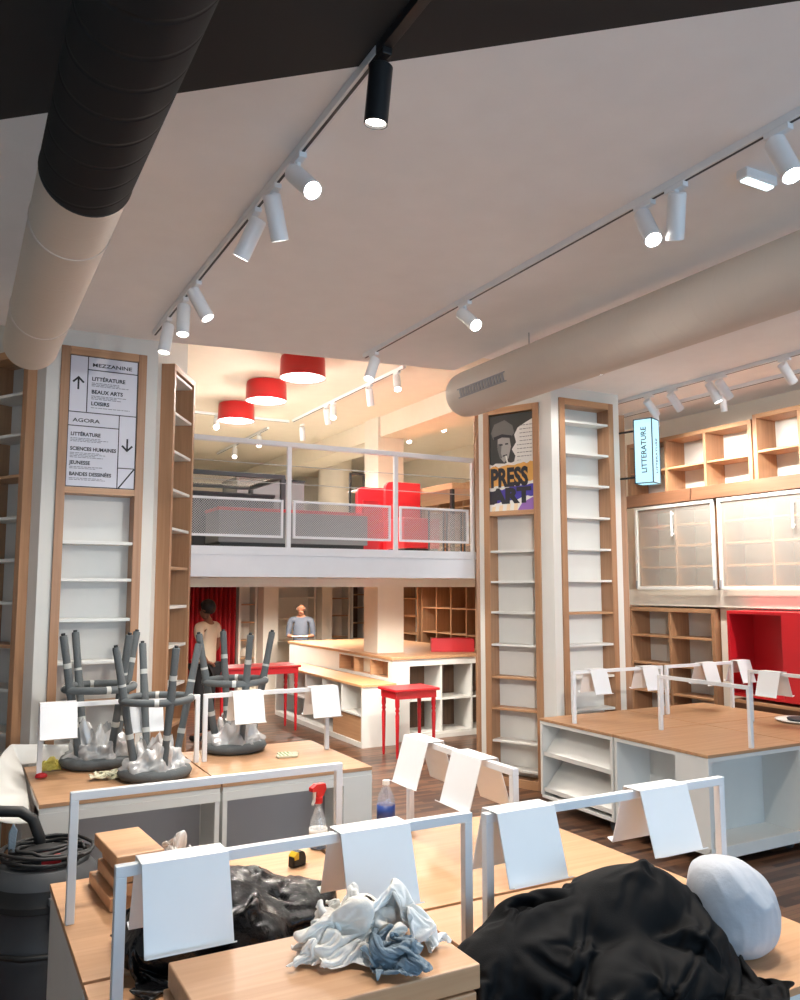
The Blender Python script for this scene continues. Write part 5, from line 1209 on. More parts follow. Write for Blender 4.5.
14,-3,-2,-1,5,2,-1,-2,3,9,-4,0,-4,-3,-3,-1,-1,-1,1,3,3,2,0,-1,0,-4,-4,-2,0,-5,-6,-5,-3,0,0,-3,0,0,-1,-1,-2,-1,-5,2,4,-6,-8,0,6,6,3,3,-3,-10,0,1,2,4,1,4,3,4,3,3,-3,0,0,-2,2,1,1,-1,1,1,0,-14,
30,-7,-5,3,-3,1,6,0,-2,2,7,-3,-2,-3,-3,-1,-1,-1,1,5,2,4,6,-6,-2,4,0,-4,-7,-9,-7,-4,-3,-1,0,0,-2,0,-2,-2,-3,-2,-2,-2,-3,-2,-2,-3,8,4,7,-10,9,-1,-8,1,1,4,3,4,3,3,3,3,3,0,0,-2,-4,-6,-7,-3,-2,5,10,-12,
42,0,-5,0,-2,-3,-5,7,2,-2,0,6,-3,-3,-3,-1,-1,-3,5,-4,10,8,-6,8,1,-2,-6,-7,8,-7,-8,-7,-6,-4,-1,-1,0,-1,-2,-2,-3,-1,-1,-2,-3,-2,-2,-2,-3,9,3,-7,11,-5,1,2,1,2,3,3,2,4,4,4,5,0,0,3,-3,-5,-6,-7,-2,0,2,-2,
61,-1,-1,-2,-4,-5,-4,-4,6,0,-3,2,2,-2,-3,0,-3,-1,-1,2,3,5,4,7,7,-9,-3,-2,-9,-5,-6,-5,-5,-3,-1,0,1,-1,-1,-2,-2,-3,-3,-2,-2,-1,-1,-1,-1,0,-2,1,10,-1,1,2,0,3,2,3,4,3,5,6,0,7,1,1,-1,-8,-7,2,-5,-6,-4,3,
60,10,12,-1,-4,-6,-7,-6,-6,-2,5,1,0,0,-3,0,-3,-1,0,-3,6,6,4,7,-13,4,6,-3,-4,-8,-5,-6,-7,-7,1,0,1,1,0,-2,-1,-2,-1,-2,0,-2,-2,-3,-2,-1,3,0,2,1,3,-1,3,2,2,3,4,4,4,7,2,1,6,2,-2,-2,-6,-7,4,-6,-6,-9,
69,-2,10,10,12,-5,-8,-8,-8,-7,-2,5,1,0,-3,0,-2,0,-1,-5,2,8,6,1,-4,3,6,-15,7,-14,2,-7,-12,-4,0,1,3,1,1,0,1,0,1,0,1,-1,-2,-3,-4,-3,-2,-1,5,2,-1,0,2,1,0,4,3,4,1,10,4,1,2,6,2,-5,-3,-5,-8,2,-12,-6,
89,-7,4,1,11,11,-3,-8,-8,-7,-7,-1,2,-1,-1,-2,-1,2,-5,1,0,0,1,6,7,-9,-1,2,2,-15,-7,4,-13,-3,0,0,4,2,3,3,3,3,3,2,2,0,-2,-3,-3,-4,-4,-3,-2,3,-1,-1,2,-2,1,3,2,4,2,2,12,-1,3,3,7,0,-7,-1,-7,-10,-1,-12,
101,3,5,0,-2,-5,0,8,-5,-6,-6,-4,-3,0,-1,-2,0,0,0,-2,-2,5,-6,8,5,0,-3,1,-7,-11,-12,7,-11,-1,0,-1,3,6,1,8,6,6,4,3,2,0,-1,-3,-3,-4,-4,-4,-3,-2,-1,-2,-1,-1,1,1,2,1,3,1,12,5,1,1,3,6,-5,-3,0,-12,-5,-12,
120,4,3,3,-11,-1,-9,-1,-3,-2,-2,-2,-1,-3,1,0,-1,1,-2,1,-1,-1,-1,-6,-5,9,-1,-9,-6,-6,2,3,-10,2,-6,5,-3,12,2,6,13,0,3,9,3,-1,-3,0,-2,-3,-4,-5,-4,-3,-3,-2,-2,-1,0,1,1,2,2,1,7,10,4,0,-2,1,6,-5,-6,-13,-1,-6,
137,2,3,-4,-5,-4,-4,-4,-2,-1,-2,-3,-4,-5,-1,3,1,-6,7,0,-2,0,-1,-6,-5,-4,-5,-4,-2,-2,4,-2,-4,0,-6,-9,9,15,5,3,9,11,-1,0,8,-1,-2,3,-2,-4,-5,-5,-4,-4,-3,-2,-1,-1,0,0,-1,0,6,-1,7,10,-4,8,1,-4,-1,3,-12,-6,4,-10,
152,2,3,-4,-7,-1,-10,-1,-1,-2,-6,-3,-10,4,-4,-2,6,1,-10,9,3,1,-1,-4,-5,-5,-5,-3,-3,-4,4,-3,-5,-10,-13,9,6,17,8,4,2,13,3,-5,-1,2,6,0,-2,-7,-3,-2,-3,-3,-5,-3,1,0,-1,-3,1,-3,9,0,4,10,-1,-7,10,2,-5,-5,-1,-6,-7,2,
166,-1,3,-4,-4,-9,-5,0,0,-3,-8,-14,-3,8,1,-6,-2,7,-1,-12,8,3,1,-1,-7,-4,-1,-6,-9,6,-3,-3,-9,-15,-3,14,4,6,15,11,-3,13,4,-9,6,1,-6,0,5,-3,-4,-2,-5,-3,0,-7,-3,5,1,-1,-4,2,-3,12,0,9,-9,-3,10,3,0,-4,-7,-5,-5,-10,
178,1,-4,0,-7,-4,-4,-2,0,-12,-9,-4,-9,2,10,0,-7,2,-5,5,-12,8,-3,-5,6,-1,-10,-8,-6,-4,-4,6,-10,-12,4,13,10,-2,7,16,5,1,-1,8,-3,-2,5,-7,0,5,-1,-5,-7,-3,2,-2,-7,1,5,3,-2,-5,-5,10,9,5,-7,-10,6,2,8,-4,-6,-3,-9,-8,
189,2,-5,-7,1,-4,-3,-15,7,-7,-10,-4,-10,-2,3,10,-2,-7,-7,9,-1,-10,-7,-4,-1,-1,8,-4,-4,-4,-11,-7,-6,4,2,12,7,-1,7,15,8,2,-3,-2,5,-3,-1,1,-2,1,3,-4,-9,-2,-5,7,-4,-5,4,5,5,-4,-5,-6,4,14,-11,-2,-1,4,10,3,-7,-5,-9,-16,
198,4,-8,-5,-4,3,-6,-13,-3,-2,-4,-6,-10,-7,-1,2,11,0,-10,-6,11,2,-11,-4,-4,-3,-11,-3,0,6,-6,-10,-1,6,-1,11,2,0,8,14,9,4,-5,-2,-3,5,0,-4,4,0,-1,-3,-7,-10,3,7,-2,-6,4,0,-1,13,-3,-6,-5,-2,12,-2,-3,-1,1,10,-3,-14,-6,-13,
209,-14,6,-1,-5,-8,4,-12,-2,-1,-17,4,-13,-4,-2,-9,5,11,1,-11,-3,10,3,-12,-9,-5,4,-4,-8,-5,-2,2,4,-6,7,4,1,0,10,14,9,4,0,-5,-1,3,-10,8,1,-6,2,-12,-7,1,4,4,4,-7,4,6,-1,-13,12,7,-5,-6,-3,8,5,-3,1,2,-4,-13,-13,-6,
220,-13,-12,1,7,-4,-2,-9,-2,-6,-12,-5,-5,-6,-4,-4,-4,3,10,-4,-9,0,2,8,-8,-10,-1,5,-5,-10,3,3,-1,-8,-1,8,-3,9,9,13,3,-7,5,3,-8,10,2,-4,3,-2,-13,-9,1,6,4,5,1,-4,-7,12,0,-12,-14,16,13,2,-4,-2,-12,12,-8,-4,7,-6,-13,-14,
229,-11,-11,-8,-2,5,0,-4,-10,-1,-11,-5,-16,-3,7,-7,-7,-2,3,12,-9,-8,4,-3,6,-5,-10,-3,7,-4,-12,-3,12,0,-7,-1,10,10,9,9,-2,-10,0,6,-4,3,9,-1,-4,-10,-7,4,4,6,6,-11,-1,8,-9,10,-11,-2,-5,-7,10,13,1,-8,-12,11,4,-3,-11,-6,4,-12,
233,-8,-7,-8,-5,-10,-1,9,-7,-10,0,-13,-8,-8,11,-15,1,-5,-1,11,-2,-7,-5,-5,-1,10,-5,-11,-6,8,-4,-11,0,14,0,-4,4,12,7,5,-1,-4,-7,8,2,1,-6,-3,-2,2,6,4,3,6,-1,-7,0,2,-1,-3,-12,-7,-7,10,10,-7,-1,-6,-5,9,-3,8,-3,-14,-8,12,
235,-3,-7,-3,-10,0,-7,-10,5,-4,-15,-2,-19,10,-8,2,-3,-1,-7,0,10,-8,1,-8,-5,-3,8,-7,-11,-4,11,-8,-9,4,12,4,3,4,-3,8,-3,4,-2,-3,1,1,3,3,5,4,5,3,6,-3,1,-10,0,5,-3,-5,-10,-16,-3,18,8,-6,-6,-14,-4,0,-1,1,7,-3,-14,-2,
233,3,-2,-6,-6,-9,-1,-7,-9,-2,-7,-16,2,-1,3,-2,-1,-12,3,-5,1,6,-7,0,-4,-12,-4,7,-5,-10,10,-2,-8,-11,6,6,3,2,4,3,3,3,3,4,4,4,4,4,5,4,5,4,-1,1,-13,0,2,-13,8,-6,-13,-10,-6,20,5,2,-14,-8,-7,-2,-1,-10,0,11,-2,-14,
9,3,-2,0,0,9,1,-10,-1,0,6,-6,0,2,7,-6,-4,17,-12,-4,11,-2,-8,6,4,-1,-3,-8,6,-6,7,7,-15,2,0,10,-7,-2,-1,-1,0,9,8,2,0,1,0,0,-1,5,-3,-4,-10,-3,10,-11,-3,14,-4,0,7,1,3,14,-11,-13,10,-8,3,-1,-2,-6,12,9,0,8,
13,-4,3,8,-2,-6,6,2,-3,-7,8,3,-6,0,10,-1,-14,4,9,-10,-3,10,0,-8,7,2,0,-2,-10,15,-12,-2,-1,10,-8,13,1,-2,-4,-3,8,-9,-3,2,9,2,1,2,2,-7,8,2,-10,-8,-1,9,-11,-2,-1,5,14,8,3,6,-11,-16,-7,10,-9,-2,0,0,9,11,3,11,
11,9,2,-10,-3,0,0,1,5,-3,10,0,1,-1,-7,13,-7,-8,13,-2,-10,-4,1,-2,0,5,4,-7,10,11,-10,-9,5,-3,12,3,-14,10,5,2,-10,6,-9,-11,-1,1,0,3,6,8,-5,11,1,-9,-9,10,-3,-12,-1,12,3,13,6,-11,2,-8,-16,-1,11,-6,10,-9,-2,5,12,10,
10,14,-6,4,3,-2,-3,-9,-2,10,-6,-3,-1,-1,4,13,3,-10,0,11,-4,-11,3,4,-9,-1,1,9,9,-4,5,-6,0,6,-7,-6,-8,4,11,9,0,-3,-3,-10,-9,6,9,-7,2,2,1,4,13,-10,-7,-6,1,0,-7,13,1,11,3,-14,-6,4,-11,9,-6,3,14,-7,-5,5,-1,13,
9,14,8,4,-3,-12,-4,4,-10,0,10,1,-8,-2,-1,6,13,2,-11,0,11,-6,-9,9,-2,-6,4,8,7,0,6,-6,-1,-1,3,-8,-10,-5,1,13,-11,2,11,-9,5,0,-4,8,-1,6,-1,-2,5,2,-9,-11,-11,1,1,13,9,3,-2,-5,-16,-3,16,3,-8,3,13,-1,-5,-12,11,2,
9,14,13,3,-3,-13,-11,10,-1,-10,1,13,3,0,-4,-7,3,12,1,-11,-1,11,-7,-2,10,-6,1,5,6,6,1,3,0,-1,-10,-7,0,-10,-4,3,12,-10,2,9,-1,6,-5,7,2,1,4,-4,6,-4,-5,-11,-10,-10,0,11,11,-8,-4,4,-13,-1,16,9,-6,6,-7,7,-11,3,-3,13,
11,14,9,3,-1,-8,-16,-2,11,2,-11,2,12,2,3,-2,-12,5,12,-2,-12,14,1,-6,13,-7,3,5,5,6,3,5,-2,-5,-5,-6,-7,-3,-5,9,-8,7,0,0,4,4,2,3,4,2,1,-2,0,-5,-6,-8,-7,-8,-9,5,11,3,-12,-8,7,-8,17,-1,9,-10,-3,6,-11,-2,10,9,
11,6,11,-1,-7,6,-2,-16,3,13,3,-11,-3,1,5,6,4,-10,12,1,-13,10,13,-6,12,-3,4,-7,7,12,9,-8,-1,-8,-6,6,-1,-5,-4,-3,0,3,3,4,3,3,1,6,-1,6,2,-2,-2,-7,-5,-7,-8,-8,-8,-8,4,11,-1,-15,-2,-1,14,-8,10,-9,6,-8,-8,1,12,5,
9,9,-5,-2,-2,1,13,-12,7,-4,14,-3,-4,-12,-1,6,12,-10,13,4,-13,14,9,3,-1,10,2,-7,2,6,12,2,-12,-6,-3,-1,-2,9,-8,2,0,5,2,2,4,1,3,4,1,2,8,-1,-7,-7,-6,-6,-7,-9,-6,-9,-6,4,11,-11,-14,8,6,-12,6,-8,2,-2,10,-12,6,11,
9,7,-5,4,-6,10,-8,10,-10,12,-10,-3,4,8,-13,10,4,-10,13,3,-6,18,-3,3,13,9,3,-4,-4,4,4,13,-6,-5,-3,-1,1,-6,3,2,-1,-3,-2,8,12,0,2,1,4,-1,9,-2,-7,-5,-7,-7,-7,-8,-8,-6,-9,-4,11,-4,-13,-8,3,9,-12,9,5,3,-14,11,-5,-4,
9,4,-1,6,-7,12,-3,-11,14,-1,-13,13,1,2,0,-11,3,-9,14,2,1,19,6,-2,15,4,3,2,-4,5,-1,3,10,-4,-2,-10,7,-6,3,-12,0,5,0,7,-1,14,3,4,4,-2,1,3,-6,-11,-5,-3,-8,-6,-7,-9,-6,-10,0,9,-12,-12,7,4,-1,-13,1,13,7,5,-5,-3,
10,0,7,2,-8,13,-9,-5,11,-12,15,-2,-12,0,13,2,-16,7,-1,4,10,13,17,-1,-2,12,1,9,2,0,3,1,8,0,-4,-11,-7,-2,9,-5,0,6,-5,0,1,13,-6,14,10,3,-4,1,-10,-3,-7,-11,-9,-6,-5,2,-8,-9,-10,8,-2,-9,-13,-2,8,-1,-9,12,12,7,2,-8,
10,7,4,0,-10,13,-9,7,-13,6,13,-7,-11,9,-5,11,-12,13,-2,7,10,13,-5,17,-2,-1,11,9,4,3,0,5,5,0,-3,-10,-6,-5,9,-3,-7,8,-1,-1,6,-7,3,8,9,14,2,-12,0,-12,-8,-2,-9,-9,-5,0,0,-9,-7,-9,7,-10,-5,-12,-6,1,8,2,10,10,8,1,
10,9,4,-1,-11,3,12,-1,-15,15,2,-16,10,3,-13,9,-5,17,4,11,10,-6,5,17,1,-6,10,9,3,6,3,3,5,1,-8,-4,-5,-7,8,0,-7,2,2,-6,11,0,2,4,5,1,13,-5,-8,-8,-8,-5,-2,-4,-4,-3,-6,-5,-6,-10,-4,1,-11,-4,-9,-8,-2,14,0,8,11,8,
14,1,7,1,-5,-7,8,8,-15,12,1,-15,11,7,-14,-3,9,13,17,12,0,4,-2,15,3,-6,0,13,7,4,5,4,1,0,2,-4,-4,-6,-10,12,0,-5,-4,2,5,13,2,2,5,-9,-4,7,-17,12,-4,-2,-1,-4,-5,-10,-4,-4,-9,-10,-3,-2,-9,-7,-8,-5,-12,0,7,6,8,7,
21,-7,8,-3,-8,5,10,1,-13,9,-10,-4,4,15,-2,-8,13,14,16,4,10,3,-10,5,13,2,-4,0,12,8,5,5,4,2,-6,0,-2,-11,-9,9,10,1,-7,7,6,-4,8,0,3,-4,-14,-7,-4,8,15,-4,1,-2,-8,-14,-2,-9,-3,-9,-10,-1,-6,-10,-5,-10,-12,-7,1,14,4,2,
29,-13,-4,-3,8,7,-9,-2,6,-8,-1,11,-9,15,7,-4,10,15,11,7,3,8,-8,-2,7,12,3,-7,3,12,8,6,5,3,-1,-8,1,-10,-5,8,7,5,-3,6,-7,5,-2,1,-8,4,-4,-12,9,10,8,0,-1,-4,-11,-14,1,-8,-4,-9,-9,-9,-1,-10,-10,-10,-9,-11,-4,3,12,-5,
33,-7,-7,-1,-8,10,-8,9,-12,0,9,-5,1,14,5,7,11,11,13,8,-3,8,-5,-5,8,12,10,-5,-2,1,12,7,7,1,-1,2,-9,-5,-3,6,6,5,3,-8,4,-3,-3,-9,-7,-3,10,8,7,7,1,5,-6,-13,-3,-14,5,-8,-6,-6,-11,-8,-3,-11,-10,-9,-9,-11,-7,3,-6,14,
33,2,-7,-3,-9,-2,2,12,-5,-6,1,6,0,5,10,12,10,11,12,6,-3,3,-4,4,9,7,6,6,-2,-1,-4,4,11,9,1,-1,1,-5,-4,-1,5,4,-3,1,-3,-5,-9,-4,-2,11,7,8,0,4,8,3,-10,-9,-11,-8,6,-5,-7,-7,-9,-10,-5,-11,-10,-8,-10,-8,-10,-1,-10,2,
24,12,3,-8,-3,-4,-1,7,7,-7,-1,7,1,7,9,9,11,12,9,2,-1,-4,8,5,9,7,5,9,0,-4,-2,-8,-1,5,14,3,0,0,-2,-2,0,2,-1,-2,-6,-8,-5,-1,8,7,9,5,5,-2,4,6,-8,-9,-11,-10,4,0,-6,-8,-10,-10,-7,-11,-11,-11,-3,-9,-9,-11,0,-9,
29,0,11,2,-3,-3,-4,7,7,-2,-1,5,2,9,9,8,11,10,5,-1,-4,9,1,11,9,9,-5,10,5,0,-8,-9,6,-4,-8,9,9,3,1,0,0,0,-2,-4,-7,-8,-2,6,7,7,7,6,6,-3,-11,-1,8,-4,-13,-7,-4,-1,2,-9,-9,-12,-13,-5,-13,-10,-10,2,-8,-11,-9,2,
30,9,-1,9,5,-3,-3,-5,1,12,2,3,4,8,10,8,8,10,2,-4,3,4,8,-4,13,13,3,-10,-2,11,1,-7,-11,-6,2,4,5,6,4,5,4,1,-2,-5,-8,-10,6,7,6,6,6,7,0,0,-8,-13,5,2,-4,-12,2,-10,6,-8,-12,-9,-14,-13,-5,-11,-9,-7,2,-5,-9,-9,
34,7,5,-2,11,10,-3,-3,-3,-1,6,9,7,4,8,11,7,7,1,-3,6,3,4,1,-1,16,10,-4,-13,0,10,1,-10,-10,0,4,6,6,6,6,5,2,-1,-4,-5,-8,-8,-3,8,0,10,6,-1,7,1,-12,-10,-2,8,-1,-1,-8,-3,-2,-14,-7,-13,-15,-9,-8,-8,-12,-7,-3,-3,-12,
22,9,9,10,3,12,13,1,-3,-4,2,6,9,4,5,9,5,9,1,-2,7,5,-7,8,-2,-1,12,11,-9,-11,1,11,0,-9,-7,3,8,8,8,7,4,3,1,-1,-4,-6,-8,-9,-9,-3,4,10,4,-1,10,2,-6,-10,-7,10,5,-5,-4,-10,-12,-6,-14,-12,-11,-9,-12,-8,-12,-4,-4,-9,
25,-3,8,9,10,12,15,15,5,-6,0,3,3,10,4,2,5,10,1,-1,7,7,-8,3,7,-5,-4,14,-4,-1,-9,0,11,1,-7,-1,10,10,8,6,6,4,2,0,-2,-5,-7,-9,-11,-7,-10,-2,3,7,9,-4,3,8,-10,-1,11,0,-10,-9,-11,-9,-14,-8,-11,-13,-13,-12,-11,-11,-8,2,
17,15,-6,6,9,12,15,17,8,-3,15,3,1,3,9,3,1,8,1,2,6,6,-7,3,5,-1,-15,8,11,0,-8,-10,0,10,4,-2,11,12,7,7,5,6,3,1,-2,-3,-6,-9,-10,-10,-7,-9,-4,0,2,11,6,2,-1,-6,10,-1,-9,-9,-9,-13,-8,-14,-15,-13,-12,-11,-12,-11,-11,-5,
23,-2,15,-2,5,11,14,5,11,12,15,10,7,2,1,7,0,5,1,5,5,5,-5,-2,-1,0,-1,-8,1,13,1,-9,-2,-3,6,12,12,10,8,6,7,4,7,1,-3,-2,-3,-6,-9,-9,-8,-7,-6,-5,-3,1,11,-6,0,2,8,0,-8,-10,-10,-8,-13,-18,-11,-12,-12,-11,-11,-13,-10,-11,
15,11,10,10,-1,10,3,14,14,1,11,10,9,10,11,1,2,4,2,4,4,3,5,0,-1,-1,1,-7,-7,-5,-1,9,4,-3,5,9,15,10,5,9,9,3,2,7,0,-5,-1,-3,-5,-7,-7,-8,-7,-6,-5,-6,-1,6,-9,1,7,3,-8,-10,-7,-9,-19,-11,-13,-15,-14,-6,-13,-9,-10,-7,
19,3,13,9,9,-4,11,14,13,10,9,9,8,9,6,5,4,4,4,1,1,1,0,2,2,6,4,1,-2,-8,-7,1,10,2,3,6,13,10,5,8,10,6,-1,7,4,-1,-6,-5,-7,3,-2,-8,-9,-8,-7,-6,-6,-3,1,-7,2,7,-7,-8,-6,-17,-11,-16,-13,-16,-10,-9,-9,-5,-10,-9,
13,14,5,12,12,6,-1,8,12,16,7,10,10,9,8,6,7,2,5,7,0,0,1,-1,-1,0,2,4,8,5,-5,-4,2,8,4,1,7,11,5,8,5,9,2,2,10,-1,0,-5,-3,-8,-6,8,-8,-10,-11,-8,-4,-6,-5,0,-7,5,-7,-3,-13,-13,-10,-10,-12,-16,-9,-13,-11,-13,-2,-7,
15,10,13,6,10,12,7,2,6,11,17,7,11,10,8,8,8,5,-1,11,7,4,2,1,-3,-2,-2,-3,0,5,11,4,1,0,0,8,0,8,5,7,5,9,6,-2,7,8,1,-3,-2,-5,-6,-11,11,-9,-12,-11,-8,-4,-6,-1,-4,-8,0,-9,-10,-5,-9,-11,-13,-13,-16,-15,-12,-10,-10,1,
12,15,13,11,2,12,12,8,6,0,12,17,10,9,11,5,11,6,3,-4,12,9,8,6,2,1,-2,-4,-7,-2,0,2,4,4,5,8,5,2,6,5,7,4,10,2,2,6,6,-1,-4,-9,-5,-6,-2,10,-10,-11,-10,-8,-6,-6,-4,-5,-7,-8,-4,-6,-8,-9,-14,-15,-15,-13,-12,-10,-8,0,
13,9,12,13,7,12,8,13,10,5,0,13,17,11,10,4,9,11,4,-8,3,9,13,-7,0,5,9,9,2,-1,-1,0,0,2,1,4,5,5,4,6,6,7,-1,11,6,5,3,3,-6,-5,-7,-1,-7,3,3,-10,-10,-10,-9,-9,-8,-6,-6,-6,-10,0,-6,-7,-8,-12,-14,-14,-12,-10,-9,-1,
9,14,10,6,12,12,12,9,14,9,6,2,12,18,5,11,8,0,12,6,-2,-3,1,10,-4,-11,5,7,13,5,5,4,3,3,-1,3,4,6,5,5,7,1,3,2,5,5,5,7,7,-7,-4,-2,-9,5,-7,-10,-11,-4,-10,-9,-9,-10,-4,-6,-12,-9,-6,2,-8,-10,-10,-15,-13,2,-4,-10,
13,3,14,11,13,13,7,11,10,13,10,7,2,17,4,13,1,7,3,15,9,0,-16,2,3,8,6,-14,-3,6,7,7,7,7,12,4,0,5,5,5,6,6,5,4,5,4,4,5,4,4,-3,-5,-10,-9,-9,-7,-1,-10,-5,-11,-12,-9,-11,-1,-8,-7,-10,-6,-7,-10,-11,-4,-15,-10,-8,-5,
35,-1,-6,12,14,12,11,11,3,12,13,10,8,8,2,13,3,9,0,7,17,5,-11,-13,0,4,10,4,-17,4,9,9,13,11,2,11,3,1,4,5,5,4,4,3,3,2,2,3,3,4,7,2,-3,-10,-12,-4,-11,-2,-9,-13,-9,-14,-7,-12,-2,-11,-7,-8,-8,-5,-7,-14,-3,-12,-13,-13,
13,10,10,9,2,15,14,13,10,4,10,12,9,7,3,11,7,7,4,-1,12,17,-5,-6,-16,1,8,-1,-2,11,2,10,14,11,3,-1,9,3,2,4,4,5,4,4,2,3,2,1,0,0,1,2,6,-3,-6,-8,-12,-2,-13,-8,-11,-16,-14,-3,-4,-12,-11,-2,-8,-10,-6,-8,-13,-7,-11,-14,
21,-11,-1,11,11,14,17,14,13,10,5,10,11,7,7,6,6,9,-1,6,5,18,-6,-4,-4,9,8,-8,1,11,4,7,13,10,1,-6,5,9,1,2,3,2,3,3,2,3,3,2,2,1,0,-1,-2,3,-4,-6,-2,-11,-8,-9,-12,-12,-16,-14,6,-7,-11,-9,-5,-11,-12,-3,-11,-10,-11,-13,
9,7,-7,6,-4,17,17,16,16,13,10,9,7,9,7,5,6,7,10,-4,14,9,17,-11,-1,-2,2,6,6,6,6,3,12,8,-1,-8,10,3,-6,8,1,3,0,-1,1,2,3,3,2,2,1,0,-1,-1,-1,-3,-5,-6,-7,-10,-11,-14,-14,-16,3,2,-8,-12,-10,-6,-12,-13,-3,-2,-16,-15,
10,2,7,-8,11,-5,12,17,15,15,13,11,10,6,9,8,10,8,-1,4,9,17,8,13,-4,0,2,0,5,7,0,7,10,2,-8,1,0,9,-9,1,7,-6,-4,4,1,1,1,4,3,3,3,1,1,-1,-2,-2,-4,-5,-6,-9,-10,-12,-15,-17,-3,10,-7,-9,-12,-10,-9,-12,-14,-5,-1,-17,
10,9,-6,11,7,-1,-2,16,15,14,12,10,7,5,7,9,9,3,11,11,9,7,18,2,11,8,1,1,4,2,-5,11,0,-1,-8,-5,3,10,0,-12,5,6,-14,-3,5,1,2,5,2,3,2,3,2,0,0,-2,-3,-4,-6,-9,-11,-12,-10,-17,-5,9,-10,-4,-7,-13,-11,-12,-9,-16,5,-15,
11,10,-4,11,-5,5,-9,17,16,15,9,10,4,9,4,7,9,10,1,12,15,14,13,11,7,5,4,4,2,-5,8,0,-2,-6,-5,3,-3,9,3,-7,-6,8,-3,-14,-1,2,7,3,3,1,3,5,4,1,-1,-4,1,-3,-7,-11,-9,-13,-5,-16,-8,7,-9,-9,-2,-9,-11,-12,-12,-16,-2,-3,
13,-1,13,-6,-3,-2,0,17,17,15,6,3,7,10,9,0,7,10,12,0,13,15,13,12,7,6,7,1,1,2,2,0,-3,-5,-3,8,-5,7,2,7,-15,5,-1,4,-9,-8,2,4,6,7,1,7,-1,2,2,-8,-3,0,-3,-9,-14,-9,-12,-2,-15,3,-9,-9,-3,-8,-8,-13,-13,-3,-14,-7,
20,-9,3,12,0,-12,-2,20,14,5,6,13,-1,10,8,9,-3,10,9,13,-1,13,12,12,8,9,3,2,2,4,2,-1,-3,-4,1,8,5,-2,4,8,-2,-13,0,11,4,-6,-10,-5,5,12,7,0,-2,1,2,0,-11,-2,-1,-3,-12,-15,-12,-3,-4,-9,-9,-8,-6,-7,-4,-12,-14,0,-6,-19,
25,-10,7,-9,12,-4,-6,6,15,14,5,13,-7,8,10,7,8,-2,7,11,11,-4,11,12,11,9,4,6,5,3,-5,0,-4,6,-1,8,4,-1,4,8,7,-10,-6,4,11,5,-7,-12,-4,8,12,-1,-4,1,-1,5,-7,-10,-2,-1,-2,-13,-14,-15,-5,-4,-7,-12,-8,-7,-2,-9,-13,-1,-6,-11,
32,-12,-8,-3,5,9,1,-9,8,16,20,5,-8,4,9,12,3,8,-1,8,6,10,-1,11,9,8,2,6,4,4,2,-4,3,8,-3,9,2,-1,5,9,7,4,-3,-9,5,12,-2,-4,-13,10,1,0,-3,-2,2,7,-7,-11,-4,-5,-3,-2,-9,-16,-15,-9,1,-1,-15,-12,-8,-3,-13,-6,-6,-6,
33,-2,-10,-9,-4,4,6,-7,12,13,11,13,8,-2,-2,6,9,3,9,-3,7,5,10,1,5,7,10,4,-2,3,3,4,10,-3,6,3,2,1,5,9,8,3,5,3,0,-1,-6,5,-3,-7,2,0,-3,-1,11,-3,-3,-10,-6,-3,-4,-4,-9,-5,-14,-16,-11,6,-5,-10,-11,-13,-12,-10,-8,-3,
32,0,1,-9,-6,-8,-2,3,18,15,8,-2,18,8,-1,-12,6,8,4,10,-10,11,9,6,7,-3,9,7,4,-4,11,5,3,-4,4,3,1,4,6,8,6,5,2,2,0,-3,2,-2,-1,-2,2,-3,-2,7,12,-1,-12,-13,-10,0,-5,-5,0,-7,-8,-13,-10,-12,0,-7,-9,-11,-12,-14,-12,-6,
33,-5,5,4,-8,-7,-5,-4,10,19,14,-2,5,9,7,-14,-1,7,9,7,2,-3,10,8,6,7,-3,8,5,7,-1,6,1,6,-6,1,6,7,5,3,4,2,2,0,-1,0,0,-1,-1,5,-1,0,11,5,11,-12,-14,-12,-9,-2,3,7,-14,-13,-1,-14,-11,-10,-1,-8,-11,-10,-6,-14,-15,-14,
26,9,-9,5,7,-3,-6,-5,2,11,20,9,-9,3,10,3,-9,-4,9,8,12,-11,3,9,9,6,5,-2,8,5,8,-5,6,3,-1,-3,2,7,3,2,4,3,0,-1,-1,-1,3,1,0,2,11,7,4,13,-7,0,-14,-16,-11,-9,3,15,-9,-13,-1,-19,1,-13,-11,-9,-8,-10,-12,-4,-13,-11,
17,11,7,-10,-2,12,8,-2,1,0,7,15,5,-8,-3,11,4,-12,-1,12,10,6,-8,1,8,10,3,8,0,7,6,3,-6,9,-9,1,1,1,5,0,4,1,1,0,-1,-1,2,3,5,7,10,7,11,2,4,-10,-10,-13,-12,-4,3,3,-9,0,-9,-17,-7,-7,-11,-9,-10,-11,-10,-13,-2,-16,
8,11,10,5,-8,2,12,11,7,0,-9,5,20,-2,-14,3,12,0,-12,2,11,13,4,-9,8,-1,9,5,7,-1,6,10,-10,5,-7,-3,0,0,2,2,2,1,1,2,3,3,4,5,6,6,8,10,3,8,-1,-12,-2,-7,-10,-5,3,-5,-16,2,-9,-10,-9,-11,-10,-10,-10,-5,-12,-6,-14,-8])
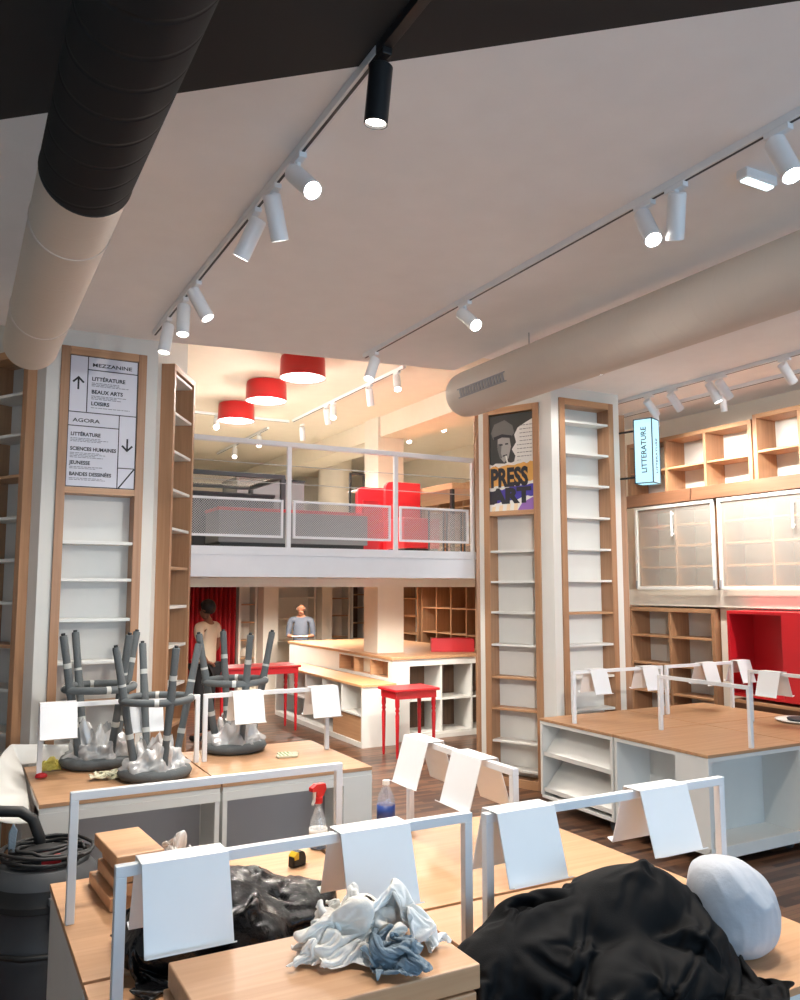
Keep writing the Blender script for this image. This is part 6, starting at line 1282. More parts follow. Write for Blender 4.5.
DRAPE['trash'] = (66, 54, [
-353,8,9,10,8,11,11,11,12,13,15,8,10,5,10,10,5,12,16,9,12,12,9,5,13,12,11,13,8,10,15,14,12,14,18,19,2,-15,4,10,7,17,11,10,15,9,13,12,12,12,11,11,13,11,14,6,8,12,14,17,19,9,8,12,11,12,
-350,12,-3,10,9,11,12,12,11,13,14,13,11,9,7,14,14,5,14,9,5,12,5,12,11,9,13,9,9,16,11,12,13,13,17,15,12,-9,1,8,14,8,7,16,14,13,12,7,11,14,9,12,9,10,15,12,10,12,12,16,15,11,10,11,12,13,
-349,-8,10,8,12,14,12,13,13,13,12,12,9,10,12,15,8,11,13,-1,12,11,8,13,12,9,9,7,14,15,9,13,10,13,16,13,14,5,-1,10,-1,15,15,11,17,8,5,11,13,13,10,7,12,13,11,14,7,11,16,17,14,11,13,9,12,4,
-359,-1,5,11,13,13,16,15,14,12,11,12,7,11,13,15,13,5,13,-1,9,14,11,12,10,10,8,11,13,11,12,8,12,14,14,14,13,3,10,11,1,9,16,11,10,10,12,10,6,10,15,5,15,14,12,8,12,13,14,17,13,13,13,9,12,5,
-353,-1,-4,10,11,17,19,18,12,12,10,10,10,7,13,15,13,4,12,3,11,13,14,14,9,10,11,7,12,11,4,11,13,15,14,13,13,12,6,7,7,12,9,14,11,4,12,4,10,14,9,11,15,13,8,12,14,16,14,14,14,12,12,14,9,13,
-354,-7,4,11,17,13,20,14,15,2,11,10,10,11,13,14,13,4,12,8,14,8,15,14,10,11,5,11,11,7,12,3,16,14,15,14,13,12,11,12,5,9,9,12,2,11,10,13,2,13,12,12,11,10,12,13,14,14,17,15,12,13,15,13,13,13,
-359,10,1,12,13,16,20,7,6,7,10,11,11,14,14,11,13,5,12,12,11,9,13,13,10,10,10,11,3,12,11,11,8,16,15,13,13,13,14,14,9,9,1,9,10,13,13,-5,14,13,12,9,8,12,11,13,13,16,17,12,14,14,16,16,15,12,
-360,12,12,11,11,16,6,13,12,-2,10,14,13,7,14,14,13,12,9,12,10,10,12,13,12,11,9,7,7,4,11,11,15,16,13,13,13,14,12,16,12,2,11,10,2,13,0,20,9,11,11,9,7,11,13,13,12,16,16,11,14,15,16,17,17,14,
-359,13,13,14,14,1,15,14,-1,8,10,12,13,12,10,13,13,12,11,12,11,12,12,14,11,10,0,7,10,7,12,14,15,14,13,12,13,14,12,16,11,6,12,-1,13,-1,19,13,13,14,10,8,9,6,13,13,11,14,15,15,9,15,16,18,18,14,
-359,14,15,15,3,13,13,-4,9,11,11,9,12,14,13,13,14,12,11,12,12,13,13,13,11,9,3,0,8,11,15,15,14,12,13,13,13,13,13,13,9,13,2,11,0,12,15,18,16,11,11,8,8,8,9,12,10,14,13,13,12,14,14,16,18,15,
-355,13,12,12,14,7,2,12,10,0,10,12,13,13,14,14,13,14,11,10,14,13,12,13,9,12,4,0,10,11,12,15,13,12,12,13,13,13,13,12,11,10,8,2,10,15,18,18,14,8,10,-2,7,16,12,13,10,13,12,11,11,12,12,14,15,14,
-348,6,18,2,13,8,14,8,2,10,1,13,16,15,15,13,14,12,7,12,12,15,11,12,11,11,8,4,5,12,13,16,10,10,12,14,13,13,13,11,11,8,8,11,12,15,17,17,11,7,9,6,0,15,16,14,12,11,10,11,10,9,12,12,13,11,
-341,2,9,13,3,12,14,-1,11,1,13,15,15,17,13,14,13,12,10,3,15,12,14,11,11,11,9,5,10,11,18,7,9,8,13,14,14,13,13,12,10,11,11,13,13,15,15,15,3,12,0,13,11,12,17,15,11,7,8,9,10,11,10,12,11,11,
-334,0,5,11,12,2,12,0,11,5,15,16,16,18,10,14,13,12,2,13,8,14,12,12,11,12,9,9,11,16,12,0,11,11,9,15,13,14,14,13,10,12,13,15,14,14,12,7,12,8,2,13,14,16,18,6,4,2,9,11,12,13,14,11,11,11,
-327,1,0,6,12,11,4,5,3,11,16,17,17,9,16,14,12,11,9,-2,13,16,12,12,12,12,10,11,13,17,-1,9,11,10,12,3,14,18,16,15,11,12,14,15,14,13,12,11,2,9,10,13,14,18,2,5,7,7,10,5,15,13,16,12,11,10,
-319,4,2,-2,2,14,3,12,-1,12,15,18,11,20,11,11,13,12,10,-5,14,15,14,12,12,11,12,13,14,9,13,6,7,10,11,8,4,18,19,15,13,12,13,14,14,13,12,11,9,7,10,12,14,5,16,7,1,7,10,11,4,16,13,14,11,10,
-327,7,8,9,2,-4,12,6,5,10,15,11,18,17,17,5,11,11,14,-4,16,12,13,12,13,12,13,13,14,15,12,11,2,7,11,8,3,14,19,17,14,13,12,13,12,12,12,12,12,11,9,11,7,13,17,1,14,-4,11,5,11,13,15,9,13,11,
-336,3,4,9,12,11,0,8,11,8,11,13,15,17,15,8,10,12,7,11,5,15,13,13,12,13,13,13,14,16,15,11,9,0,11,9,6,7,20,18,15,12,11,13,12,12,12,11,12,12,10,9,11,12,16,7,2,7,12,-1,11,14,9,14,12,12,
-342,-1,3,7,11,14,14,6,8,10,11,13,12,14,15,10,11,9,9,14,3,15,13,13,13,13,13,13,14,15,16,14,11,2,9,3,8,13,18,19,15,11,7,11,11,11,13,12,16,14,10,10,12,12,15,10,6,7,-6,12,8,15,11,15,9,13,
-340,8,-3,10,7,4,13,12,9,8,11,12,12,14,15,12,7,11,10,12,4,16,14,11,12,14,13,13,15,13,16,14,13,11,4,10,4,14,17,18,6,11,11,7,12,12,15,16,17,15,11,9,7,14,5,9,14,9,8,3,14,5,17,8,14,11,
-329,-8,8,2,1,15,15,6,8,8,9,11,12,14,15,15,11,5,9,13,8,16,12,14,13,14,9,10,15,15,15,15,12,11,11,9,7,12,16,10,15,7,6,12,13,12,16,19,17,17,13,7,9,4,14,10,2,10,12,11,1,14,6,16,14,14,
-332,-11,2,3,15,17,6,9,7,6,10,9,12,13,14,15,14,10,8,10,12,13,15,15,10,9,13,14,10,15,17,12,13,11,11,10,10,11,11,12,13,13,9,5,13,14,19,19,19,19,10,9,9,10,1,8,15,3,8,12,-1,9,14,14,15,12,
-335,-10,0,12,15,7,10,9,4,8,6,12,9,14,14,15,14,12,10,10,12,13,17,13,15,13,2,14,12,15,13,14,12,12,11,12,10,10,11,13,13,14,11,6,12,12,17,22,19,20,13,7,10,11,8,5,2,14,0,11,8,3,11,11,14,14,
-334,-11,4,8,16,5,11,7,7,15,-5,8,11,12,15,15,14,13,12,11,12,13,14,18,13,10,4,13,15,8,14,14,14,13,13,13,11,10,8,12,14,15,3,15,13,9,18,21,20,20,15,9,11,9,9,8,0,11,1,8,6,6,8,7,14,15,
-331,-9,9,3,14,4,10,5,9,16,-1,11,4,12,9,14,15,14,12,12,11,11,14,17,6,11,13,12,12,12,9,15,15,15,17,15,10,11,10,4,15,16,15,3,10,13,18,20,20,17,16,13,9,9,9,2,13,1,6,7,5,5,2,12,12,15,
-327,-8,9,8,4,7,7,7,14,1,10,4,10,7,12,15,14,13,12,12,10,11,10,13,15,13,10,14,8,12,11,12,16,16,19,17,9,12,10,6,10,16,16,13,7,13,14,18,18,17,10,13,10,9,11,2,13,5,6,6,4,4,10,0,11,14,
-316,-9,-3,8,7,8,8,8,8,-1,4,12,8,12,13,14,12,10,14,12,10,11,11,12,13,15,15,9,13,7,14,11,17,14,19,18,13,11,11,8,9,8,16,15,13,13,12,16,15,14,13,12,10,10,4,10,11,5,7,6,4,9,-3,5,10,1,
-317,7,-4,-4,10,3,5,4,6,6,9,9,8,13,12,9,13,13,13,12,11,11,11,10,13,15,16,15,9,13,9,14,14,14,17,18,12,12,10,11,11,11,8,14,14,13,14,14,14,13,13,12,10,9,10,7,10,6,7,5,9,0,1,12,12,10,
-324,10,6,2,-5,11,8,6,7,2,9,9,10,-2,13,14,13,12,12,12,12,11,13,10,11,14,16,15,14,10,13,13,13,14,15,16,17,12,11,2,10,14,13,12,13,12,15,14,12,12,13,13,12,11,8,7,7,7,8,8,5,0,2,15,14,10,
-330,8,8,13,-7,4,12,2,4,8,15,0,5,9,12,13,13,13,13,12,12,11,11,11,11,12,15,16,14,13,13,13,13,14,14,17,17,14,11,7,3,9,12,12,14,15,15,15,10,11,10,13,12,11,9,8,7,7,7,9,4,2,3,13,16,14,
-325,11,6,12,-6,-3,9,11,7,6,4,16,7,8,10,10,8,13,13,12,11,14,13,12,4,12,13,16,15,14,14,14,13,13,15,16,17,14,11,9,8,3,11,12,14,16,14,13,9,11,12,12,11,10,8,8,8,7,9,3,4,4,10,12,11,14,
-317,12,8,6,-4,-9,4,9,9,10,10,4,11,10,10,11,11,11,12,11,12,15,10,11,12,5,13,15,16,16,14,15,13,13,12,15,15,13,11,10,11,8,8,13,15,14,13,12,14,5,12,12,11,11,8,7,6,8,8,9,7,3,12,12,2,14,
-309,10,12,-8,-7,8,-13,6,9,10,13,15,10,10,9,10,11,11,11,11,13,12,17,6,9,12,7,11,18,20,16,16,14,11,12,12,14,13,10,10,10,10,12,13,14,13,13,12,11,11,7,10,11,11,5,9,6,7,7,10,11,10,7,4,16,-2,
-293,2,11,-3,-14,5,-14,-2,5,9,12,15,15,12,12,13,12,11,11,11,10,15,12,19,2,6,9,14,15,22,17,19,15,11,8,12,11,13,12,10,10,11,12,13,13,11,14,11,10,11,12,7,11,3,10,11,4,6,8,7,9,10,3,10,13,-4,
-305,11,12,5,-15,-6,-2,-3,3,7,12,15,15,14,13,11,12,11,10,10,12,10,18,11,16,8,1,14,18,15,21,20,13,12,12,8,8,11,12,12,11,11,11,12,12,12,13,11,10,12,9,11,5,6,11,4,9,6,8,8,7,8,11,14,3,15,
-305,6,10,8,4,-6,-2,-3,1,7,9,13,14,14,8,12,11,11,11,10,8,12,16,8,12,10,11,11,18,16,21,20,13,12,10,3,13,11,12,12,12,11,12,11,11,14,13,9,9,11,8,9,9,6,3,7,10,8,8,12,5,10,7,13,13,7,
-314,9,9,11,14,3,-1,-1,0,5,8,11,10,7,12,11,10,10,11,11,11,12,11,14,11,7,10,13,13,20,19,18,15,11,11,0,12,11,13,12,13,13,12,11,12,7,9,9,11,11,10,5,7,7,10,5,11,7,12,8,10,12,8,-2,12,4,
-319,9,9,9,13,2,6,10,5,5,7,-2,10,13,13,8,12,5,11,11,13,11,14,10,12,7,11,14,14,16,17,17,14,13,11,-2,13,6,16,15,14,14,12,11,12,11,9,9,9,-2,8,11,8,9,7,9,7,11,11,15,12,9,8,8,6,11,
-327,9,10,10,12,11,10,0,3,4,7,9,11,14,9,11,13,0,10,11,12,14,11,12,10,11,11,13,13,14,16,17,14,13,10,-2,14,6,14,16,14,15,13,13,12,7,11,6,8,9,1,5,8,9,9,9,8,11,16,14,14,12,12,2,14,4,
-334,10,9,11,7,12,13,11,-1,9,8,7,12,9,12,16,-1,12,10,2,13,14,13,11,11,11,12,13,12,13,15,17,13,12,11,6,2,13,11,15,16,16,14,13,11,11,3,11,8,5,9,6,6,1,7,8,9,16,17,16,13,13,13,8,11,-7,
-337,7,9,9,12,14,6,13,9,4,12,7,12,9,13,15,-1,14,10,-3,13,13,12,12,12,11,13,12,12,12,15,15,12,15,3,7,13,11,10,14,15,17,14,15,10,12,3,2,12,11,3,7,5,5,5,7,12,16,15,15,14,13,6,14,14,5,
-345,10,10,7,13,12,10,11,14,6,11,9,13,9,12,15,5,5,7,8,7,13,11,12,12,12,11,12,11,12,14,16,15,6,11,12,3,10,14,14,17,17,13,15,13,9,12,3,-5,12,14,7,6,5,5,7,13,9,14,14,13,12,11,12,14,10,
-343,4,9,11,9,15,10,7,15,13,12,9,14,9,10,13,5,10,11,9,5,10,11,14,11,11,9,12,8,10,14,14,15,11,3,10,12,14,14,14,16,14,18,13,10,12,10,6,3,-4,17,12,10,7,8,2,6,13,12,9,12,12,14,9,15,16,
-347,8,7,11,3,16,5,17,18,14,12,10,14,10,10,8,10,11,11,6,11,9,15,12,12,2,12,8,8,9,14,12,14,13,9,11,12,13,13,16,13,19,15,10,12,10,8,7,-4,13,7,14,3,11,9,14,-1,10,12,11,6,13,13,14,10,16,
-350,14,6,5,10,9,6,16,19,15,13,12,13,12,11,9,10,10,10,11,8,15,17,9,4,9,10,11,-4,11,11,14,13,14,11,12,13,13,16,13,20,9,14,11,12,7,5,12,4,2,15,8,5,11,8,11,14,5,8,10,10,7,12,15,11,15,
-351,10,11,4,5,14,9,12,19,15,14,12,14,13,12,11,10,10,12,5,14,13,9,8,11,10,10,5,7,5,7,12,16,14,12,11,12,16,15,20,15,5,13,13,11,3,11,8,-2,16,7,7,11,11,12,9,12,11,9,5,9,11,10,12,5,10,
-347,2,9,10,12,13,14,4,17,15,13,11,14,16,13,10,12,11,6,12,16,15,3,7,12,7,8,11,9,1,7,14,12,15,11,11,10,17,16,20,7,9,12,13,13,2,11,1,10,13,13,10,5,11,7,14,4,14,6,8,9,11,12,14,12,13,
-350,11,12,12,13,13,-4,15,15,14,10,12,14,17,15,12,10,7,14,14,14,15,7,2,9,7,9,5,12,12,-4,16,14,11,12,11,13,14,20,5,11,11,12,13,14,9,-3,9,13,16,8,5,10,10,9,1,13,10,10,11,9,12,13,12,18,16,
-348,14,14,14,10,6,9,12,13,13,4,13,14,19,16,12,6,14,15,15,14,3,13,8,3,10,9,5,15,-3,14,9,12,11,10,11,13,14,18,5,10,11,12,15,8,12,-3,14,17,4,11,12,9,3,8,7,9,9,13,12,9,11,14,17,19,18,
-339,10,15,14,14,12,10,6,8,4,11,14,17,17,15,12,7,15,16,16,11,-2,7,9,10,9,1,17,3,16,1,12,11,10,12,8,13,14,16,6,10,11,12,14,5,11,15,9,14,3,5,9,10,3,13,14,1,16,9,10,5,12,16,19,20,19,
-326,8,12,12,15,11,12,-2,10,7,14,16,18,12,9,7,12,18,18,13,10,6,-3,10,9,6,14,3,16,-2,12,12,11,11,12,12,7,13,14,9,9,11,13,11,9,14,15,14,-2,12,6,5,6,10,16,14,1,16,13,9,7,-4,19,20,21,17,
-320,15,11,5,13,13,12,5,4,12,15,18,10,7,10,10,6,12,18,13,8,8,8,9,9,9,4,13,-1,13,15,13,7,11,8,14,10,11,7,12,10,10,8,10,15,15,14,4,9,13,13,-3,11,14,8,15,9,10,7,8,10,0,10,21,21,14,
-318,15,15,2,13,11,8,11,13,9,19,14,2,14,10,4,7,14,14,-2,14,13,10,11,8,11,11,2,16,5,14,6,12,2,12,12,17,3,16,4,9,8,9,14,16,15,14,2,13,9,12,11,8,10,9,16,7,13,10,1,11,5,4,13,18,14,
-317,15,11,12,7,11,12,12,13,16,14,3,13,13,12,7,5,10,-7,10,18,12,9,10,16,9,8,12,8,8,11,7,8,8,9,10,9,14,11,11,2,8,11,9,19,12,12,11,8,11,13,14,17,12,16,13,6,5,1,4,10,8,6,0,17,13,
-318,7,7,7,8,5,6,-6,1,2,4,10,0,-1,0,0,2,-9,-1,8,-1,-4,0,0,-4,3,-1,6,14,-13,5,3,4,-1,1,9,-19,-8,-12,-3,5,5,14,-2,5,-2,-3,2,-5,4,-2,-2,5,0,8,-9,-5,-4,-6,-3,-2,-13,-10,-2,1,6,
-294,6,7,3,0,4,1,1,2,2,1,7,4,0,4,-1,-5,-8,-2,5,4,-5,1,-1,0,1,2,4,-2,4,3,1,2,1,2,-5,-1,-11,-10,1,3,10,2,3,5,-5,-1,-6,2,-1,-5,2,7,-1,6,-5,-5,-3,-5,-3,-5,-10,-8,-4,1,5,
-279,0,7,7,0,1,3,3,2,2,3,1,5,1,-1,0,-4,-5,-2,0,4,2,2,1,1,1,-1,-1,2,3,1,-1,2,0,3,-3,1,-11,-10,-2,9,8,1,3,0,-5,0,-5,1,1,-5,3,7,-1,0,-1,-6,-3,-3,-1,-6,-7,-5,-2,2,-2,
-268,4,0,4,4,2,6,4,5,4,1,-2,2,1,0,-1,-4,-4,-2,2,4,5,4,1,0,0,-2,-3,3,-2,2,-7,6,-2,-2,5,1,-10,-5,-4,8,7,1,3,-2,-6,2,-4,0,-4,4,4,4,0,-1,-5,-3,-3,-3,-3,-4,-3,-2,-5,1,-1,
-258,5,2,2,2,5,8,8,3,1,2,-1,-1,1,0,0,-3,-4,0,3,5,6,4,1,-1,-1,-4,-4,2,-4,-5,-6,7,-1,-2,-1,2,-3,-7,3,7,1,7,-3,0,-5,0,0,-5,6,-1,5,3,2,-6,-2,-3,-3,-3,-4,-3,-3,-1,-1,0,-4,
-247,3,4,4,0,9,9,4,8,-3,1,3,-4,0,-1,1,-2,-3,0,4,4,8,4,1,-1,-3,-7,-3,1,-8,-2,-9,2,-5,2,0,1,2,-5,-1,10,5,6,-2,-2,0,1,-4,1,3,3,-1,4,-4,-2,-3,-4,-3,-3,-3,-3,-1,-2,1,-4,-5,
-235,-3,9,-1,13,7,9,3,3,0,1,-3,-2,1,-2,-1,3,-3,0,0,7,9,5,0,-3,-4,-4,-4,-8,-1,-5,-7,-12,1,4,-3,4,0,4,-6,6,6,11,3,-5,5,-1,2,5,3,0,-5,1,-3,-4,-4,-6,-1,-2,-5,0,-2,-2,0,-4,-1,
-220,1,3,7,12,6,-2,7,3,0,-1,-1,-2,-9,4,4,0,-2,-4,3,8,9,7,1,-3,-4,-6,-7,-8,-10,-7,-7,-4,3,-4,0,1,3,7,-5,6,8,-2,3,12,-2,8,4,-14,8,3,4,0,-5,-5,-4,-6,-1,-3,-5,-1,0,-3,-1,0,-3,
-204,5,6,8,8,-3,3,4,-3,5,-3,-4,-5,-4,-7,2,7,3,-1,2,7,8,8,2,-3,-6,-10,-8,-6,-9,-7,-6,-1,-3,2,-4,2,2,6,-1,6,7,-2,9,-1,11,6,-13,-11,-3,2,5,7,12,-5,-6,-11,5,-4,-3,-4,-1,-1,0,0,-5,
-189,7,9,9,-2,1,4,-9,6,-2,-5,-8,-6,1,-2,-4,4,6,5,3,5,8,7,3,-3,-5,-11,-9,-8,-8,-6,-3,-3,-1,-1,-1,1,3,3,3,7,1,7,3,7,8,-10,-7,-9,-9,0,7,7,8,10,-9,-11,1,4,-4,-3,-2,-2,-1,-1,-2,
-176,-4,14,14,-2,2,-4,-1,-2,-9,-9,2,-7,-3,-2,5,2,3,6,6,4,7,7,2,-5,-1,-9,-10,-7,-8,-7,-5,-1,0,-1,0,2,2,3,4,5,4,6,6,5,2,-6,-9,-9,-9,1,9,7,5,7,-8,-10,1,2,2,-3,-3,-2,-2,-4,0,
-165,-4,1,17,0,7,-3,-6,-10,0,-14,-2,-1,-2,4,-3,3,4,9,4,7,2,8,-2,3,-2,-8,-10,-9,-6,-6,0,-4,-4,1,0,3,2,4,4,5,5,6,3,2,-4,-1,-6,-8,-9,2,1,15,7,-5,-6,-7,3,2,0,-1,1,-3,-3,-3,1,
-156,-2,-6,8,14,-1,2,-11,-2,-10,-4,-3,-3,2,-7,0,7,1,8,12,0,7,1,4,-2,1,-8,-9,-7,-6,-1,-9,-4,5,0,0,-1,4,5,3,4,3,1,1,5,0,-3,-4,-9,-4,-3,5,0,14,-7,-6,5,4,1,-1,-3,-2,0,-3,-3,-2,
-147,-1,-5,-5,8,13,2,-12,-3,-9,-2,-3,-2,-1,-10,7,-1,3,12,7,10,-1,5,1,-1,-1,-7,-7,-6,-2,-7,-11,7,-1,-10,4,6,5,4,4,3,1,0,-4,-1,6,0,-10,1,-1,0,2,-5,10,-7,8,2,-3,-4,2,-1,1,-4,0,-3,-2,
-138,-1,-1,-5,-5,9,12,-10,-9,-4,-2,-2,-1,-13,0,1,3,6,8,11,9,0,3,1,-1,-2,-5,-5,-5,-2,-13,-5,-7,-1,1,10,4,5,4,3,2,1,-3,-5,-5,-1,1,1,8,1,-5,0,-5,4,-1,9,5,1,-4,0,-3,-2,-4,-1,-1,-2,
-124,-3,-4,0,-6,-5,12,-2,-8,-4,-2,-1,-10,0,-1,-1,3,4,7,12,8,2,1,0,-1,-2,-3,-2,-5,-5,-13,-3,-6,-4,3,7,9,4,4,3,2,0,-2,-4,-4,-4,0,0,2,6,-2,-2,-5,2,5,9,8,2,-4,-7,1,-6,0,-3,0,-1,
-109,-1,-2,-6,-7,-2,-6,10,-8,-4,-2,-7,-1,-3,1,0,-1,7,6,11,4,7,-1,-1,-1,-1,-2,-2,-1,-9,-10,-8,0,-3,0,6,9,6,3,3,1,0,-2,-1,0,-1,0,0,-2,-3,1,-5,1,3,3,10,0,9,-2,-11,-6,4,-6,3,-1,-1,
-123,2,3,3,7,-5,-4,-5,2,-5,-4,-4,-3,0,1,1,-2,4,3,9,10,3,0,0,-1,-2,0,-1,-3,-3,-8,-8,-5,2,0,3,6,8,2,2,-1,-4,-4,-2,-1,1,1,1,1,1,-1,-1,0,2,4,-10,16,7,-3,-7,-7,5,-3,1,0,0,
-111,1,2,2,-3,2,3,-4,-3,-3,-4,-4,-3,-3,-3,9,-3,4,3,6,10,2,1,0,-3,-1,0,-1,2,-5,-1,-6,-4,1,1,1,4,5,2,0,-2,1,-4,-3,1,0,0,0,0,-1,0,-2,-5,-6,0,-1,6,9,-10,0,13,3,-3,0,4,0,
-99,-5,7,-2,1,0,1,-1,-1,-4,-4,-3,-2,-2,-3,-2,5,-1,8,4,9,3,2,-4,-4,0,2,1,-3,5,-5,1,-1,-1,2,-2,4,2,0,-1,-3,0,1,-5,-1,4,-1,-4,1,2,0,-4,0,-8,1,0,-8,-3,1,11,2,14,0,-1,5,3,
-93,0,6,0,-2,2,1,1,0,-3,-4,-3,-2,-1,-2,-3,-3,5,3,7,10,3,-3,-2,4,1,0,2,-3,-6,4,-2,1,1,3,-3,2,-1,-1,-1,0,0,-7,3,-1,-4,0,0,4,0,2,0,-8,3,-7,-4,4,-4,-2,4,8,9,-1,6,4,3,
-81,-1,0,2,2,0,3,3,1,-1,0,-3,-1,-1,-3,-4,-1,-1,6,5,8,-2,-2,7,-7,9,1,-1,-12,5,-4,4,0,2,1,0,-1,-1,-1,0,0,-1,-6,-6,-2,7,0,-1,4,-1,7,-6,1,-8,6,-5,-5,0,0,2,7,4,4,5,4,2,
-68,-2,0,-2,0,5,5,3,2,2,0,2,-2,0,-3,-3,-3,-1,2,4,3,-2,1,-5,5,0,-14,1,10,-5,6,-1,3,2,1,0,-1,-1,-3,-5,-3,-3,7,-7,-1,0,6,0,4,-2,6,-6,-3,-2,-1,0,2,-3,1,2,4,5,4,4,4,1,
-54,-3,-1,-2,-1,6,5,4,4,2,4,2,-1,-2,-1,-3,-3,-2,0,0,1,-1,-3,-3,4,-5,-12,2,3,8,2,2,2,2,1,1,-1,2,0,-5,-8,-7,8,-4,-1,-1,5,2,3,-3,5,-5,-2,-1,-1,-1,3,-2,1,2,4,4,4,4,4,2,
-39,-5,-7,2,1,6,5,5,4,2,4,-6,7,-7,5,-2,-4,-3,-2,0,0,-1,-2,-3,-10,-2,-2,1,3,6,5,3,0,3,3,0,3,0,-1,0,-8,-9,-6,8,-6,1,3,4,3,-3,5,-3,-3,-1,-1,-3,4,1,1,2,3,4,2,0,5,0,
-22,-5,-8,-2,3,5,5,4,0,2,7,-6,5,-4,-1,-2,-1,-2,-1,0,1,0,-3,-5,-4,-6,0,-2,3,3,3,7,0,4,4,0,5,1,-3,-1,-4,-9,-8,-4,7,-4,6,3,0,-3,-6,-2,1,2,4,-2,3,2,2,2,2,3,2,-3,1,3,
-26,13,-6,-3,1,4,3,3,3,2,3,-2,-2,3,-2,-2,-1,-3,0,0,1,0,0,-3,-4,-4,-6,0,-2,6,2,5,3,4,3,0,4,1,-3,-5,-2,0,-7,-4,-2,1,4,2,-1,-3,-3,-1,0,2,-2,2,4,2,2,2,2,2,-1,2,4,-9,
-18,2,1,7,-2,3,5,4,4,2,1,1,-11,1,5,-7,0,0,0,1,0,1,1,0,-2,-5,-5,-5,2,1,6,4,3,2,1,1,4,-6,-4,4,-3,-3,2,-4,-2,0,0,0,0,-1,-1,-2,-1,0,-1,2,3,2,3,2,2,0,1,3,-5,-3,
-7,3,-1,-1,7,2,3,3,-1,-6,-1,2,5,-1,1,1,0,-1,0,1,1,1,3,2,0,-4,-5,-5,0,4,4,3,1,1,0,-1,3,-6,-3,2,-5,3,0,-1,-2,-2,-1,2,2,2,-1,-3,-3,-2,0,2,2,3,2,2,2,-1,1,0,0,-2,
5,0,1,-2,8,4,5,4,1,-5,-7,3,3,0,1,-1,-1,0,0,0,2,3,3,6,1,-2,-5,-5,-1,2,3,1,0,0,-1,-2,-2,-1,-3,-2,1,-3,0,-1,0,0,0,5,4,3,-1,-3,-5,-3,0,2,1,2,1,2,1,0,0,-3,3,-1,
17,-5,4,-2,9,7,5,6,0,-4,-4,-6,-6,0,3,3,4,0,-1,1,2,4,4,4,8,-1,-3,-5,-3,-1,1,0,-1,-1,-1,-2,-3,-2,-1,-2,-2,0,-1,-1,0,1,0,7,3,4,1,-3,-4,-4,-1,1,0,1,1,0,1,0,-1,-2,-1,2,
28,-7,-5,10,8,10,6,8,3,-3,-6,-5,-7,-2,1,1,1,0,0,1,2,3,6,6,2,8,0,-4,-5,-4,-2,-1,0,0,-3,-5,-7,-4,-1,1,5,-1,-1,0,0,0,-1,8,3,0,-1,4,-2,-2,-2,-1,-1,0,0,1,-1,0,-7,-6,8,5,
39,-7,-7,13,7,9,8,6,7,0,-4,-6,-7,-4,-1,-1,0,0,1,1,1,3,2,10,4,3,6,-10,-2,-1,-3,0,1,-1,0,-5,-6,-5,-3,0,2,0,0,0,0,-1,-1,7,0,5,-1,0,0,2,-4,0,-2,-2,-2,2,1,0,-6,-9,5,7,
39,5,-7,9,10,10,9,5,1,-1,-2,-5,-3,-2,-2,-1,-1,0,1,1,3,0,5,2,9,5,-5,0,0,-2,-5,4,1,1,-4,1,-5,-5,-4,-2,0,0,-1,0,-1,-2,-1,7,-2,6,1,1,2,-4,1,-1,-4,-3,-3,-3,-4,7,-11,0,1,-3,
48,-1,3,7,8,9,12,5,2,0,-3,-4,-4,-3,-4,1,0,1,2,2,1,3,-1,7,2,1,5,0,-1,-7,0,5,0,2,-3,-7,6,-5,-4,-3,-1,-1,-1,-2,-2,-2,-1,6,-1,-1,7,3,-2,-1,2,-7,0,-4,-3,-3,-5,-6,9,-5,-1,-3,
61,-6,5,2,4,12,1,12,6,0,-7,-5,-3,2,3,1,1,1,2,1,3,3,-2,7,2,2,1,-7,4,-6,5,3,0,-1,0,-8,-1,6,-4,-3,-2,-2,-1,-1,-3,-2,-1,-5,10,-1,-7,7,6,-1,-9,-3,4,-4,-3,1,-4,-3,-8,6,6,-2,
60,7,5,3,1,1,0,6,8,9,-4,-9,6,6,1,1,2,1,1,1,1,1,4,-5,2,6,-5,5,-5,4,3,-3,5,-1,0,-7,0,-7,8,-5,0,0,-1,-1,-3,-2,-5,-4,-7,3,2,9,-4,-3,2,-2,2,-5,2,-5,6,-1,-8,3,-8,6,
71,7,-3,7,4,1,3,-3,2,4,6,4,5,2,1,5,1,4,0,-1,-1,1,-2,3,-4,7,0,-1,-2,2,-1,-2,7,1,1,-7,1,-11,3,3,1,0,0,-1,-1,-2,-5,-5,-5,-1,-3,2,6,-2,-3,2,-5,2,-1,6,-1,4,-8,-7,3,-9,
78,2,5,2,4,8,-4,4,3,4,5,2,2,3,7,5,2,6,1,-4,-1,-4,1,-2,2,-1,3,-1,-1,0,-2,0,-4,6,7,-5,0,-12,4,4,-1,3,0,1,0,-2,-1,-6,-6,-3,-3,-3,-5,0,3,-1,-3,2,4,5,3,-2,-3,-5,-8,1,
80,9,4,2,2,3,5,3,3,0,2,6,1,7,8,0,11,-4,0,9,-3,-3,-4,0,-1,1,0,-1,-1,-1,-1,0,-7,7,7,-3,-12,-1,7,-2,5,4,1,2,0,0,-2,-2,-7,-6,-4,-5,-4,-5,-2,-1,-2,7,8,6,1,-1,-3,-12,-2,0,
90,9,6,-3,3,1,6,3,2,4,-2,6,0,8,8,2,12,-4,-2,9,-2,-1,-1,-3,-2,0,-1,0,-2,-1,-1,1,-8,2,9,-8,-3,0,7,-1,6,3,1,5,2,1,-1,-6,-4,-7,-7,-6,-5,-4,-2,-2,-1,2,8,2,1,-1,-12,5,1,-8,
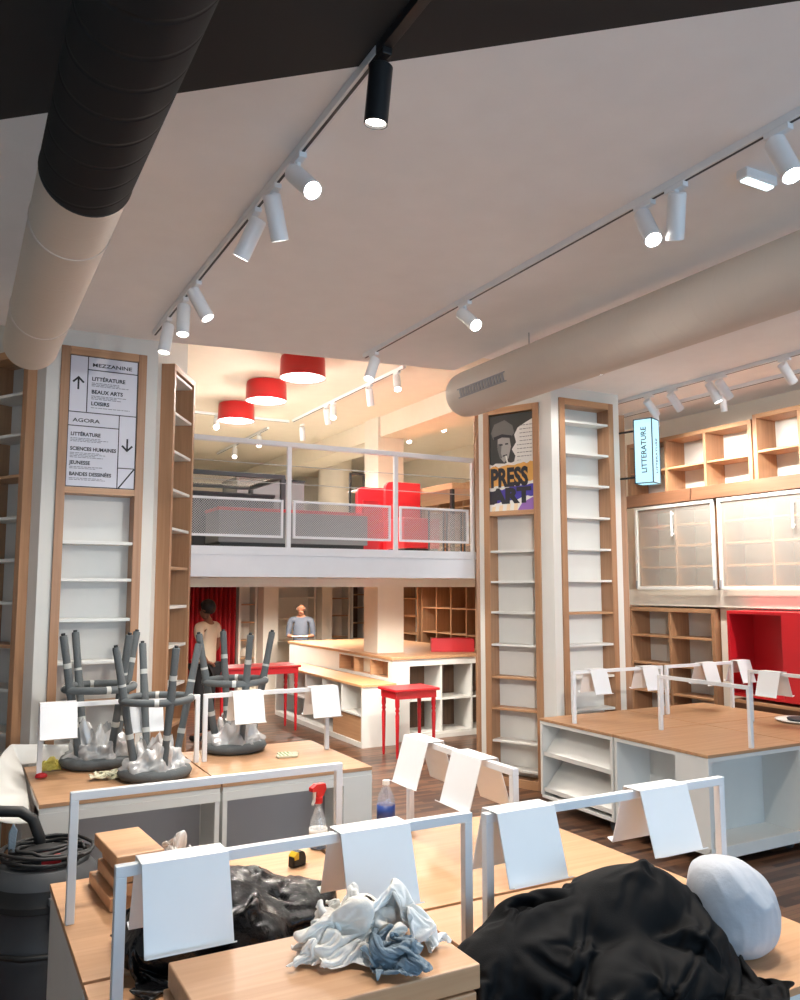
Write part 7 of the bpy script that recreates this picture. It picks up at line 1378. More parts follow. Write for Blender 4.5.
99,7,3,4,-1,1,6,5,2,3,-5,5,1,9,8,2,8,7,-8,2,8,-3,-7,2,-2,-1,1,1,-5,0,-3,1,-2,-3,0,6,-11,7,-1,8,5,-1,9,6,2,0,-2,-7,-4,-9,-5,-8,-5,-4,-1,-2,-2,-1,-2,-3,1,1,6,-3,6,-6,
111,8,4,-1,2,-3,3,6,4,-1,-4,5,0,9,9,4,8,3,0,-6,10,-10,5,-4,3,-1,4,0,-8,2,-7,1,-3,6,-5,-1,3,-1,1,10,-2,11,6,9,1,-1,-4,-9,-9,-8,-4,-5,-6,-5,-5,4,-2,0,-2,-3,2,2,4,-4,4,0,
122,8,-9,2,11,-4,-3,8,-2,2,0,3,0,7,7,10,4,0,0,7,-7,9,-6,8,1,5,1,-7,-9,5,-4,-9,2,-1,7,1,-4,-3,9,-2,12,3,11,10,0,-3,-8,-9,-11,-7,-11,2,-10,3,-4,-1,3,-2,-1,-1,-2,2,2,4,-4,7,
132,3,-4,0,7,2,-5,3,4,2,-2,-1,1,5,6,7,7,5,2,-5,10,2,-4,12,6,-6,4,-5,-9,1,-11,5,-7,-1,2,0,1,5,-2,12,2,14,10,7,-2,-8,-11,-6,-12,-13,3,-8,-8,1,10,-5,-3,4,1,-3,-4,6,-1,1,-2,8,
144,-1,2,-1,2,4,-5,2,4,0,0,-4,-1,3,5,6,6,6,-1,9,6,-11,14,12,-6,4,-7,7,-9,-11,5,-11,3,-4,-3,3,5,-4,11,4,12,15,7,4,-5,-13,-7,-10,-15,2,-10,-8,2,-1,1,12,-6,-1,-1,4,-4,2,2,2,-2,-1,
147,10,3,3,-2,-2,-4,5,2,1,0,-5,-5,-1,4,7,2,6,9,5,1,-7,16,12,-2,-6,4,3,-7,-11,5,-8,-8,1,-6,-1,9,-2,13,5,15,13,5,1,-5,-13,-8,-16,-8,-4,-1,-2,2,-2,3,-2,8,-2,-3,2,0,1,3,2,-3,-3,
159,1,0,1,0,4,8,0,3,1,-2,-5,-6,-6,1,4,7,10,4,3,-5,1,13,14,4,-7,3,-11,6,-7,-15,-1,6,-8,-3,1,-1,11,-1,18,12,9,4,2,-3,-11,-15,-9,-6,2,-7,2,-3,2,3,-6,8,2,-2,-1,3,1,1,4,-2,-3,
174,1,3,4,3,4,4,-1,1,-3,-7,-5,-3,-5,-5,3,11,2,0,6,-4,12,6,8,11,-3,-8,-12,6,-17,6,-9,6,-7,-3,4,-3,9,1,15,10,6,3,-5,7,-4,-14,-5,-4,-7,2,3,-6,4,4,-8,-1,10,-1,-2,3,3,1,1,2,-3,
187,5,4,6,2,-4,-1,5,3,-6,-6,-5,-6,-3,-5,-2,-5,4,5,5,10,13,8,7,4,-7,-14,5,-18,9,-14,6,-4,-6,-2,9,-6,6,4,11,7,4,-3,-3,11,7,-9,-4,-5,-8,5,-6,-1,4,4,-7,-2,3,9,-5,4,3,2,2,2,-3,
191,11,8,6,1,0,-2,6,-5,-6,-8,-3,-4,-4,-2,-6,-4,-1,2,12,11,10,10,-5,4,-12,8,-17,11,-16,-5,-3,-4,-4,3,3,11,-7,4,7,7,0,0,9,-6,5,5,4,-10,-3,4,-8,0,3,-5,3,0,-3,4,6,-9,14,2,2,1,-1,
204,1,8,13,4,-2,-1,-4,4,-10,-2,-3,-5,-4,-2,-5,-1,-7,0,13,11,11,7,-7,-8,12,-15,12,-16,-3,-1,-1,-1,-5,-7,-2,9,5,-4,3,3,4,12,0,7,6,4,-7,-5,-3,-2,-1,-1,2,-3,4,-2,-2,5,-11,-6,16,11,1,3,-1,
214,4,1,13,3,-5,9,-1,-5,-3,-1,-5,-6,-1,-2,-8,-3,0,-15,19,14,7,1,-7,11,-11,11,-13,1,-3,1,-3,1,-9,-5,-3,-3,12,-4,3,-5,9,12,5,5,6,6,-8,-5,-6,3,-1,6,-4,2,2,-5,-1,-7,1,-9,-2,21,10,0,2,
224,4,2,-1,10,-1,-2,2,6,0,-4,-6,-2,-2,-5,-10,0,-10,-13,19,6,7,5,10,-3,5,-6,2,-2,-5,4,-3,-2,-9,-5,-3,-9,14,0,0,-2,-4,12,16,2,8,4,-4,-7,-2,7,5,-2,-1,-6,3,-8,-10,8,-2,-10,-15,19,21,5,3,
23,-8,-7,1,-1,3,-3,5,-5,4,-4,12,-12,10,-4,9,-15,7,0,-7,6,-1,7,-11,-1,1,7,-2,-6,6,-4,0,-1,1,-2,4,-5,1,2,-2,11,4,4,-19,14,-14,3,-2,1,6,-8,10,6,-13,5,-8,7,-7,10,-10,0,9,-9,0,0,0,
22,-4,-10,5,5,-2,2,-3,-5,0,4,-5,6,-4,9,0,-7,14,-1,-7,-11,1,12,-5,-8,9,2,-11,13,-4,-9,6,1,-1,-4,11,-12,6,6,-7,-2,14,-17,13,-11,6,-5,8,-8,-4,10,-7,10,-12,-1,4,4,-6,10,-10,8,-9,7,3,1,2,
9,12,5,-2,0,0,-6,1,0,-1,-1,0,-6,-3,0,0,14,10,-3,-13,1,-9,11,-4,-7,10,-9,12,-5,2,-10,0,8,-6,3,9,-5,7,7,-3,-11,2,-11,15,-4,-11,11,6,-7,-6,11,-13,7,-8,9,0,-9,8,-3,1,-7,9,-1,7,-1,-14,
10,13,11,2,-3,-12,-5,-6,-2,1,0,1,8,-4,-1,-2,9,13,-1,-12,-9,-3,10,-10,10,-9,9,-5,5,-9,1,6,-3,4,5,1,1,8,1,-1,-10,-11,-3,14,-10,5,0,9,-15,12,-1,-14,1,4,7,-9,-2,9,-7,-3,7,2,0,-7,-2,13,
10,14,11,4,-12,-11,-5,-2,12,5,-3,-6,-7,11,-6,-1,6,12,2,-12,-8,-5,6,-6,10,-6,4,-9,5,-5,11,5,-2,4,5,3,1,1,8,-9,-9,-7,-10,3,5,9,4,-14,12,-5,-13,9,1,-1,-8,-3,5,5,-10,7,3,-5,-5,0,10,0,
10,12,10,3,-4,-17,-6,14,4,-12,-2,5,-9,9,6,-6,4,12,3,-10,-4,-10,-3,3,8,-3,-8,4,-4,7,3,11,3,5,5,3,0,-2,5,-7,-9,-9,-9,1,11,3,-11,11,-15,-7,7,-6,6,-6,-1,5,7,-10,6,5,-7,-4,4,-6,0,0,
8,8,7,-3,6,-14,0,19,-14,-9,6,-6,8,-5,5,10,-3,12,-2,2,-7,-9,-7,6,-7,-3,5,-1,8,2,7,8,10,6,5,3,-1,-2,-6,-2,-10,-9,-6,-5,-3,4,11,-18,-6,2,1,5,-7,1,4,7,-10,6,4,-8,1,-5,1,6,0,-8,
10,2,-5,4,8,-9,18,-7,-2,-10,-1,1,4,9,3,2,3,6,8,-1,-7,-9,-9,-5,-2,0,5,5,6,8,8,11,9,4,7,2,-1,-3,-7,-4,-11,-10,-3,-4,-5,11,-18,0,8,3,-2,-5,-10,-3,1,6,-11,8,2,-10,0,2,5,-5,7,-2,
11,-3,3,-2,1,16,4,-5,-10,-5,3,5,5,6,7,3,3,3,6,0,-7,-8,-8,-6,-1,1,6,5,7,9,10,10,7,6,1,4,-1,-3,-5,-5,-10,-10,-3,-7,2,-12,-2,9,6,-3,-4,-6,-8,-7,-4,-2,6,-8,-1,-1,8,1,-7,3,1,-6,
13,-6,2,2,15,6,1,-10,-6,3,3,5,6,5,6,6,4,2,3,0,-5,-7,-9,-6,-1,2,5,8,7,10,11,8,6,4,2,1,-1,-2,-3,-7,-9,-5,-10,-2,-11,-6,6,7,4,-1,-4,-6,-10,-11,-6,1,6,-6,-7,2,-1,-1,-5,0,0,0,
11,10,0,-3,7,12,-11,-4,3,7,0,7,6,6,6,3,6,4,2,0,-4,-7,-8,-4,0,0,5,8,6,10,12,8,4,2,1,-1,-1,-2,-3,-6,-8,-7,-7,-10,-6,-4,-2,3,5,8,-5,-10,-11,-5,-5,1,4,-6,-6,-6,-4,-3,5,2,2,0,
11,15,6,-3,7,-9,-1,6,4,6,3,6,7,8,5,7,6,4,0,-2,-5,-4,-6,-3,-1,1,3,6,8,8,12,2,7,2,-1,-1,-2,-3,-4,-6,-7,-9,-7,-7,-5,-3,-4,-1,6,8,-6,-11,-8,-7,0,2,0,-6,-6,-5,-4,-8,-2,0,1,7,
13,16,12,-2,4,-3,-2,3,4,6,6,9,10,7,10,8,4,2,-3,-5,-2,-6,-3,-3,1,0,3,6,6,8,4,11,7,-6,-4,-1,0,-4,-5,-6,-7,-6,-7,-6,-5,-7,-4,-3,9,-1,-12,3,-11,0,2,3,-7,-8,-7,-6,-5,-3,-8,-1,4,-4,
16,14,13,8,-1,1,-2,4,4,8,7,11,10,11,12,7,4,-1,-8,-6,-10,2,-4,0,1,1,3,4,6,3,11,12,0,-1,-2,-4,-5,-9,-5,-6,-6,-6,-6,-3,-6,-5,-6,-2,5,-8,-12,-2,8,-1,4,-16,-14,-11,-5,-4,-2,6,-1,-5,3,-6,
16,14,14,12,7,-2,-1,3,7,8,9,11,11,13,12,7,2,-4,-9,-12,-7,1,-1,0,1,1,3,3,5,4,13,13,3,0,-6,-12,-8,-7,-6,-4,-6,-5,-4,-3,-5,-6,-4,-2,-8,-7,1,-1,7,1,-21,-17,-15,-8,-2,12,-3,-9,1,7,-2,-6,
16,12,14,14,13,6,-2,0,8,8,10,10,13,2,15,10,2,-4,-9,-12,-7,-1,1,1,1,1,2,-1,-1,14,3,16,9,2,-6,-13,-14,-7,-5,-5,-3,-4,-4,-5,-2,-1,-1,-1,-8,-8,-3,0,6,-18,-13,-18,-15,-9,4,-5,15,-3,-11,0,4,-4,
20,12,10,10,14,15,7,-2,7,7,7,13,4,7,4,13,-6,3,-1,-12,-4,-5,3,2,1,2,1,-1,-5,3,8,10,14,8,-4,-11,-14,-12,-4,-3,-2,-3,-3,-5,-4,-2,-1,-2,-4,-1,-7,2,-13,-12,-12,-19,-9,-10,-3,5,-9,12,2,-11,-2,1,
24,13,12,11,6,11,14,10,-1,9,8,8,6,0,2,12,-7,-1,12,-8,-11,1,3,2,2,3,1,-2,-2,-5,2,8,10,11,1,-8,-13,-14,-2,-2,2,2,-2,-2,-2,-2,-3,-3,-7,-7,-5,-7,-10,-12,-12,-15,-8,-9,-3,-13,8,-8,15,-7,-7,0,
24,14,12,11,12,10,8,10,9,6,7,6,7,4,5,-5,5,-7,11,0,-13,3,2,3,5,3,2,-1,-5,-2,-7,2,5,11,6,-11,-9,-8,-2,1,4,-7,-9,-6,1,6,1,-7,-3,-4,-5,-6,-7,-11,-12,-17,-14,-6,-6,-5,-2,-8,14,-5,-11,2,
25,9,10,10,14,19,11,7,7,8,7,7,5,4,3,8,-9,3,-2,9,-12,3,3,7,6,4,3,-1,-3,-8,-2,-7,-1,2,10,-3,-10,-6,0,2,-15,-8,-3,8,3,-3,1,2,-3,-7,-5,-2,-11,-6,-17,-17,-2,-9,-11,-6,-1,-10,6,-14,3,-7,
21,11,7,14,18,13,10,13,8,8,8,6,7,4,2,0,8,-9,7,3,-10,4,10,7,-7,4,10,-9,-1,7,-10,-2,-3,-2,-2,5,-9,-2,0,-14,-6,-11,9,0,1,8,0,1,-9,-1,-6,-7,2,-15,-7,-16,-17,-11,-4,-5,-11,3,-16,-3,-1,-4,
19,9,13,13,11,11,19,13,10,10,5,9,4,5,4,2,-2,6,-5,6,-7,10,10,-4,11,-7,3,-1,4,-7,4,-7,-2,-2,-1,-3,-4,-3,-7,-9,-10,-6,6,10,1,-4,-1,5,-8,3,-11,5,-5,-4,-15,-18,-11,-17,-11,-3,-11,-11,-7,-6,-2,7,
16,10,13,6,10,19,18,15,15,10,10,1,8,1,3,4,2,-1,5,-4,3,9,-1,13,-4,5,3,0,-4,3,-7,3,-6,-3,-3,-3,-3,-2,-2,-6,-8,-8,-6,11,-6,10,-7,3,-8,6,-11,9,-2,-6,-12,-19,-21,-11,-15,-7,-9,-12,-7,-9,3,-6,
13,10,13,10,6,20,17,18,16,5,11,8,7,5,2,0,1,1,2,2,2,4,7,-3,10,8,4,0,-1,-10,5,-1,-5,-4,-5,-2,-1,-5,-6,2,-4,-6,-15,-1,0,12,-5,0,-6,7,-9,7,-3,-7,-10,-17,-19,-15,-14,-10,-10,-9,-9,-10,-2,-3,
11,12,7,12,9,20,18,19,16,1,12,-1,10,-1,10,4,2,2,3,3,3,4,2,2,12,10,3,-7,-4,5,-10,1,4,-7,-5,3,-7,3,-4,-12,1,-3,-9,-13,6,7,-1,-6,-3,8,-7,-3,-4,-6,-9,-16,-11,-16,-13,-11,-11,-11,-11,2,-1,-1,
9,13,7,10,15,17,18,17,11,15,0,10,-5,11,-4,4,5,6,8,3,4,3,6,6,-4,7,12,0,-11,-2,9,-7,6,-10,-4,5,-11,5,2,-11,-13,1,-1,-8,-11,3,7,-6,2,-3,-10,-4,-5,-4,-3,-14,-7,-14,-12,-12,-12,-13,-8,-12,-5,-2,
21,2,11,9,13,13,15,14,14,14,12,1,10,2,-3,-4,9,10,4,4,5,3,4,3,6,-3,4,13,-4,-9,1,8,1,-12,-2,4,-9,-7,2,7,-11,-15,-1,2,-2,-5,-6,1,-1,-6,-4,-5,-3,-4,-11,-7,-8,-12,-12,-12,-13,-11,-14,-12,-6,8,
9,14,13,10,7,13,12,14,13,14,11,10,-3,3,4,9,6,2,6,5,4,4,5,4,1,5,-2,3,11,-3,-8,0,5,-9,2,0,-11,5,2,-1,-7,-10,-13,-4,-1,-1,-3,-2,-3,-2,-3,-6,-6,-6,-3,-10,-8,-11,-12,-13,-11,-15,-14,-8,4,-7,
8,11,12,13,9,7,7,11,12,14,14,11,7,13,5,-2,5,7,3,5,5,6,2,3,6,-1,4,-1,2,7,-3,-3,-3,-1,2,-8,-2,7,-1,-11,-8,-1,-5,-6,-6,-6,0,-2,-1,-6,-2,-3,-5,-5,-6,-9,-10,-11,-11,-12,-13,-15,-15,0,-5,-10,
10,13,11,6,9,12,2,11,13,14,6,16,12,9,7,6,6,0,4,6,5,7,8,-5,2,7,-1,1,1,0,0,-1,-2,-1,-2,2,3,1,-4,-8,-13,-9,-5,-5,-4,3,-7,2,-8,4,-8,-5,-5,-5,-5,-8,-9,-10,-10,-11,-14,-14,-15,-8,-1,-6,
8,9,13,7,11,13,8,-1,10,13,16,4,12,9,8,9,10,4,4,6,8,4,6,7,-9,1,7,1,0,0,-1,-2,-1,-1,1,1,-1,-1,-3,-6,-10,-12,-7,-4,2,-2,-10,7,-11,3,-3,-5,-7,-7,-7,-6,-8,-9,-7,-12,-13,-14,-11,-11,-12,7,
9,3,12,11,14,11,14,-4,7,9,12,16,10,8,7,8,7,7,6,6,8,0,12,9,-1,-6,-3,-1,2,3,0,-2,-2,1,-5,-4,-3,-2,-3,-4,-2,-8,-10,1,0,-7,-10,8,-4,-11,-3,0,-5,-5,-7,-7,-8,-8,-7,-7,-11,-14,-6,-11,-14,-3,
12,6,4,7,16,15,9,11,2,8,8,8,10,10,10,9,8,6,6,7,4,10,-2,13,9,2,-7,4,-1,-2,-7,-5,0,-5,6,-8,-3,-6,-4,-5,-4,-5,-3,1,-5,-9,-9,7,-8,0,-10,-5,-4,-1,-9,-4,-8,-9,-8,-5,-7,-9,-12,-13,-2,-14,
11,11,-4,14,6,17,11,14,11,8,8,8,8,8,7,6,6,6,7,4,8,1,12,-1,12,11,5,-2,-11,-3,-12,3,-7,4,-9,10,-10,-4,-4,-5,-4,-5,-3,-3,-6,-11,-8,7,-10,1,-2,-9,-1,-10,-5,-3,-9,-9,-10,-8,-7,-6,-10,-12,9,-14,
10,-3,3,14,4,18,15,16,12,9,7,6,7,6,5,9,7,7,6,7,2,9,0,14,0,11,11,-1,-6,-16,-6,4,-12,3,4,-10,9,-8,-5,-5,-4,-4,-4,-5,-9,-9,-9,6,-9,-4,4,-3,-9,-8,0,-9,-8,-10,-11,-9,-9,-8,2,-1,-15,-2,
8,9,2,-11,17,14,18,11,11,9,6,6,7,7,12,7,7,7,5,5,8,7,-3,14,10,7,0,-5,-4,-13,4,1,-12,-2,7,-10,1,7,-6,-5,-5,-5,-4,-5,-9,-5,-8,-9,2,-5,-6,-1,-2,-9,-4,-10,-6,-12,-12,-7,-10,-7,-8,1,7,-13,
18,-5,7,-5,-2,17,17,14,9,7,9,4,9,13,7,7,9,6,5,4,5,6,9,0,9,6,-2,1,-10,2,2,-5,-1,-6,5,-10,7,-7,2,-8,-2,-1,-5,-4,-5,-12,-10,-10,-3,-4,-5,5,-7,-8,-5,-10,-8,-13,-10,-12,-6,-2,7,-14,-3,13,
21,-4,-8,-1,1,14,14,8,11,10,9,12,9,7,7,10,6,10,4,3,4,7,3,8,0,5,2,-2,-4,1,0,-3,4,1,-1,-9,5,-9,-3,-2,5,-3,-6,-4,-4,-5,-9,-9,-9,-12,-7,-2,-3,-5,-9,-7,-12,-13,-13,5,6,-7,8,-10,-13,-4,
17,-9,2,7,2,-2,8,13,11,11,10,9,8,7,10,9,4,11,5,-1,8,2,7,2,5,-1,3,0,1,1,0,4,-5,2,5,-10,2,-10,9,-5,-5,2,-5,-3,-4,-8,-4,-11,-10,-7,-11,-9,-7,-5,-6,-9,-13,-13,9,7,3,-2,-5,-13,-1,-14,
10,-2,5,-3,9,6,-1,5,12,9,10,9,7,10,10,5,10,1,5,9,5,4,2,5,2,3,1,2,1,2,3,4,-8,4,5,-9,-2,-10,13,-10,3,0,-6,1,-7,-4,-11,-5,-9,-11,-7,-9,-9,-10,-8,-10,-13,5,3,3,-1,-2,-3,-1,-9,-13,
16,-8,3,6,-6,5,11,-3,9,12,6,9,7,9,10,6,10,1,4,7,5,5,5,2,3,3,3,3,2,1,4,6,-8,-2,10,-9,-1,-10,13,-10,6,-3,-7,4,-9,-1,-11,-11,-5,-7,-12,-10,-9,-10,-9,-11,-10,-1,2,1,-1,-2,2,-2,-3,-12,
12,8,3,-8,6,-11,9,9,0,11,3,9,6,11,9,6,11,9,-6,8,7,5,1,5,3,3,4,5,-1,3,1,6,3,-12,5,0,-9,9,-6,4,-2,-8,7,-4,-7,-7,-1,-10,-14,-8,-6,-10,-10,-8,-11,-12,-5,-12,0,1,-1,-3,6,-7,-1,11,
8,13,6,0,-11,5,-13,13,5,4,4,8,7,10,9,7,8,7,4,3,6,2,6,1,4,4,8,3,-4,6,-1,5,2,4,-10,-5,7,-3,-4,4,-7,7,-3,2,-10,-2,-6,-8,-12,-16,-6,-7,-6,-5,-10,-14,-12,2,-2,-9,0,0,0,10,3,-7,
8,9,-2,-1,7,6,-16,1,4,5,5,8,7,10,8,6,6,5,5,7,2,9,-2,5,3,11,4,-4,-3,10,3,-3,4,1,1,-2,-4,-5,3,-5,7,-6,1,7,-4,-7,-10,-11,-11,-14,-13,-5,-6,-1,-8,-4,-14,-7,0,-2,10,1,2,0,-13,0,
9,-1,10,-10,3,15,-16,10,-2,5,-4,6,7,9,8,6,5,7,6,5,8,3,-2,5,9,0,6,2,-7,6,3,5,-3,2,-1,-1,-3,0,-4,5,-3,10,-5,6,-6,-11,-12,-14,-12,-14,-8,-9,-6,-1,7,-10,4,-12,-7,5,-4,9,-5,-5,12,-1,
9,8,1,-10,10,3,-13,15,0,-7,-2,1,7,9,8,7,6,6,6,8,6,0,6,7,-3,5,0,9,-3,-6,13,-5,2,-1,-1,-1,0,-3,2,-2,4,12,1,-3,-9,-15,-17,-16,-11,-10,-10,-7,-2,-1,5,6,-6,7,-7,-10,6,-5,9,-9,16,-16,
21,-4,-4,-2,-2,-1,1,17,-8,-6,3,-4,1,9,9,7,6,6,9,6,4,4,4,7,6,-8,8,5,1,-9,13,1,-10,0,-2,-2,0,-2,4,-1,12,6,0,-6,-13,-16,-19,-15,-14,-8,-6,3,11,0,-9,-5,11,1,-9,7,-7,3,3,-5,13,-14,
27,5,-1,-1,0,-2,-10,-6,-3,6,-7,1,5,-3,9,8,7,8,6,5,5,5,7,3,9,-8,7,2,0,1,2,-2,-5,-4,-2,0,-1,2,1,7,6,2,-2,-8,-13,-14,-16,-16,-13,3,9,-11,-2,6,8,-13,-1,8,-7,0,4,-4,0,10,3,-13,
25,-1,0,0,10,-10,-9,-7,4,-3,9,0,-9,0,2,7,8,6,7,5,5,10,2,6,7,1,-4,0,-2,0,2,-6,-3,-2,-1,1,-1,2,2,6,4,0,-4,-4,-13,-13,-13,-13,-4,14,-6,-3,3,-9,10,-9,11,-9,0,2,-6,2,3,-1,7,-10,
18,8,5,-5,2,6,-8,-9,-9,9,2,0,-4,-5,6,-8,12,4,5,6,7,8,9,5,-1,0,-3,-1,-7,4,-8,-4,-2,0,1,3,0,2,2,4,2,-1,-3,-6,-12,-9,0,-16,8,15,-13,6,2,-12,-3,-4,18,-5,-5,5,-9,-4,0,3,3,-5,
9,8,9,10,2,-8,0,-11,0,-10,-1,2,-1,12,-13,11,-8,2,4,8,8,10,7,2,-2,0,0,-10,5,-9,-10,-4,0,2,3,6,7,-6,2,4,0,-2,-5,-5,-13,-6,-1,6,12,9,-12,-7,11,-7,2,-12,20,1,-4,-6,-4,-4,-5,5,-5,5,
7,3,10,8,6,3,-3,-9,-12,5,-10,2,12,-14,11,6,-14,11,6,-10,13,6,3,-2,-4,5,-11,10,-11,-10,-5,0,10,-2,-9,6,10,10,-12,2,1,-3,1,-12,-6,0,1,12,10,-1,0,-13,3,8,-17,8,15,-12,12,0,-4,-7,-12,-3,3,7,
15,-5,1,7,4,1,2,2,-3,-15,2,11,-14,4,11,-10,12,-9,-4,10,1,1,0,-4,6,-10,13,-14,7,-14,0,11,3,-10,6,-9,4,15,4,-12,-2,0,1,-10,8,2,-2,10,0,-5,0,-10,11,-14,17,8,-13,6,-3,12,1,-17,2,-14,7,-5,
10,6,-9,1,1,0,0,0,0,4,11,-16,3,7,-4,-6,13,9,-15,-8,3,0,-1,4,-5,17,-17,14,-13,10,-6,10,-9,-6,12,-12,12,0,14,-8,-10,-8,1,1,-1,7,5,5,-9,-6,0,1,-4,14,-6,8,-9,0,9,10,-1,-7,-7,-3,-4,-4])
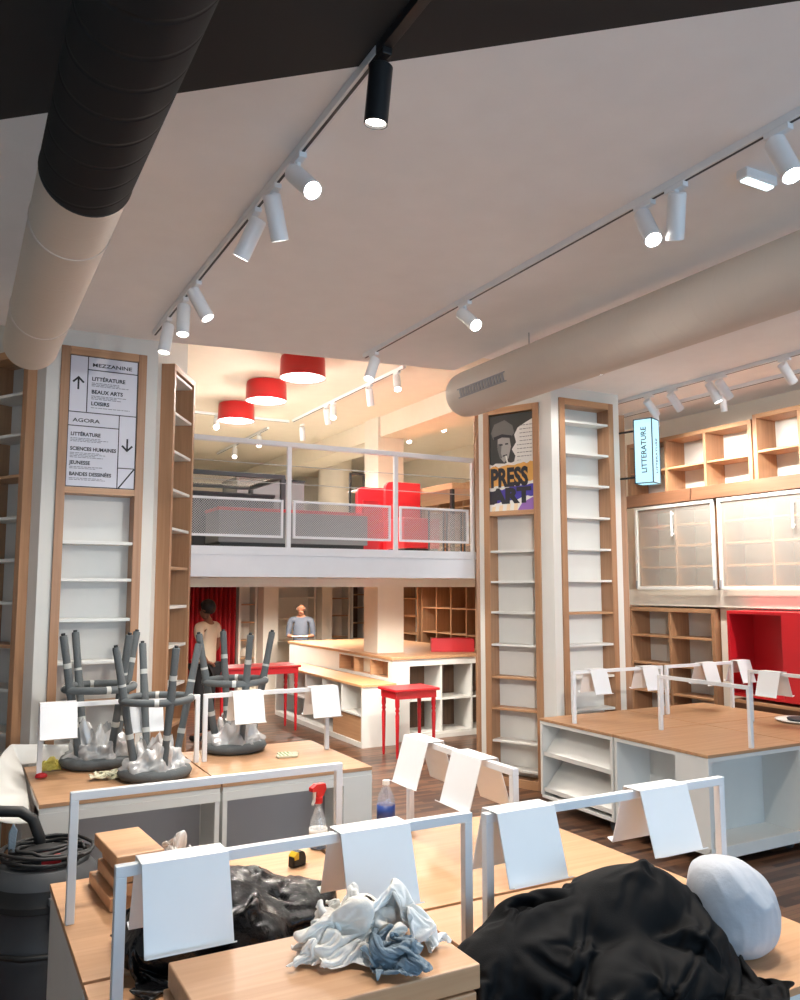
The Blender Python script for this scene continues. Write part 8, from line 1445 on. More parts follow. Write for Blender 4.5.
DRAPE['rag1'] = (46, 42, [
-183,0,3,10,0,8,3,10,10,4,3,2,0,3,6,2,-1,1,-2,7,1,4,4,16,16,13,7,5,4,5,7,9,9,8,6,5,5,5,-1,7,5,7,3,10,3,9,
-185,1,6,6,4,8,8,9,8,3,2,1,2,0,6,2,-1,-1,-1,3,8,0,14,15,15,12,8,3,5,6,7,7,9,8,8,3,2,7,-2,3,10,8,6,0,10,3,
-174,-5,4,7,8,10,7,7,9,-1,2,2,0,2,3,5,-3,-8,2,6,3,11,13,15,11,12,7,7,5,6,8,8,6,8,6,5,1,5,3,4,4,5,6,2,10,9,
-173,7,5,4,9,6,8,8,7,3,-1,-3,2,-2,3,5,3,-4,-1,4,6,9,14,16,6,11,10,5,7,6,7,8,8,4,6,4,1,5,0,4,3,8,1,8,11,9,
-166,8,9,8,8,6,6,-3,-5,2,7,1,4,3,-3,6,4,4,0,0,5,11,12,14,6,10,9,6,6,6,10,7,7,6,4,3,-1,5,1,1,8,0,8,9,10,9,
-158,8,9,8,7,0,-1,-4,2,0,1,4,8,9,2,-1,7,1,3,4,6,10,9,12,11,4,6,9,7,6,8,6,9,6,1,5,1,3,3,4,-4,10,10,9,8,3,
-153,7,9,1,-1,3,5,7,5,-6,2,4,-5,7,10,10,-1,7,4,5,4,9,8,10,12,7,1,7,8,8,7,5,5,8,4,0,4,3,1,2,8,3,10,8,5,7,
-151,2,2,2,6,5,6,6,6,4,3,-8,-7,12,9,11,6,1,7,6,6,2,9,13,9,2,7,8,0,9,10,8,4,6,5,-2,0,1,4,8,7,8,5,9,9,5,
-148,5,1,2,4,4,5,5,5,6,3,-8,2,7,7,9,8,4,3,6,7,7,7,9,7,6,6,9,-4,6,11,6,9,6,5,2,0,-1,-2,9,8,8,10,9,9,5,
-151,8,7,3,2,1,5,5,4,4,3,-4,5,6,12,4,7,5,4,3,7,7,9,5,11,4,6,8,1,-1,11,11,7,2,4,4,4,-3,-6,7,9,10,9,11,9,8,
-150,8,8,6,1,1,-1,4,4,5,0,11,0,11,10,1,5,6,5,2,7,6,8,10,9,4,6,9,-7,9,7,7,9,7,-1,1,5,3,-3,-6,8,13,8,10,10,8,
-144,3,4,10,6,-5,4,1,4,9,2,4,10,8,9,4,-2,5,7,3,7,7,7,9,7,7,2,2,4,10,6,11,8,7,-4,0,4,4,1,-4,-6,14,6,11,10,9,
-141,5,3,3,9,3,1,0,6,-2,12,11,10,0,7,7,-1,1,5,6,6,8,7,8,7,3,8,4,8,8,11,3,8,8,-1,2,3,-2,3,-12,0,4,8,11,10,8,
-137,5,4,2,4,4,4,4,-2,7,10,8,10,8,0,6,3,-1,1,5,7,7,9,9,1,10,4,5,9,15,7,13,4,6,4,2,1,-1,-5,-9,-13,12,7,5,9,8,
-133,5,3,5,2,5,4,5,3,4,7,7,7,8,10,2,-1,-1,-1,5,6,7,9,9,4,6,4,10,11,12,17,8,10,4,5,1,-1,0,-11,-11,-13,2,16,5,7,7,
-129,5,4,4,4,1,1,3,4,5,5,8,10,9,-3,3,1,-1,7,6,6,6,8,8,7,4,10,9,13,16,11,13,12,6,5,1,-1,-9,-3,-14,-18,-4,10,16,7,5,
-136,8,8,8,4,2,1,1,4,2,6,9,13,-6,-3,3,7,5,3,7,5,10,7,8,8,10,6,10,15,11,16,13,13,7,5,3,-1,-7,-14,-5,-18,-16,8,12,13,8,
-142,7,9,12,8,3,2,1,4,5,5,11,5,-1,-6,-6,3,8,9,8,8,6,12,8,8,9,7,13,11,15,15,13,11,9,7,2,-3,-7,-11,-6,-15,-17,-2,12,10,8,
-140,1,8,13,8,6,1,1,6,10,6,14,3,-12,-8,7,0,-3,12,8,12,7,12,11,7,8,10,10,12,15,10,14,14,7,5,4,-4,-7,-10,-6,-13,-14,-5,11,7,4,
-141,8,4,7,10,4,1,4,5,13,6,17,0,-12,-3,-6,1,6,10,9,7,9,14,13,10,3,7,12,11,11,14,12,12,12,0,2,-4,-7,-9,-5,-11,-11,-4,13,4,4,
-142,13,7,-2,12,1,2,4,8,11,10,18,-9,-6,-7,-6,0,8,14,8,9,12,13,13,10,5,-1,9,11,11,14,12,10,11,6,-2,-6,-6,-8,-7,-10,-13,5,12,7,7,
-145,12,9,5,3,4,1,5,7,11,15,17,-14,-4,-10,-2,4,8,12,11,11,14,13,5,13,4,-3,7,9,9,13,11,11,8,6,1,-2,-7,-7,-9,-10,-14,6,17,6,11,
-145,8,10,14,-2,0,5,4,5,13,17,16,-14,-4,-6,-3,6,10,13,10,10,14,5,11,11,4,-1,-3,10,6,12,11,10,4,4,4,0,-2,-6,-11,-12,-4,7,15,9,4,
-140,7,16,4,4,-7,0,6,8,15,16,16,-11,-5,-4,1,5,13,9,14,11,4,9,12,9,4,-4,3,-4,8,8,9,8,6,0,1,2,-2,-5,-8,-5,3,10,13,9,-1,
-133,13,7,9,-9,-6,-2,8,12,9,20,15,-4,-7,0,3,6,7,14,5,11,11,7,12,7,4,-1,-1,1,-5,9,6,5,2,4,0,-1,-6,-3,1,5,7,7,7,11,4,
-122,11,10,-14,-8,-5,-1,9,13,12,18,17,3,-8,5,5,4,5,4,9,11,13,12,11,2,2,2,3,2,-4,-6,5,7,-2,2,3,-2,-1,2,5,6,6,5,7,4,9,
-109,11,-14,-13,-8,-4,0,8,14,14,16,14,10,0,3,3,3,1,11,13,8,14,13,7,-7,4,1,4,9,-3,-4,1,6,0,0,3,4,4,3,7,5,4,4,6,-7,9,
-98,-8,-15,-12,-8,-3,2,6,14,16,13,16,12,-1,2,4,2,6,12,16,9,16,12,-5,-5,4,5,2,7,-5,6,1,4,5,4,3,1,3,4,2,4,3,3,7,1,-1,
-98,-15,-15,-11,-7,-1,1,10,6,17,16,11,11,6,2,3,3,12,10,13,15,14,10,-4,-8,5,1,5,7,-1,5,7,4,3,4,5,2,2,4,4,4,0,5,5,3,-3,
-103,-13,-13,-10,-6,-2,3,9,9,6,15,14,11,5,4,6,3,12,13,13,15,13,7,-6,1,-3,5,5,7,8,3,6,3,3,-2,7,7,3,5,2,0,3,4,5,6,-4,
-97,-14,-13,-10,-5,-3,2,6,11,8,12,13,11,3,3,6,8,8,12,15,14,13,-1,-4,9,7,4,2,10,5,5,7,0,4,-1,-2,5,10,6,1,3,3,2,3,5,1,
-91,-12,-12,-11,-7,-3,3,7,11,8,11,11,10,5,6,3,5,9,11,10,14,12,-5,1,7,12,12,6,0,7,9,6,0,3,1,-5,1,4,10,7,1,5,3,4,2,0,
-81,-12,-13,-9,-7,-3,3,5,7,14,8,11,10,5,5,3,3,10,3,11,13,12,5,-4,5,12,11,13,0,11,-1,6,1,4,3,0,-6,4,3,8,6,7,2,-4,4,-6,
-76,-6,-13,-11,-5,-3,5,5,5,15,6,11,13,3,1,3,4,-6,13,12,11,7,10,6,-1,15,5,13,10,-6,6,1,5,1,2,-5,10,-2,5,3,7,9,-4,-3,2,10,
-88,12,-7,-12,-3,-2,0,10,3,8,11,11,0,6,3,3,5,-9,13,11,13,13,-1,6,6,15,3,15,7,-5,5,-1,5,1,5,-6,-1,11,5,5,4,5,0,5,6,4,
-91,4,11,-11,2,-2,0,7,4,11,9,6,-4,5,3,4,0,-4,7,16,6,14,3,8,6,8,7,16,8,-8,7,3,5,3,0,-6,1,9,9,2,6,4,5,7,7,7,
-84,-1,2,3,5,0,0,2,9,14,6,-11,1,2,5,3,6,-5,5,10,10,12,4,7,8,13,4,13,11,-8,5,5,1,6,-2,2,-2,6,11,2,7,6,5,4,5,6,
-82,4,3,5,-3,5,3,2,10,8,-5,-10,1,4,5,6,7,-3,4,10,10,11,3,4,11,12,9,10,5,4,-2,4,3,4,4,2,-2,1,14,4,6,5,5,0,3,11,
-87,9,6,1,4,-2,0,9,14,-3,-6,-3,-3,5,5,3,11,1,5,9,6,6,10,4,5,13,9,12,1,11,-5,6,7,3,6,-1,-5,9,6,4,8,4,3,3,6,1,
-90,7,10,6,3,0,0,9,12,-8,-6,-3,-1,4,5,3,10,2,6,9,9,4,6,8,5,8,8,11,2,8,2,6,5,7,6,-7,11,9,5,0,6,5,2,4,7,-9,
-89,3,8,2,8,0,7,11,13,-9,-11,-5,1,5,4,2,9,0,6,9,10,9,0,8,9,7,6,8,7,3,7,6,5,6,6,5,7,15,-7,9,5,3,2,3,2,-3,
-81,5,-11,3,8,1,6,16,14,-2,-10,-10,0,5,4,7,3,3,0,9,9,12,2,3,9,8,10,3,6,7,7,6,6,4,7,8,9,4,15,-6,5,6,1,0,-2,3,
-52,-1,8,-2,-11,-3,10,3,-4,-5,-1,-5,-8,-7,0,-16,-11,6,10,-1,-7,2,-11,0,0,5,-4,-3,-4,-7,-12,-12,-14,-12,-9,-4,-4,0,3,5,9,10,14,8,4,3,
-59,8,-1,4,-8,-6,8,8,-1,-4,-3,-4,-8,-12,2,-12,-15,0,7,7,1,-14,0,0,0,5,-1,-5,-4,-5,-10,-13,-13,-12,-8,-4,-2,-1,3,4,5,9,12,13,2,3,
-61,0,7,-5,7,-7,3,6,4,-5,-1,2,-9,-12,-8,-2,-13,-5,7,4,-8,2,0,-3,-5,0,8,0,-6,-5,-8,-13,-11,-11,-7,-5,-1,-2,1,5,6,9,9,12,4,-3,
-64,-4,7,8,6,-1,-6,-3,2,2,5,3,-7,-12,-12,-7,-5,-11,-2,5,4,1,0,-1,-7,-1,-1,7,0,-4,-6,-12,-12,-8,-7,-4,0,-2,-1,3,9,6,11,7,2,0,
-53,-4,-2,0,9,7,-6,-4,-1,-2,0,10,-2,-9,-12,-10,-4,-10,-9,-1,4,3,1,4,-7,-5,2,3,-4,-1,2,-6,-10,-10,-6,-3,1,-2,-1,4,1,12,5,2,2,-2,
-45,0,0,0,6,-10,8,-4,-5,-4,-3,3,0,0,-11,-10,-1,-9,-4,-8,-4,0,12,0,-8,0,-3,-2,2,2,-6,2,-7,-9,-4,-5,2,0,-2,1,4,-1,5,-1,3,10,
-34,-5,4,-2,-11,6,-2,1,-2,-2,-7,2,4,-11,-8,-4,-11,5,-7,-5,-5,-2,10,-8,4,-2,-6,2,-1,0,-2,1,-10,-3,-6,-3,-1,2,-1,6,-3,2,0,6,0,-5,
-33,4,-8,-4,-5,-5,-1,1,3,2,-6,1,-6,-3,-6,-3,-6,-9,3,-1,-3,-6,-4,9,0,-3,-4,1,-2,2,1,-1,-11,-6,-2,-2,-2,-3,2,2,5,1,2,5,-2,-5,
-26,-5,0,-2,-5,-5,-3,2,3,1,-5,-1,-10,-6,-8,-5,4,-7,-5,-2,-1,-3,1,-4,8,-3,-1,-2,0,-2,3,-4,-4,-6,-4,-5,-1,-1,1,4,2,6,3,-4,5,-6,
-21,-4,-4,-1,-9,2,-1,-1,1,0,-3,-10,-4,-10,-2,-7,-1,4,-6,-4,-2,1,-2,-6,-1,6,0,1,-3,2,-3,1,-5,-6,-6,-2,-2,-1,1,-1,4,1,6,0,-3,-3,
-15,-3,-5,-4,-10,3,-6,4,-3,-2,-8,2,-13,1,-4,-8,-3,2,0,-8,3,-2,-2,-3,-2,4,1,-3,3,-4,8,-6,-4,-4,-4,-3,-2,-3,-2,2,-5,-1,7,-1,-3,-2,
-10,-9,-7,-2,-4,-7,-1,-5,-3,-2,3,-10,2,-7,1,-8,-6,0,4,-2,-7,3,-2,1,-1,0,-7,6,5,-6,12,-4,-4,-3,-2,-4,-3,-6,-6,1,0,-2,-5,-1,-1,0,
-2,-10,-11,-10,-1,-4,-3,-5,-1,-6,-4,1,1,-2,-4,-1,-7,-7,4,0,-1,-8,0,5,3,-9,2,6,0,-1,7,4,-4,2,-3,-5,-5,-1,-9,-5,-7,8,-6,-3,-1,1,
7,-12,-12,-10,-10,-4,-2,-2,-3,-2,1,-1,0,-3,-3,-2,-4,-8,-8,7,-1,-2,-4,-1,7,-3,2,1,2,4,9,-4,7,1,-5,-5,-6,-5,-1,-7,-7,-10,7,-2,-1,0,
16,-13,-13,-13,-9,-7,-5,-1,-1,1,1,-2,-5,1,4,1,-7,-6,-9,-11,8,0,-3,-4,-2,8,2,2,5,6,-2,8,4,5,-4,-4,-5,-9,-2,-6,-8,-10,-6,2,5,-5,
24,-13,-15,-15,-10,-6,-5,-2,-2,-2,2,-3,3,6,-5,6,-6,-5,-7,-11,-12,8,1,1,-7,8,-2,9,7,-4,10,6,3,5,-6,-3,-5,-3,-12,-2,-3,-12,-10,-3,1,7,
27,-13,-14,-13,-11,-9,-4,0,-2,-1,-1,1,6,-1,-5,3,1,0,-9,-9,-12,-12,9,5,-1,1,-2,9,1,6,8,7,3,4,-5,-5,-5,-5,-4,-13,-2,-5,-9,-6,-3,1,
27,-13,-14,-10,-10,-8,-5,1,-4,-4,3,3,6,-7,8,3,-2,-4,-6,-9,-13,-11,-6,8,2,4,-4,3,11,-3,8,10,6,3,-1,-6,-5,-4,-6,-11,-8,-6,0,-7,-7,7,
30,-18,-16,-9,-6,-6,-6,2,-1,-8,5,1,-3,5,8,-1,2,0,-3,-13,-12,-14,-8,-2,8,6,0,1,3,1,5,8,8,6,-1,-5,-3,-2,-7,-12,-8,-10,6,-9,-5,0,
31,-16,-19,-15,-5,-2,-7,-2,3,-2,5,-3,-1,9,5,-3,0,3,-1,-9,-14,-15,-7,-6,0,11,6,1,1,0,0,5,8,4,3,-1,-2,-2,-6,-10,-8,-9,6,-10,-4,1,
27,-12,-17,-19,-8,-2,-1,-4,1,6,3,-3,-1,10,4,-3,-1,3,0,-11,-14,-11,-9,-3,-8,10,11,6,2,-3,-1,-2,5,4,-1,1,1,-2,-3,-10,-7,-5,7,-8,-5,-3,
24,-14,-13,-15,-11,-5,2,-4,-3,12,3,-5,2,11,4,-2,-3,5,-4,-13,-11,-11,-8,-13,0,9,9,5,7,-3,3,-2,-2,-1,0,-3,-1,-1,-1,-4,-6,0,-1,2,-9,0,
16,-14,-13,-7,-7,-10,-1,4,-6,9,8,-5,2,11,2,0,-3,3,-5,-16,-12,-10,-15,-7,2,10,9,9,-1,-1,-1,7,-2,-1,-1,0,-4,-5,-4,-2,4,-7,2,-3,-4,3,
14,-15,-7,-11,-9,0,-7,8,-6,0,9,-6,4,9,6,-1,-1,-1,-10,-9,-14,-17,-12,-5,6,9,9,6,10,-2,-5,-1,3,-1,-3,-3,-1,1,-4,2,-6,-7,-2,6,-1,3,
10,-9,-10,-11,-3,-3,-5,-1,7,-9,5,2,0,6,3,1,-2,-2,-10,-16,-10,-14,-13,0,8,9,7,8,5,10,-3,-2,-7,2,1,-5,-2,0,-3,-3,-3,2,2,-1,1,-4,
9,-7,-11,-5,-4,-6,-9,4,7,-6,5,2,-3,-2,3,1,3,-8,-18,-13,-14,-10,-5,1,9,11,7,5,4,8,9,-3,-3,-5,-1,3,-3,-2,-3,-2,4,1,-1,-4,-3,-1,
7,-7,-3,-6,-5,-7,-7,4,1,-1,-5,11,-8,7,3,-3,-6,-16,-9,-11,-16,-8,-2,6,6,5,11,10,3,5,7,4,-2,-3,-1,1,-1,-3,-2,-2,-1,0,-2,-4,2,-4,
5,3,-4,-6,-6,-6,-7,-9,0,-2,2,3,2,6,-1,-5,-13,-13,-9,-5,-14,-2,-3,4,1,6,10,14,3,8,5,5,1,-3,-3,0,5,-1,-4,2,0,-3,-2,-6,-3,1,
13,-2,-3,-3,-6,-6,-7,-6,-9,2,5,-9,5,-6,-1,-6,-7,-3,-11,-10,-6,-5,4,3,0,7,7,11,10,8,6,-2,2,2,-5,-3,5,3,-1,-8,-3,-5,4,2,-9,3,
17,1,-3,-3,-6,-6,-7,-6,-10,1,-7,-4,-4,-2,1,2,-7,-5,-8,-10,-6,-2,4,-4,5,10,9,10,11,4,8,0,-1,-3,4,-4,-4,-1,0,-5,-8,-4,0,3,1,-5,
20,2,-2,-4,-6,-5,-6,-9,-6,0,-4,-5,-4,-2,1,0,-4,-9,-9,-6,-6,-2,-2,2,7,5,11,14,7,9,7,0,-1,-4,1,-2,-4,-4,-6,1,-9,-8,-4,-1,0,5,
16,6,-2,-5,-8,-6,-4,-3,-5,-6,-2,0,-5,-4,-1,3,-4,-10,-4,-5,-5,-1,-3,4,5,8,8,11,14,9,2,3,-2,-3,-4,0,-10,1,-6,-7,-4,-8,-5,-1,3,6,
14,5,-5,-1,-7,-4,-7,3,-10,-4,1,-6,0,-2,-3,1,-8,0,-1,-4,-5,0,-4,5,6,8,8,11,14,6,8,3,0,-5,-6,-7,-4,-13,6,-8,-5,-8,-5,-2,4,4,
26,-14,0,-8,3,-4,-4,-7,0,-1,-13,3,1,-2,-3,-5,1,2,0,-7,0,-3,0,0,10,5,13,11,11,10,9,4,0,-2,-7,-11,-7,-12,-13,9,-6,-6,-6,-1,4,-4,
21,2,-13,0,-9,4,-5,-4,0,-10,2,-1,-5,1,-3,-1,1,1,-6,1,-4,3,-5,6,10,4,15,11,12,11,11,3,0,0,-7,-12,-14,-8,-16,-10,11,-3,-8,-3,-2,7,
32,-13,-3,-3,-10,-3,3,-5,-5,-4,6,-12,5,3,-2,-7,2,2,-3,-2,-1,4,-4,3,-2,17,17,12,13,11,10,3,1,-2,-5,-11,-16,-17,-9,-16,-2,7,-2,-3,0,3,
35,-7,-6,-7,-9,-5,3,-3,-8,-4,-1,5,4,-1,0,-8,1,2,-2,-4,-11,4,10,-2,0,11,20,15,16,12,9,-2,5,2,-7,-14,-15,-17,-16,-12,-5,0,0,1,6,3,
42,-11,-8,-6,-4,-5,-5,-4,-5,3,0,1,-7,-2,0,4,0,-5,-1,2,-9,-7,10,8,1,6,16,18,18,12,13,-3,5,3,-11,-15,-16,-19,-10,-13,-7,2,4,1,0,-5,
43,-8,-7,-5,-5,-4,-5,-6,-3,4,2,-12,-5,1,-3,9,2,-9,-1,2,-4,-11,3,8,10,7,13,14,19,13,13,6,0,-6,-10,-17,-17,-9,-15,-12,-1,3,3,2,-3,-10,
36,-5,1,-4,-4,-7,-7,-2,-9,11,-9,-5,-7,0,0,10,4,-8,-2,3,-4,-12,0,1,11,12,14,12,17,12,11,3,-2,-6,-11,-16,-9,-14,-15,-5,0,4,1,5,-4,-9,
41,-7,-11,5,2,-7,-8,-6,-6,7,-8,-5,-6,2,1,9,0,-8,-1,1,-2,-9,1,1,6,7,16,13,12,13,6,0,-3,-7,-12,-11,-11,-10,-6,-3,2,-2,-1,6,6,-13,
44,-8,-9,2,6,-9,-9,-4,-9,6,-8,-2,-6,2,3,4,0,-6,-3,1,-3,-6,0,2,5,6,10,16,10,8,3,-1,-5,-8,-11,-11,-10,10,-7,8,1,-2,-8,4,2,-5,
15,-8,2,-3,7,-9,8,-6,0,1,0,1,-1,10,12,3,-10,-8,0,-2,-6,10,-9,2,-3,1,4,1,-1,-1,0,0,1,3,3,-7,-4,3,6,0,-6,-1,-1,0,12,5,
14,1,-8,9,-10,5,2,-6,-2,2,-1,2,-3,6,14,8,-5,-12,-5,-3,4,-1,-3,-1,1,4,2,4,-2,-4,-2,5,1,3,0,-7,-7,1,6,5,1,-2,-3,-3,5,11,
8,9,4,-5,0,0,-9,5,0,4,-3,-5,2,-4,11,12,-2,-4,-4,0,-1,-5,-7,0,10,3,3,-1,0,-5,-3,0,8,2,-5,-3,-8,-1,5,4,7,-7,5,-3,0,5,
22,2,-5,4,-3,-7,4,-2,4,2,-2,-4,-7,6,-6,11,12,-4,-9,5,-4,-7,-4,2,13,3,1,3,-3,-6,-6,1,1,9,-2,-6,-7,1,7,4,-6,4,-1,4,2,1,
28,1,-1,-5,-4,-3,7,6,-1,2,0,-3,-9,-9,8,-8,11,5,-1,-8,-3,2,-2,4,12,4,3,2,-4,-6,-6,-9,3,4,8,-5,-7,-1,6,6,3,-4,4,4,2,1,
21,5,-1,-4,6,3,4,6,2,0,0,-7,-6,-10,-8,9,-9,3,7,1,-2,-2,2,5,2,12,5,1,-4,-7,-3,-10,-5,2,8,1,-7,-1,3,7,7,3,0,3,3,-1,
19,-3,2,11,1,8,8,4,-1,1,-1,-9,-7,-5,-6,-6,6,-6,-1,2,6,2,3,4,0,7,11,1,-4,-6,-6,-9,-1,-6,3,6,2,-4,5,2,3,9,4,-3,8,-2,
9,9,6,9,8,6,5,5,1,-2,-2,-4,-12,0,-6,-6,-3,4,-3,-1,2,9,2,-3,5,9,-5,7,-8,-4,-1,-8,-3,0,-5,6,5,3,3,3,-4,6,10,-4,2,6,
7,7,11,10,8,9,5,2,-2,-4,-4,-5,-3,5,-5,-6,-4,0,3,0,2,5,-6,7,5,-7,-1,3,-5,-7,0,-8,-4,5,-1,2,5,4,6,0,4,2,5,6,-2,-3,
11,7,5,10,5,10,7,-2,-4,-5,-6,9,-9,1,5,-3,-3,-3,0,7,1,-5,5,9,-1,-8,-5,4,-9,-9,-3,-1,2,8,1,-5,-2,6,6,7,5,4,5,5,-2,-3,
8,7,6,9,3,8,5,-2,-4,-4,4,0,4,-6,-1,8,0,-3,-5,-3,6,5,5,3,0,-7,-6,-3,-7,-1,-7,7,3,1,-5,-5,0,4,9,8,8,4,7,3,-1,-2,
11,-5,8,8,8,4,5,2,-2,0,-8,9,6,0,-2,2,6,-4,-4,-9,-2,6,6,5,3,-3,-3,-11,-8,8,-7,2,-3,-2,-4,-3,3,1,7,11,14,2,10,3,1,-1,
6,-1,3,7,7,6,5,0,-1,-3,2,6,6,11,2,-2,3,-1,-6,-7,-10,2,5,5,5,-1,-2,-8,-10,12,-8,-13,-5,3,-5,-1,3,9,5,3,12,12,10,6,2,0,
4,2,-1,7,2,7,5,1,-3,3,7,9,8,7,8,0,-1,-2,-5,-7,-9,-10,3,5,4,4,-11,-9,10,2,-11,-5,-9,-7,0,-1,0,8,10,8,7,6,12,12,7,2,
4,1,1,2,8,0,3,3,5,7,9,11,11,6,-2,-5,-5,-2,-1,3,-8,-11,-10,3,9,1,-13,5,8,-8,-5,-9,-7,-8,-1,-1,3,1,6,9,10,14,0,14,9,-1,
6,0,1,1,6,7,4,4,5,8,12,10,8,-3,-6,0,-2,-7,-3,4,4,-9,-11,-8,0,6,4,-1,3,-5,-11,-7,-7,-8,0,3,-3,5,3,6,7,15,11,-2,11,3,
6,4,2,-2,6,5,5,6,6,10,13,10,0,-10,-7,-5,1,5,2,-6,8,-1,-9,-8,-7,0,12,2,-5,-8,-5,-8,-8,-7,0,-1,1,1,4,6,6,11,15,7,-6,4,
6,3,1,5,5,4,4,5,7,10,14,12,-12,-9,-1,-4,-4,1,3,6,-3,9,-5,-7,-6,-3,10,0,-6,-10,-7,-4,-5,-7,-4,0,3,2,0,8,4,5,18,6,4,-4,
11,1,-1,2,11,4,2,6,7,8,14,12,-16,-4,3,-2,-5,-6,4,0,5,0,7,-8,-4,-3,4,1,-6,-8,-14,-4,1,-5,-2,0,-2,-1,0,9,8,4,13,2,9,-9,
16,-5,4,-2,8,9,2,5,10,5,16,5,-18,-1,10,-4,-7,1,-7,6,9,0,-5,2,-7,2,-4,3,-3,-12,-8,-9,-1,0,-5,-3,2,-4,2,7,9,6,14,0,11,-11,
21,-6,1,2,4,8,7,3,10,5,14,0,-14,1,7,-3,-7,-3,0,8,-4,6,3,-6,-1,1,0,-4,-4,-8,-6,-8,-7,2,-4,-3,-1,0,4,1,7,7,13,4,9,-7,
15,1,5,-2,8,5,7,5,10,5,9,-3,-6,1,1,-5,-2,-3,3,-3,7,3,4,-2,0,2,0,-5,-4,-10,-6,-7,-7,-3,0,-2,-3,2,3,6,6,5,12,2,-2,-2,
11,8,7,-3,10,2,3,8,11,7,6,-8,-5,5,-3,-5,0,1,-3,5,10,3,2,0,0,1,-2,-3,-3,-12,-7,-3,-5,-6,0,1,0,3,2,4,-1,9,10,0,-4,-9,
22,8,-5,8,5,3,0,5,10,10,8,-10,-8,6,-1,-3,0,1,6,3,8,5,1,-1,2,0,-2,-8,-1,-8,-9,-6,-3,-2,-3,-2,4,4,2,-2,7,8,5,-1,-7,-10,
32,-7,11,3,6,3,-6,9,5,14,7,-7,-13,0,4,0,-2,11,5,0,13,3,2,-1,2,-1,-5,-6,-9,-2,-9,-6,-2,-2,1,1,0,0,4,5,7,2,-5,-7,1,-9,
23,11,7,-1,4,-1,3,7,2,11,7,1,-13,1,-3,1,9,12,-4,9,8,7,3,-2,3,-2,-6,-8,-10,-9,-4,-5,0,2,2,1,1,3,4,3,-5,-5,-6,4,-9,-5,
23,10,8,2,-2,1,3,8,6,9,5,2,-6,0,0,4,9,-4,12,9,8,6,2,-5,-2,-7,-3,-5,-8,-9,-4,-7,-1,4,5,3,1,1,1,2,-3,-5,-6,-7,-7,-6,
22,14,5,-1,2,4,4,5,5,6,14,-5,3,0,2,4,0,4,12,11,7,3,1,-7,-9,-9,-4,-4,-7,-4,-3,-3,-5,0,2,6,4,4,4,-8,-5,-6,-7,4,-9,-11,
25,5,6,5,5,5,4,1,10,4,8,3,4,-3,3,1,8,7,11,9,6,2,-5,-8,-7,-8,-10,-8,2,-7,-2,0,-2,-6,-2,3,6,7,6,-2,-6,-5,-5,-7,-5,-11,
21,8,8,8,6,5,4,-3,4,15,4,8,-3,4,4,3,8,8,9,8,4,1,-8,-6,-9,-7,-10,-7,-3,-5,-6,1,6,-2,-8,0,-3,10,7,9,-4,-7,-6,-7,-9,-10,
24,8,8,8,6,6,4,1,-6,14,11,5,-1,5,5,6,7,9,8,4,5,0,-10,-9,-3,-10,-9,-4,-6,-5,-5,1,6,-2,-8,-9,7,0,7,10,-1,1,-7,-8,-9,-11,
27,8,8,6,0,4,6,8,-7,10,11,12,3,-4,1,7,7,7,10,13,-4,3,-9,-9,-9,-1,-7,-9,-5,-5,-1,1,6,-4,-7,-9,-7,12,4,6,10,-2,-6,-7,-10,-10,
29,8,3,11,0,5,1,9,4,1,12,5,4,-3,-1,6,5,10,15,12,-5,3,-8,-7,-10,-5,-7,-1,-6,-3,-7,1,6,0,-5,-9,-11,0,13,7,8,0,-7,-6,-8,-10,
31,6,9,2,9,6,-5,6,12,-2,5,6,3,-4,-1,4,10,12,9,9,9,-10,3,-8,-7,-4,-12,2,-9,-8,0,-5,3,5,-5,-4,-8,-10,6,11,8,3,-4,-7,-7,-7,
31,11,6,6,5,7,4,0,13,5,-9,5,-9,-3,-1,8,11,12,5,13,6,5,-10,3,-6,-4,-12,-1,-12,-9,2,-9,2,6,0,-7,-2,-10,-1,9,5,9,-4,-1,-7,-10,
33,11,11,6,0,7,8,5,12,-4,-9,-5,-6,1,-1,0,12,15,15,0,14,2,-9,3,-12,0,-4,-6,-11,-10,-3,-8,0,6,9,-9,-3,5,-14,1,10,3,4,-2,-6,-11,
28,16,14,11,-2,6,8,11,-2,-3,-11,-3,-7,-3,3,1,8,16,15,11,2,2,-2,-5,-10,-3,-3,-4,-5,-12,-7,8,-4,-3,10,-6,-8,7,-6,-12,9,6,1,-7,-4,-12,
30,13,13,10,9,3,8,12,-5,-12,-12,-2,-1,-1,0,-4,8,15,15,12,6,-1,-2,-2,-4,-12,-3,-5,4,-13,-3,7,-5,-4,3,-4,-2,-4,-2,-11,6,5,2,-8,-10,-8,
35,14,11,11,7,7,9,-4,0,-14,-15,0,0,0,0,1,4,14,15,11,10,-5,-1,-2,0,-8,-11,-7,4,-2,-1,0,1,-4,0,-2,0,-14,-8,7,2,-1,-2,-8,-10,-12,
39,16,12,8,8,6,8,-9,-5,-9,-11,-9,3,-2,2,5,4,15,13,11,10,-2,-7,-1,-2,-5,-4,-13,2,2,5,0,0,0,-2,-5,-12,-10,-4,12,3,-3,-5,-9,-12,-12,
49,16,6,10,6,7,8,-8,-11,-11,-5,-12,-1,0,2,4,10,12,15,13,11,-2,-11,-4,-5,-5,-5,-7,8,2,3,-4,0,3,-1,-10,-13,-12,13,9,1,-3,-9,-11,-15,-12,
59,14,5,10,0,4,8,-3,-8,-16,-6,-7,-3,0,-1,4,14,12,14,12,9,2,-9,-10,-5,-6,-6,-3,8,3,1,0,-1,-4,-7,-10,-12,12,-1,5,-1,-1,4,-14,-15,-17])
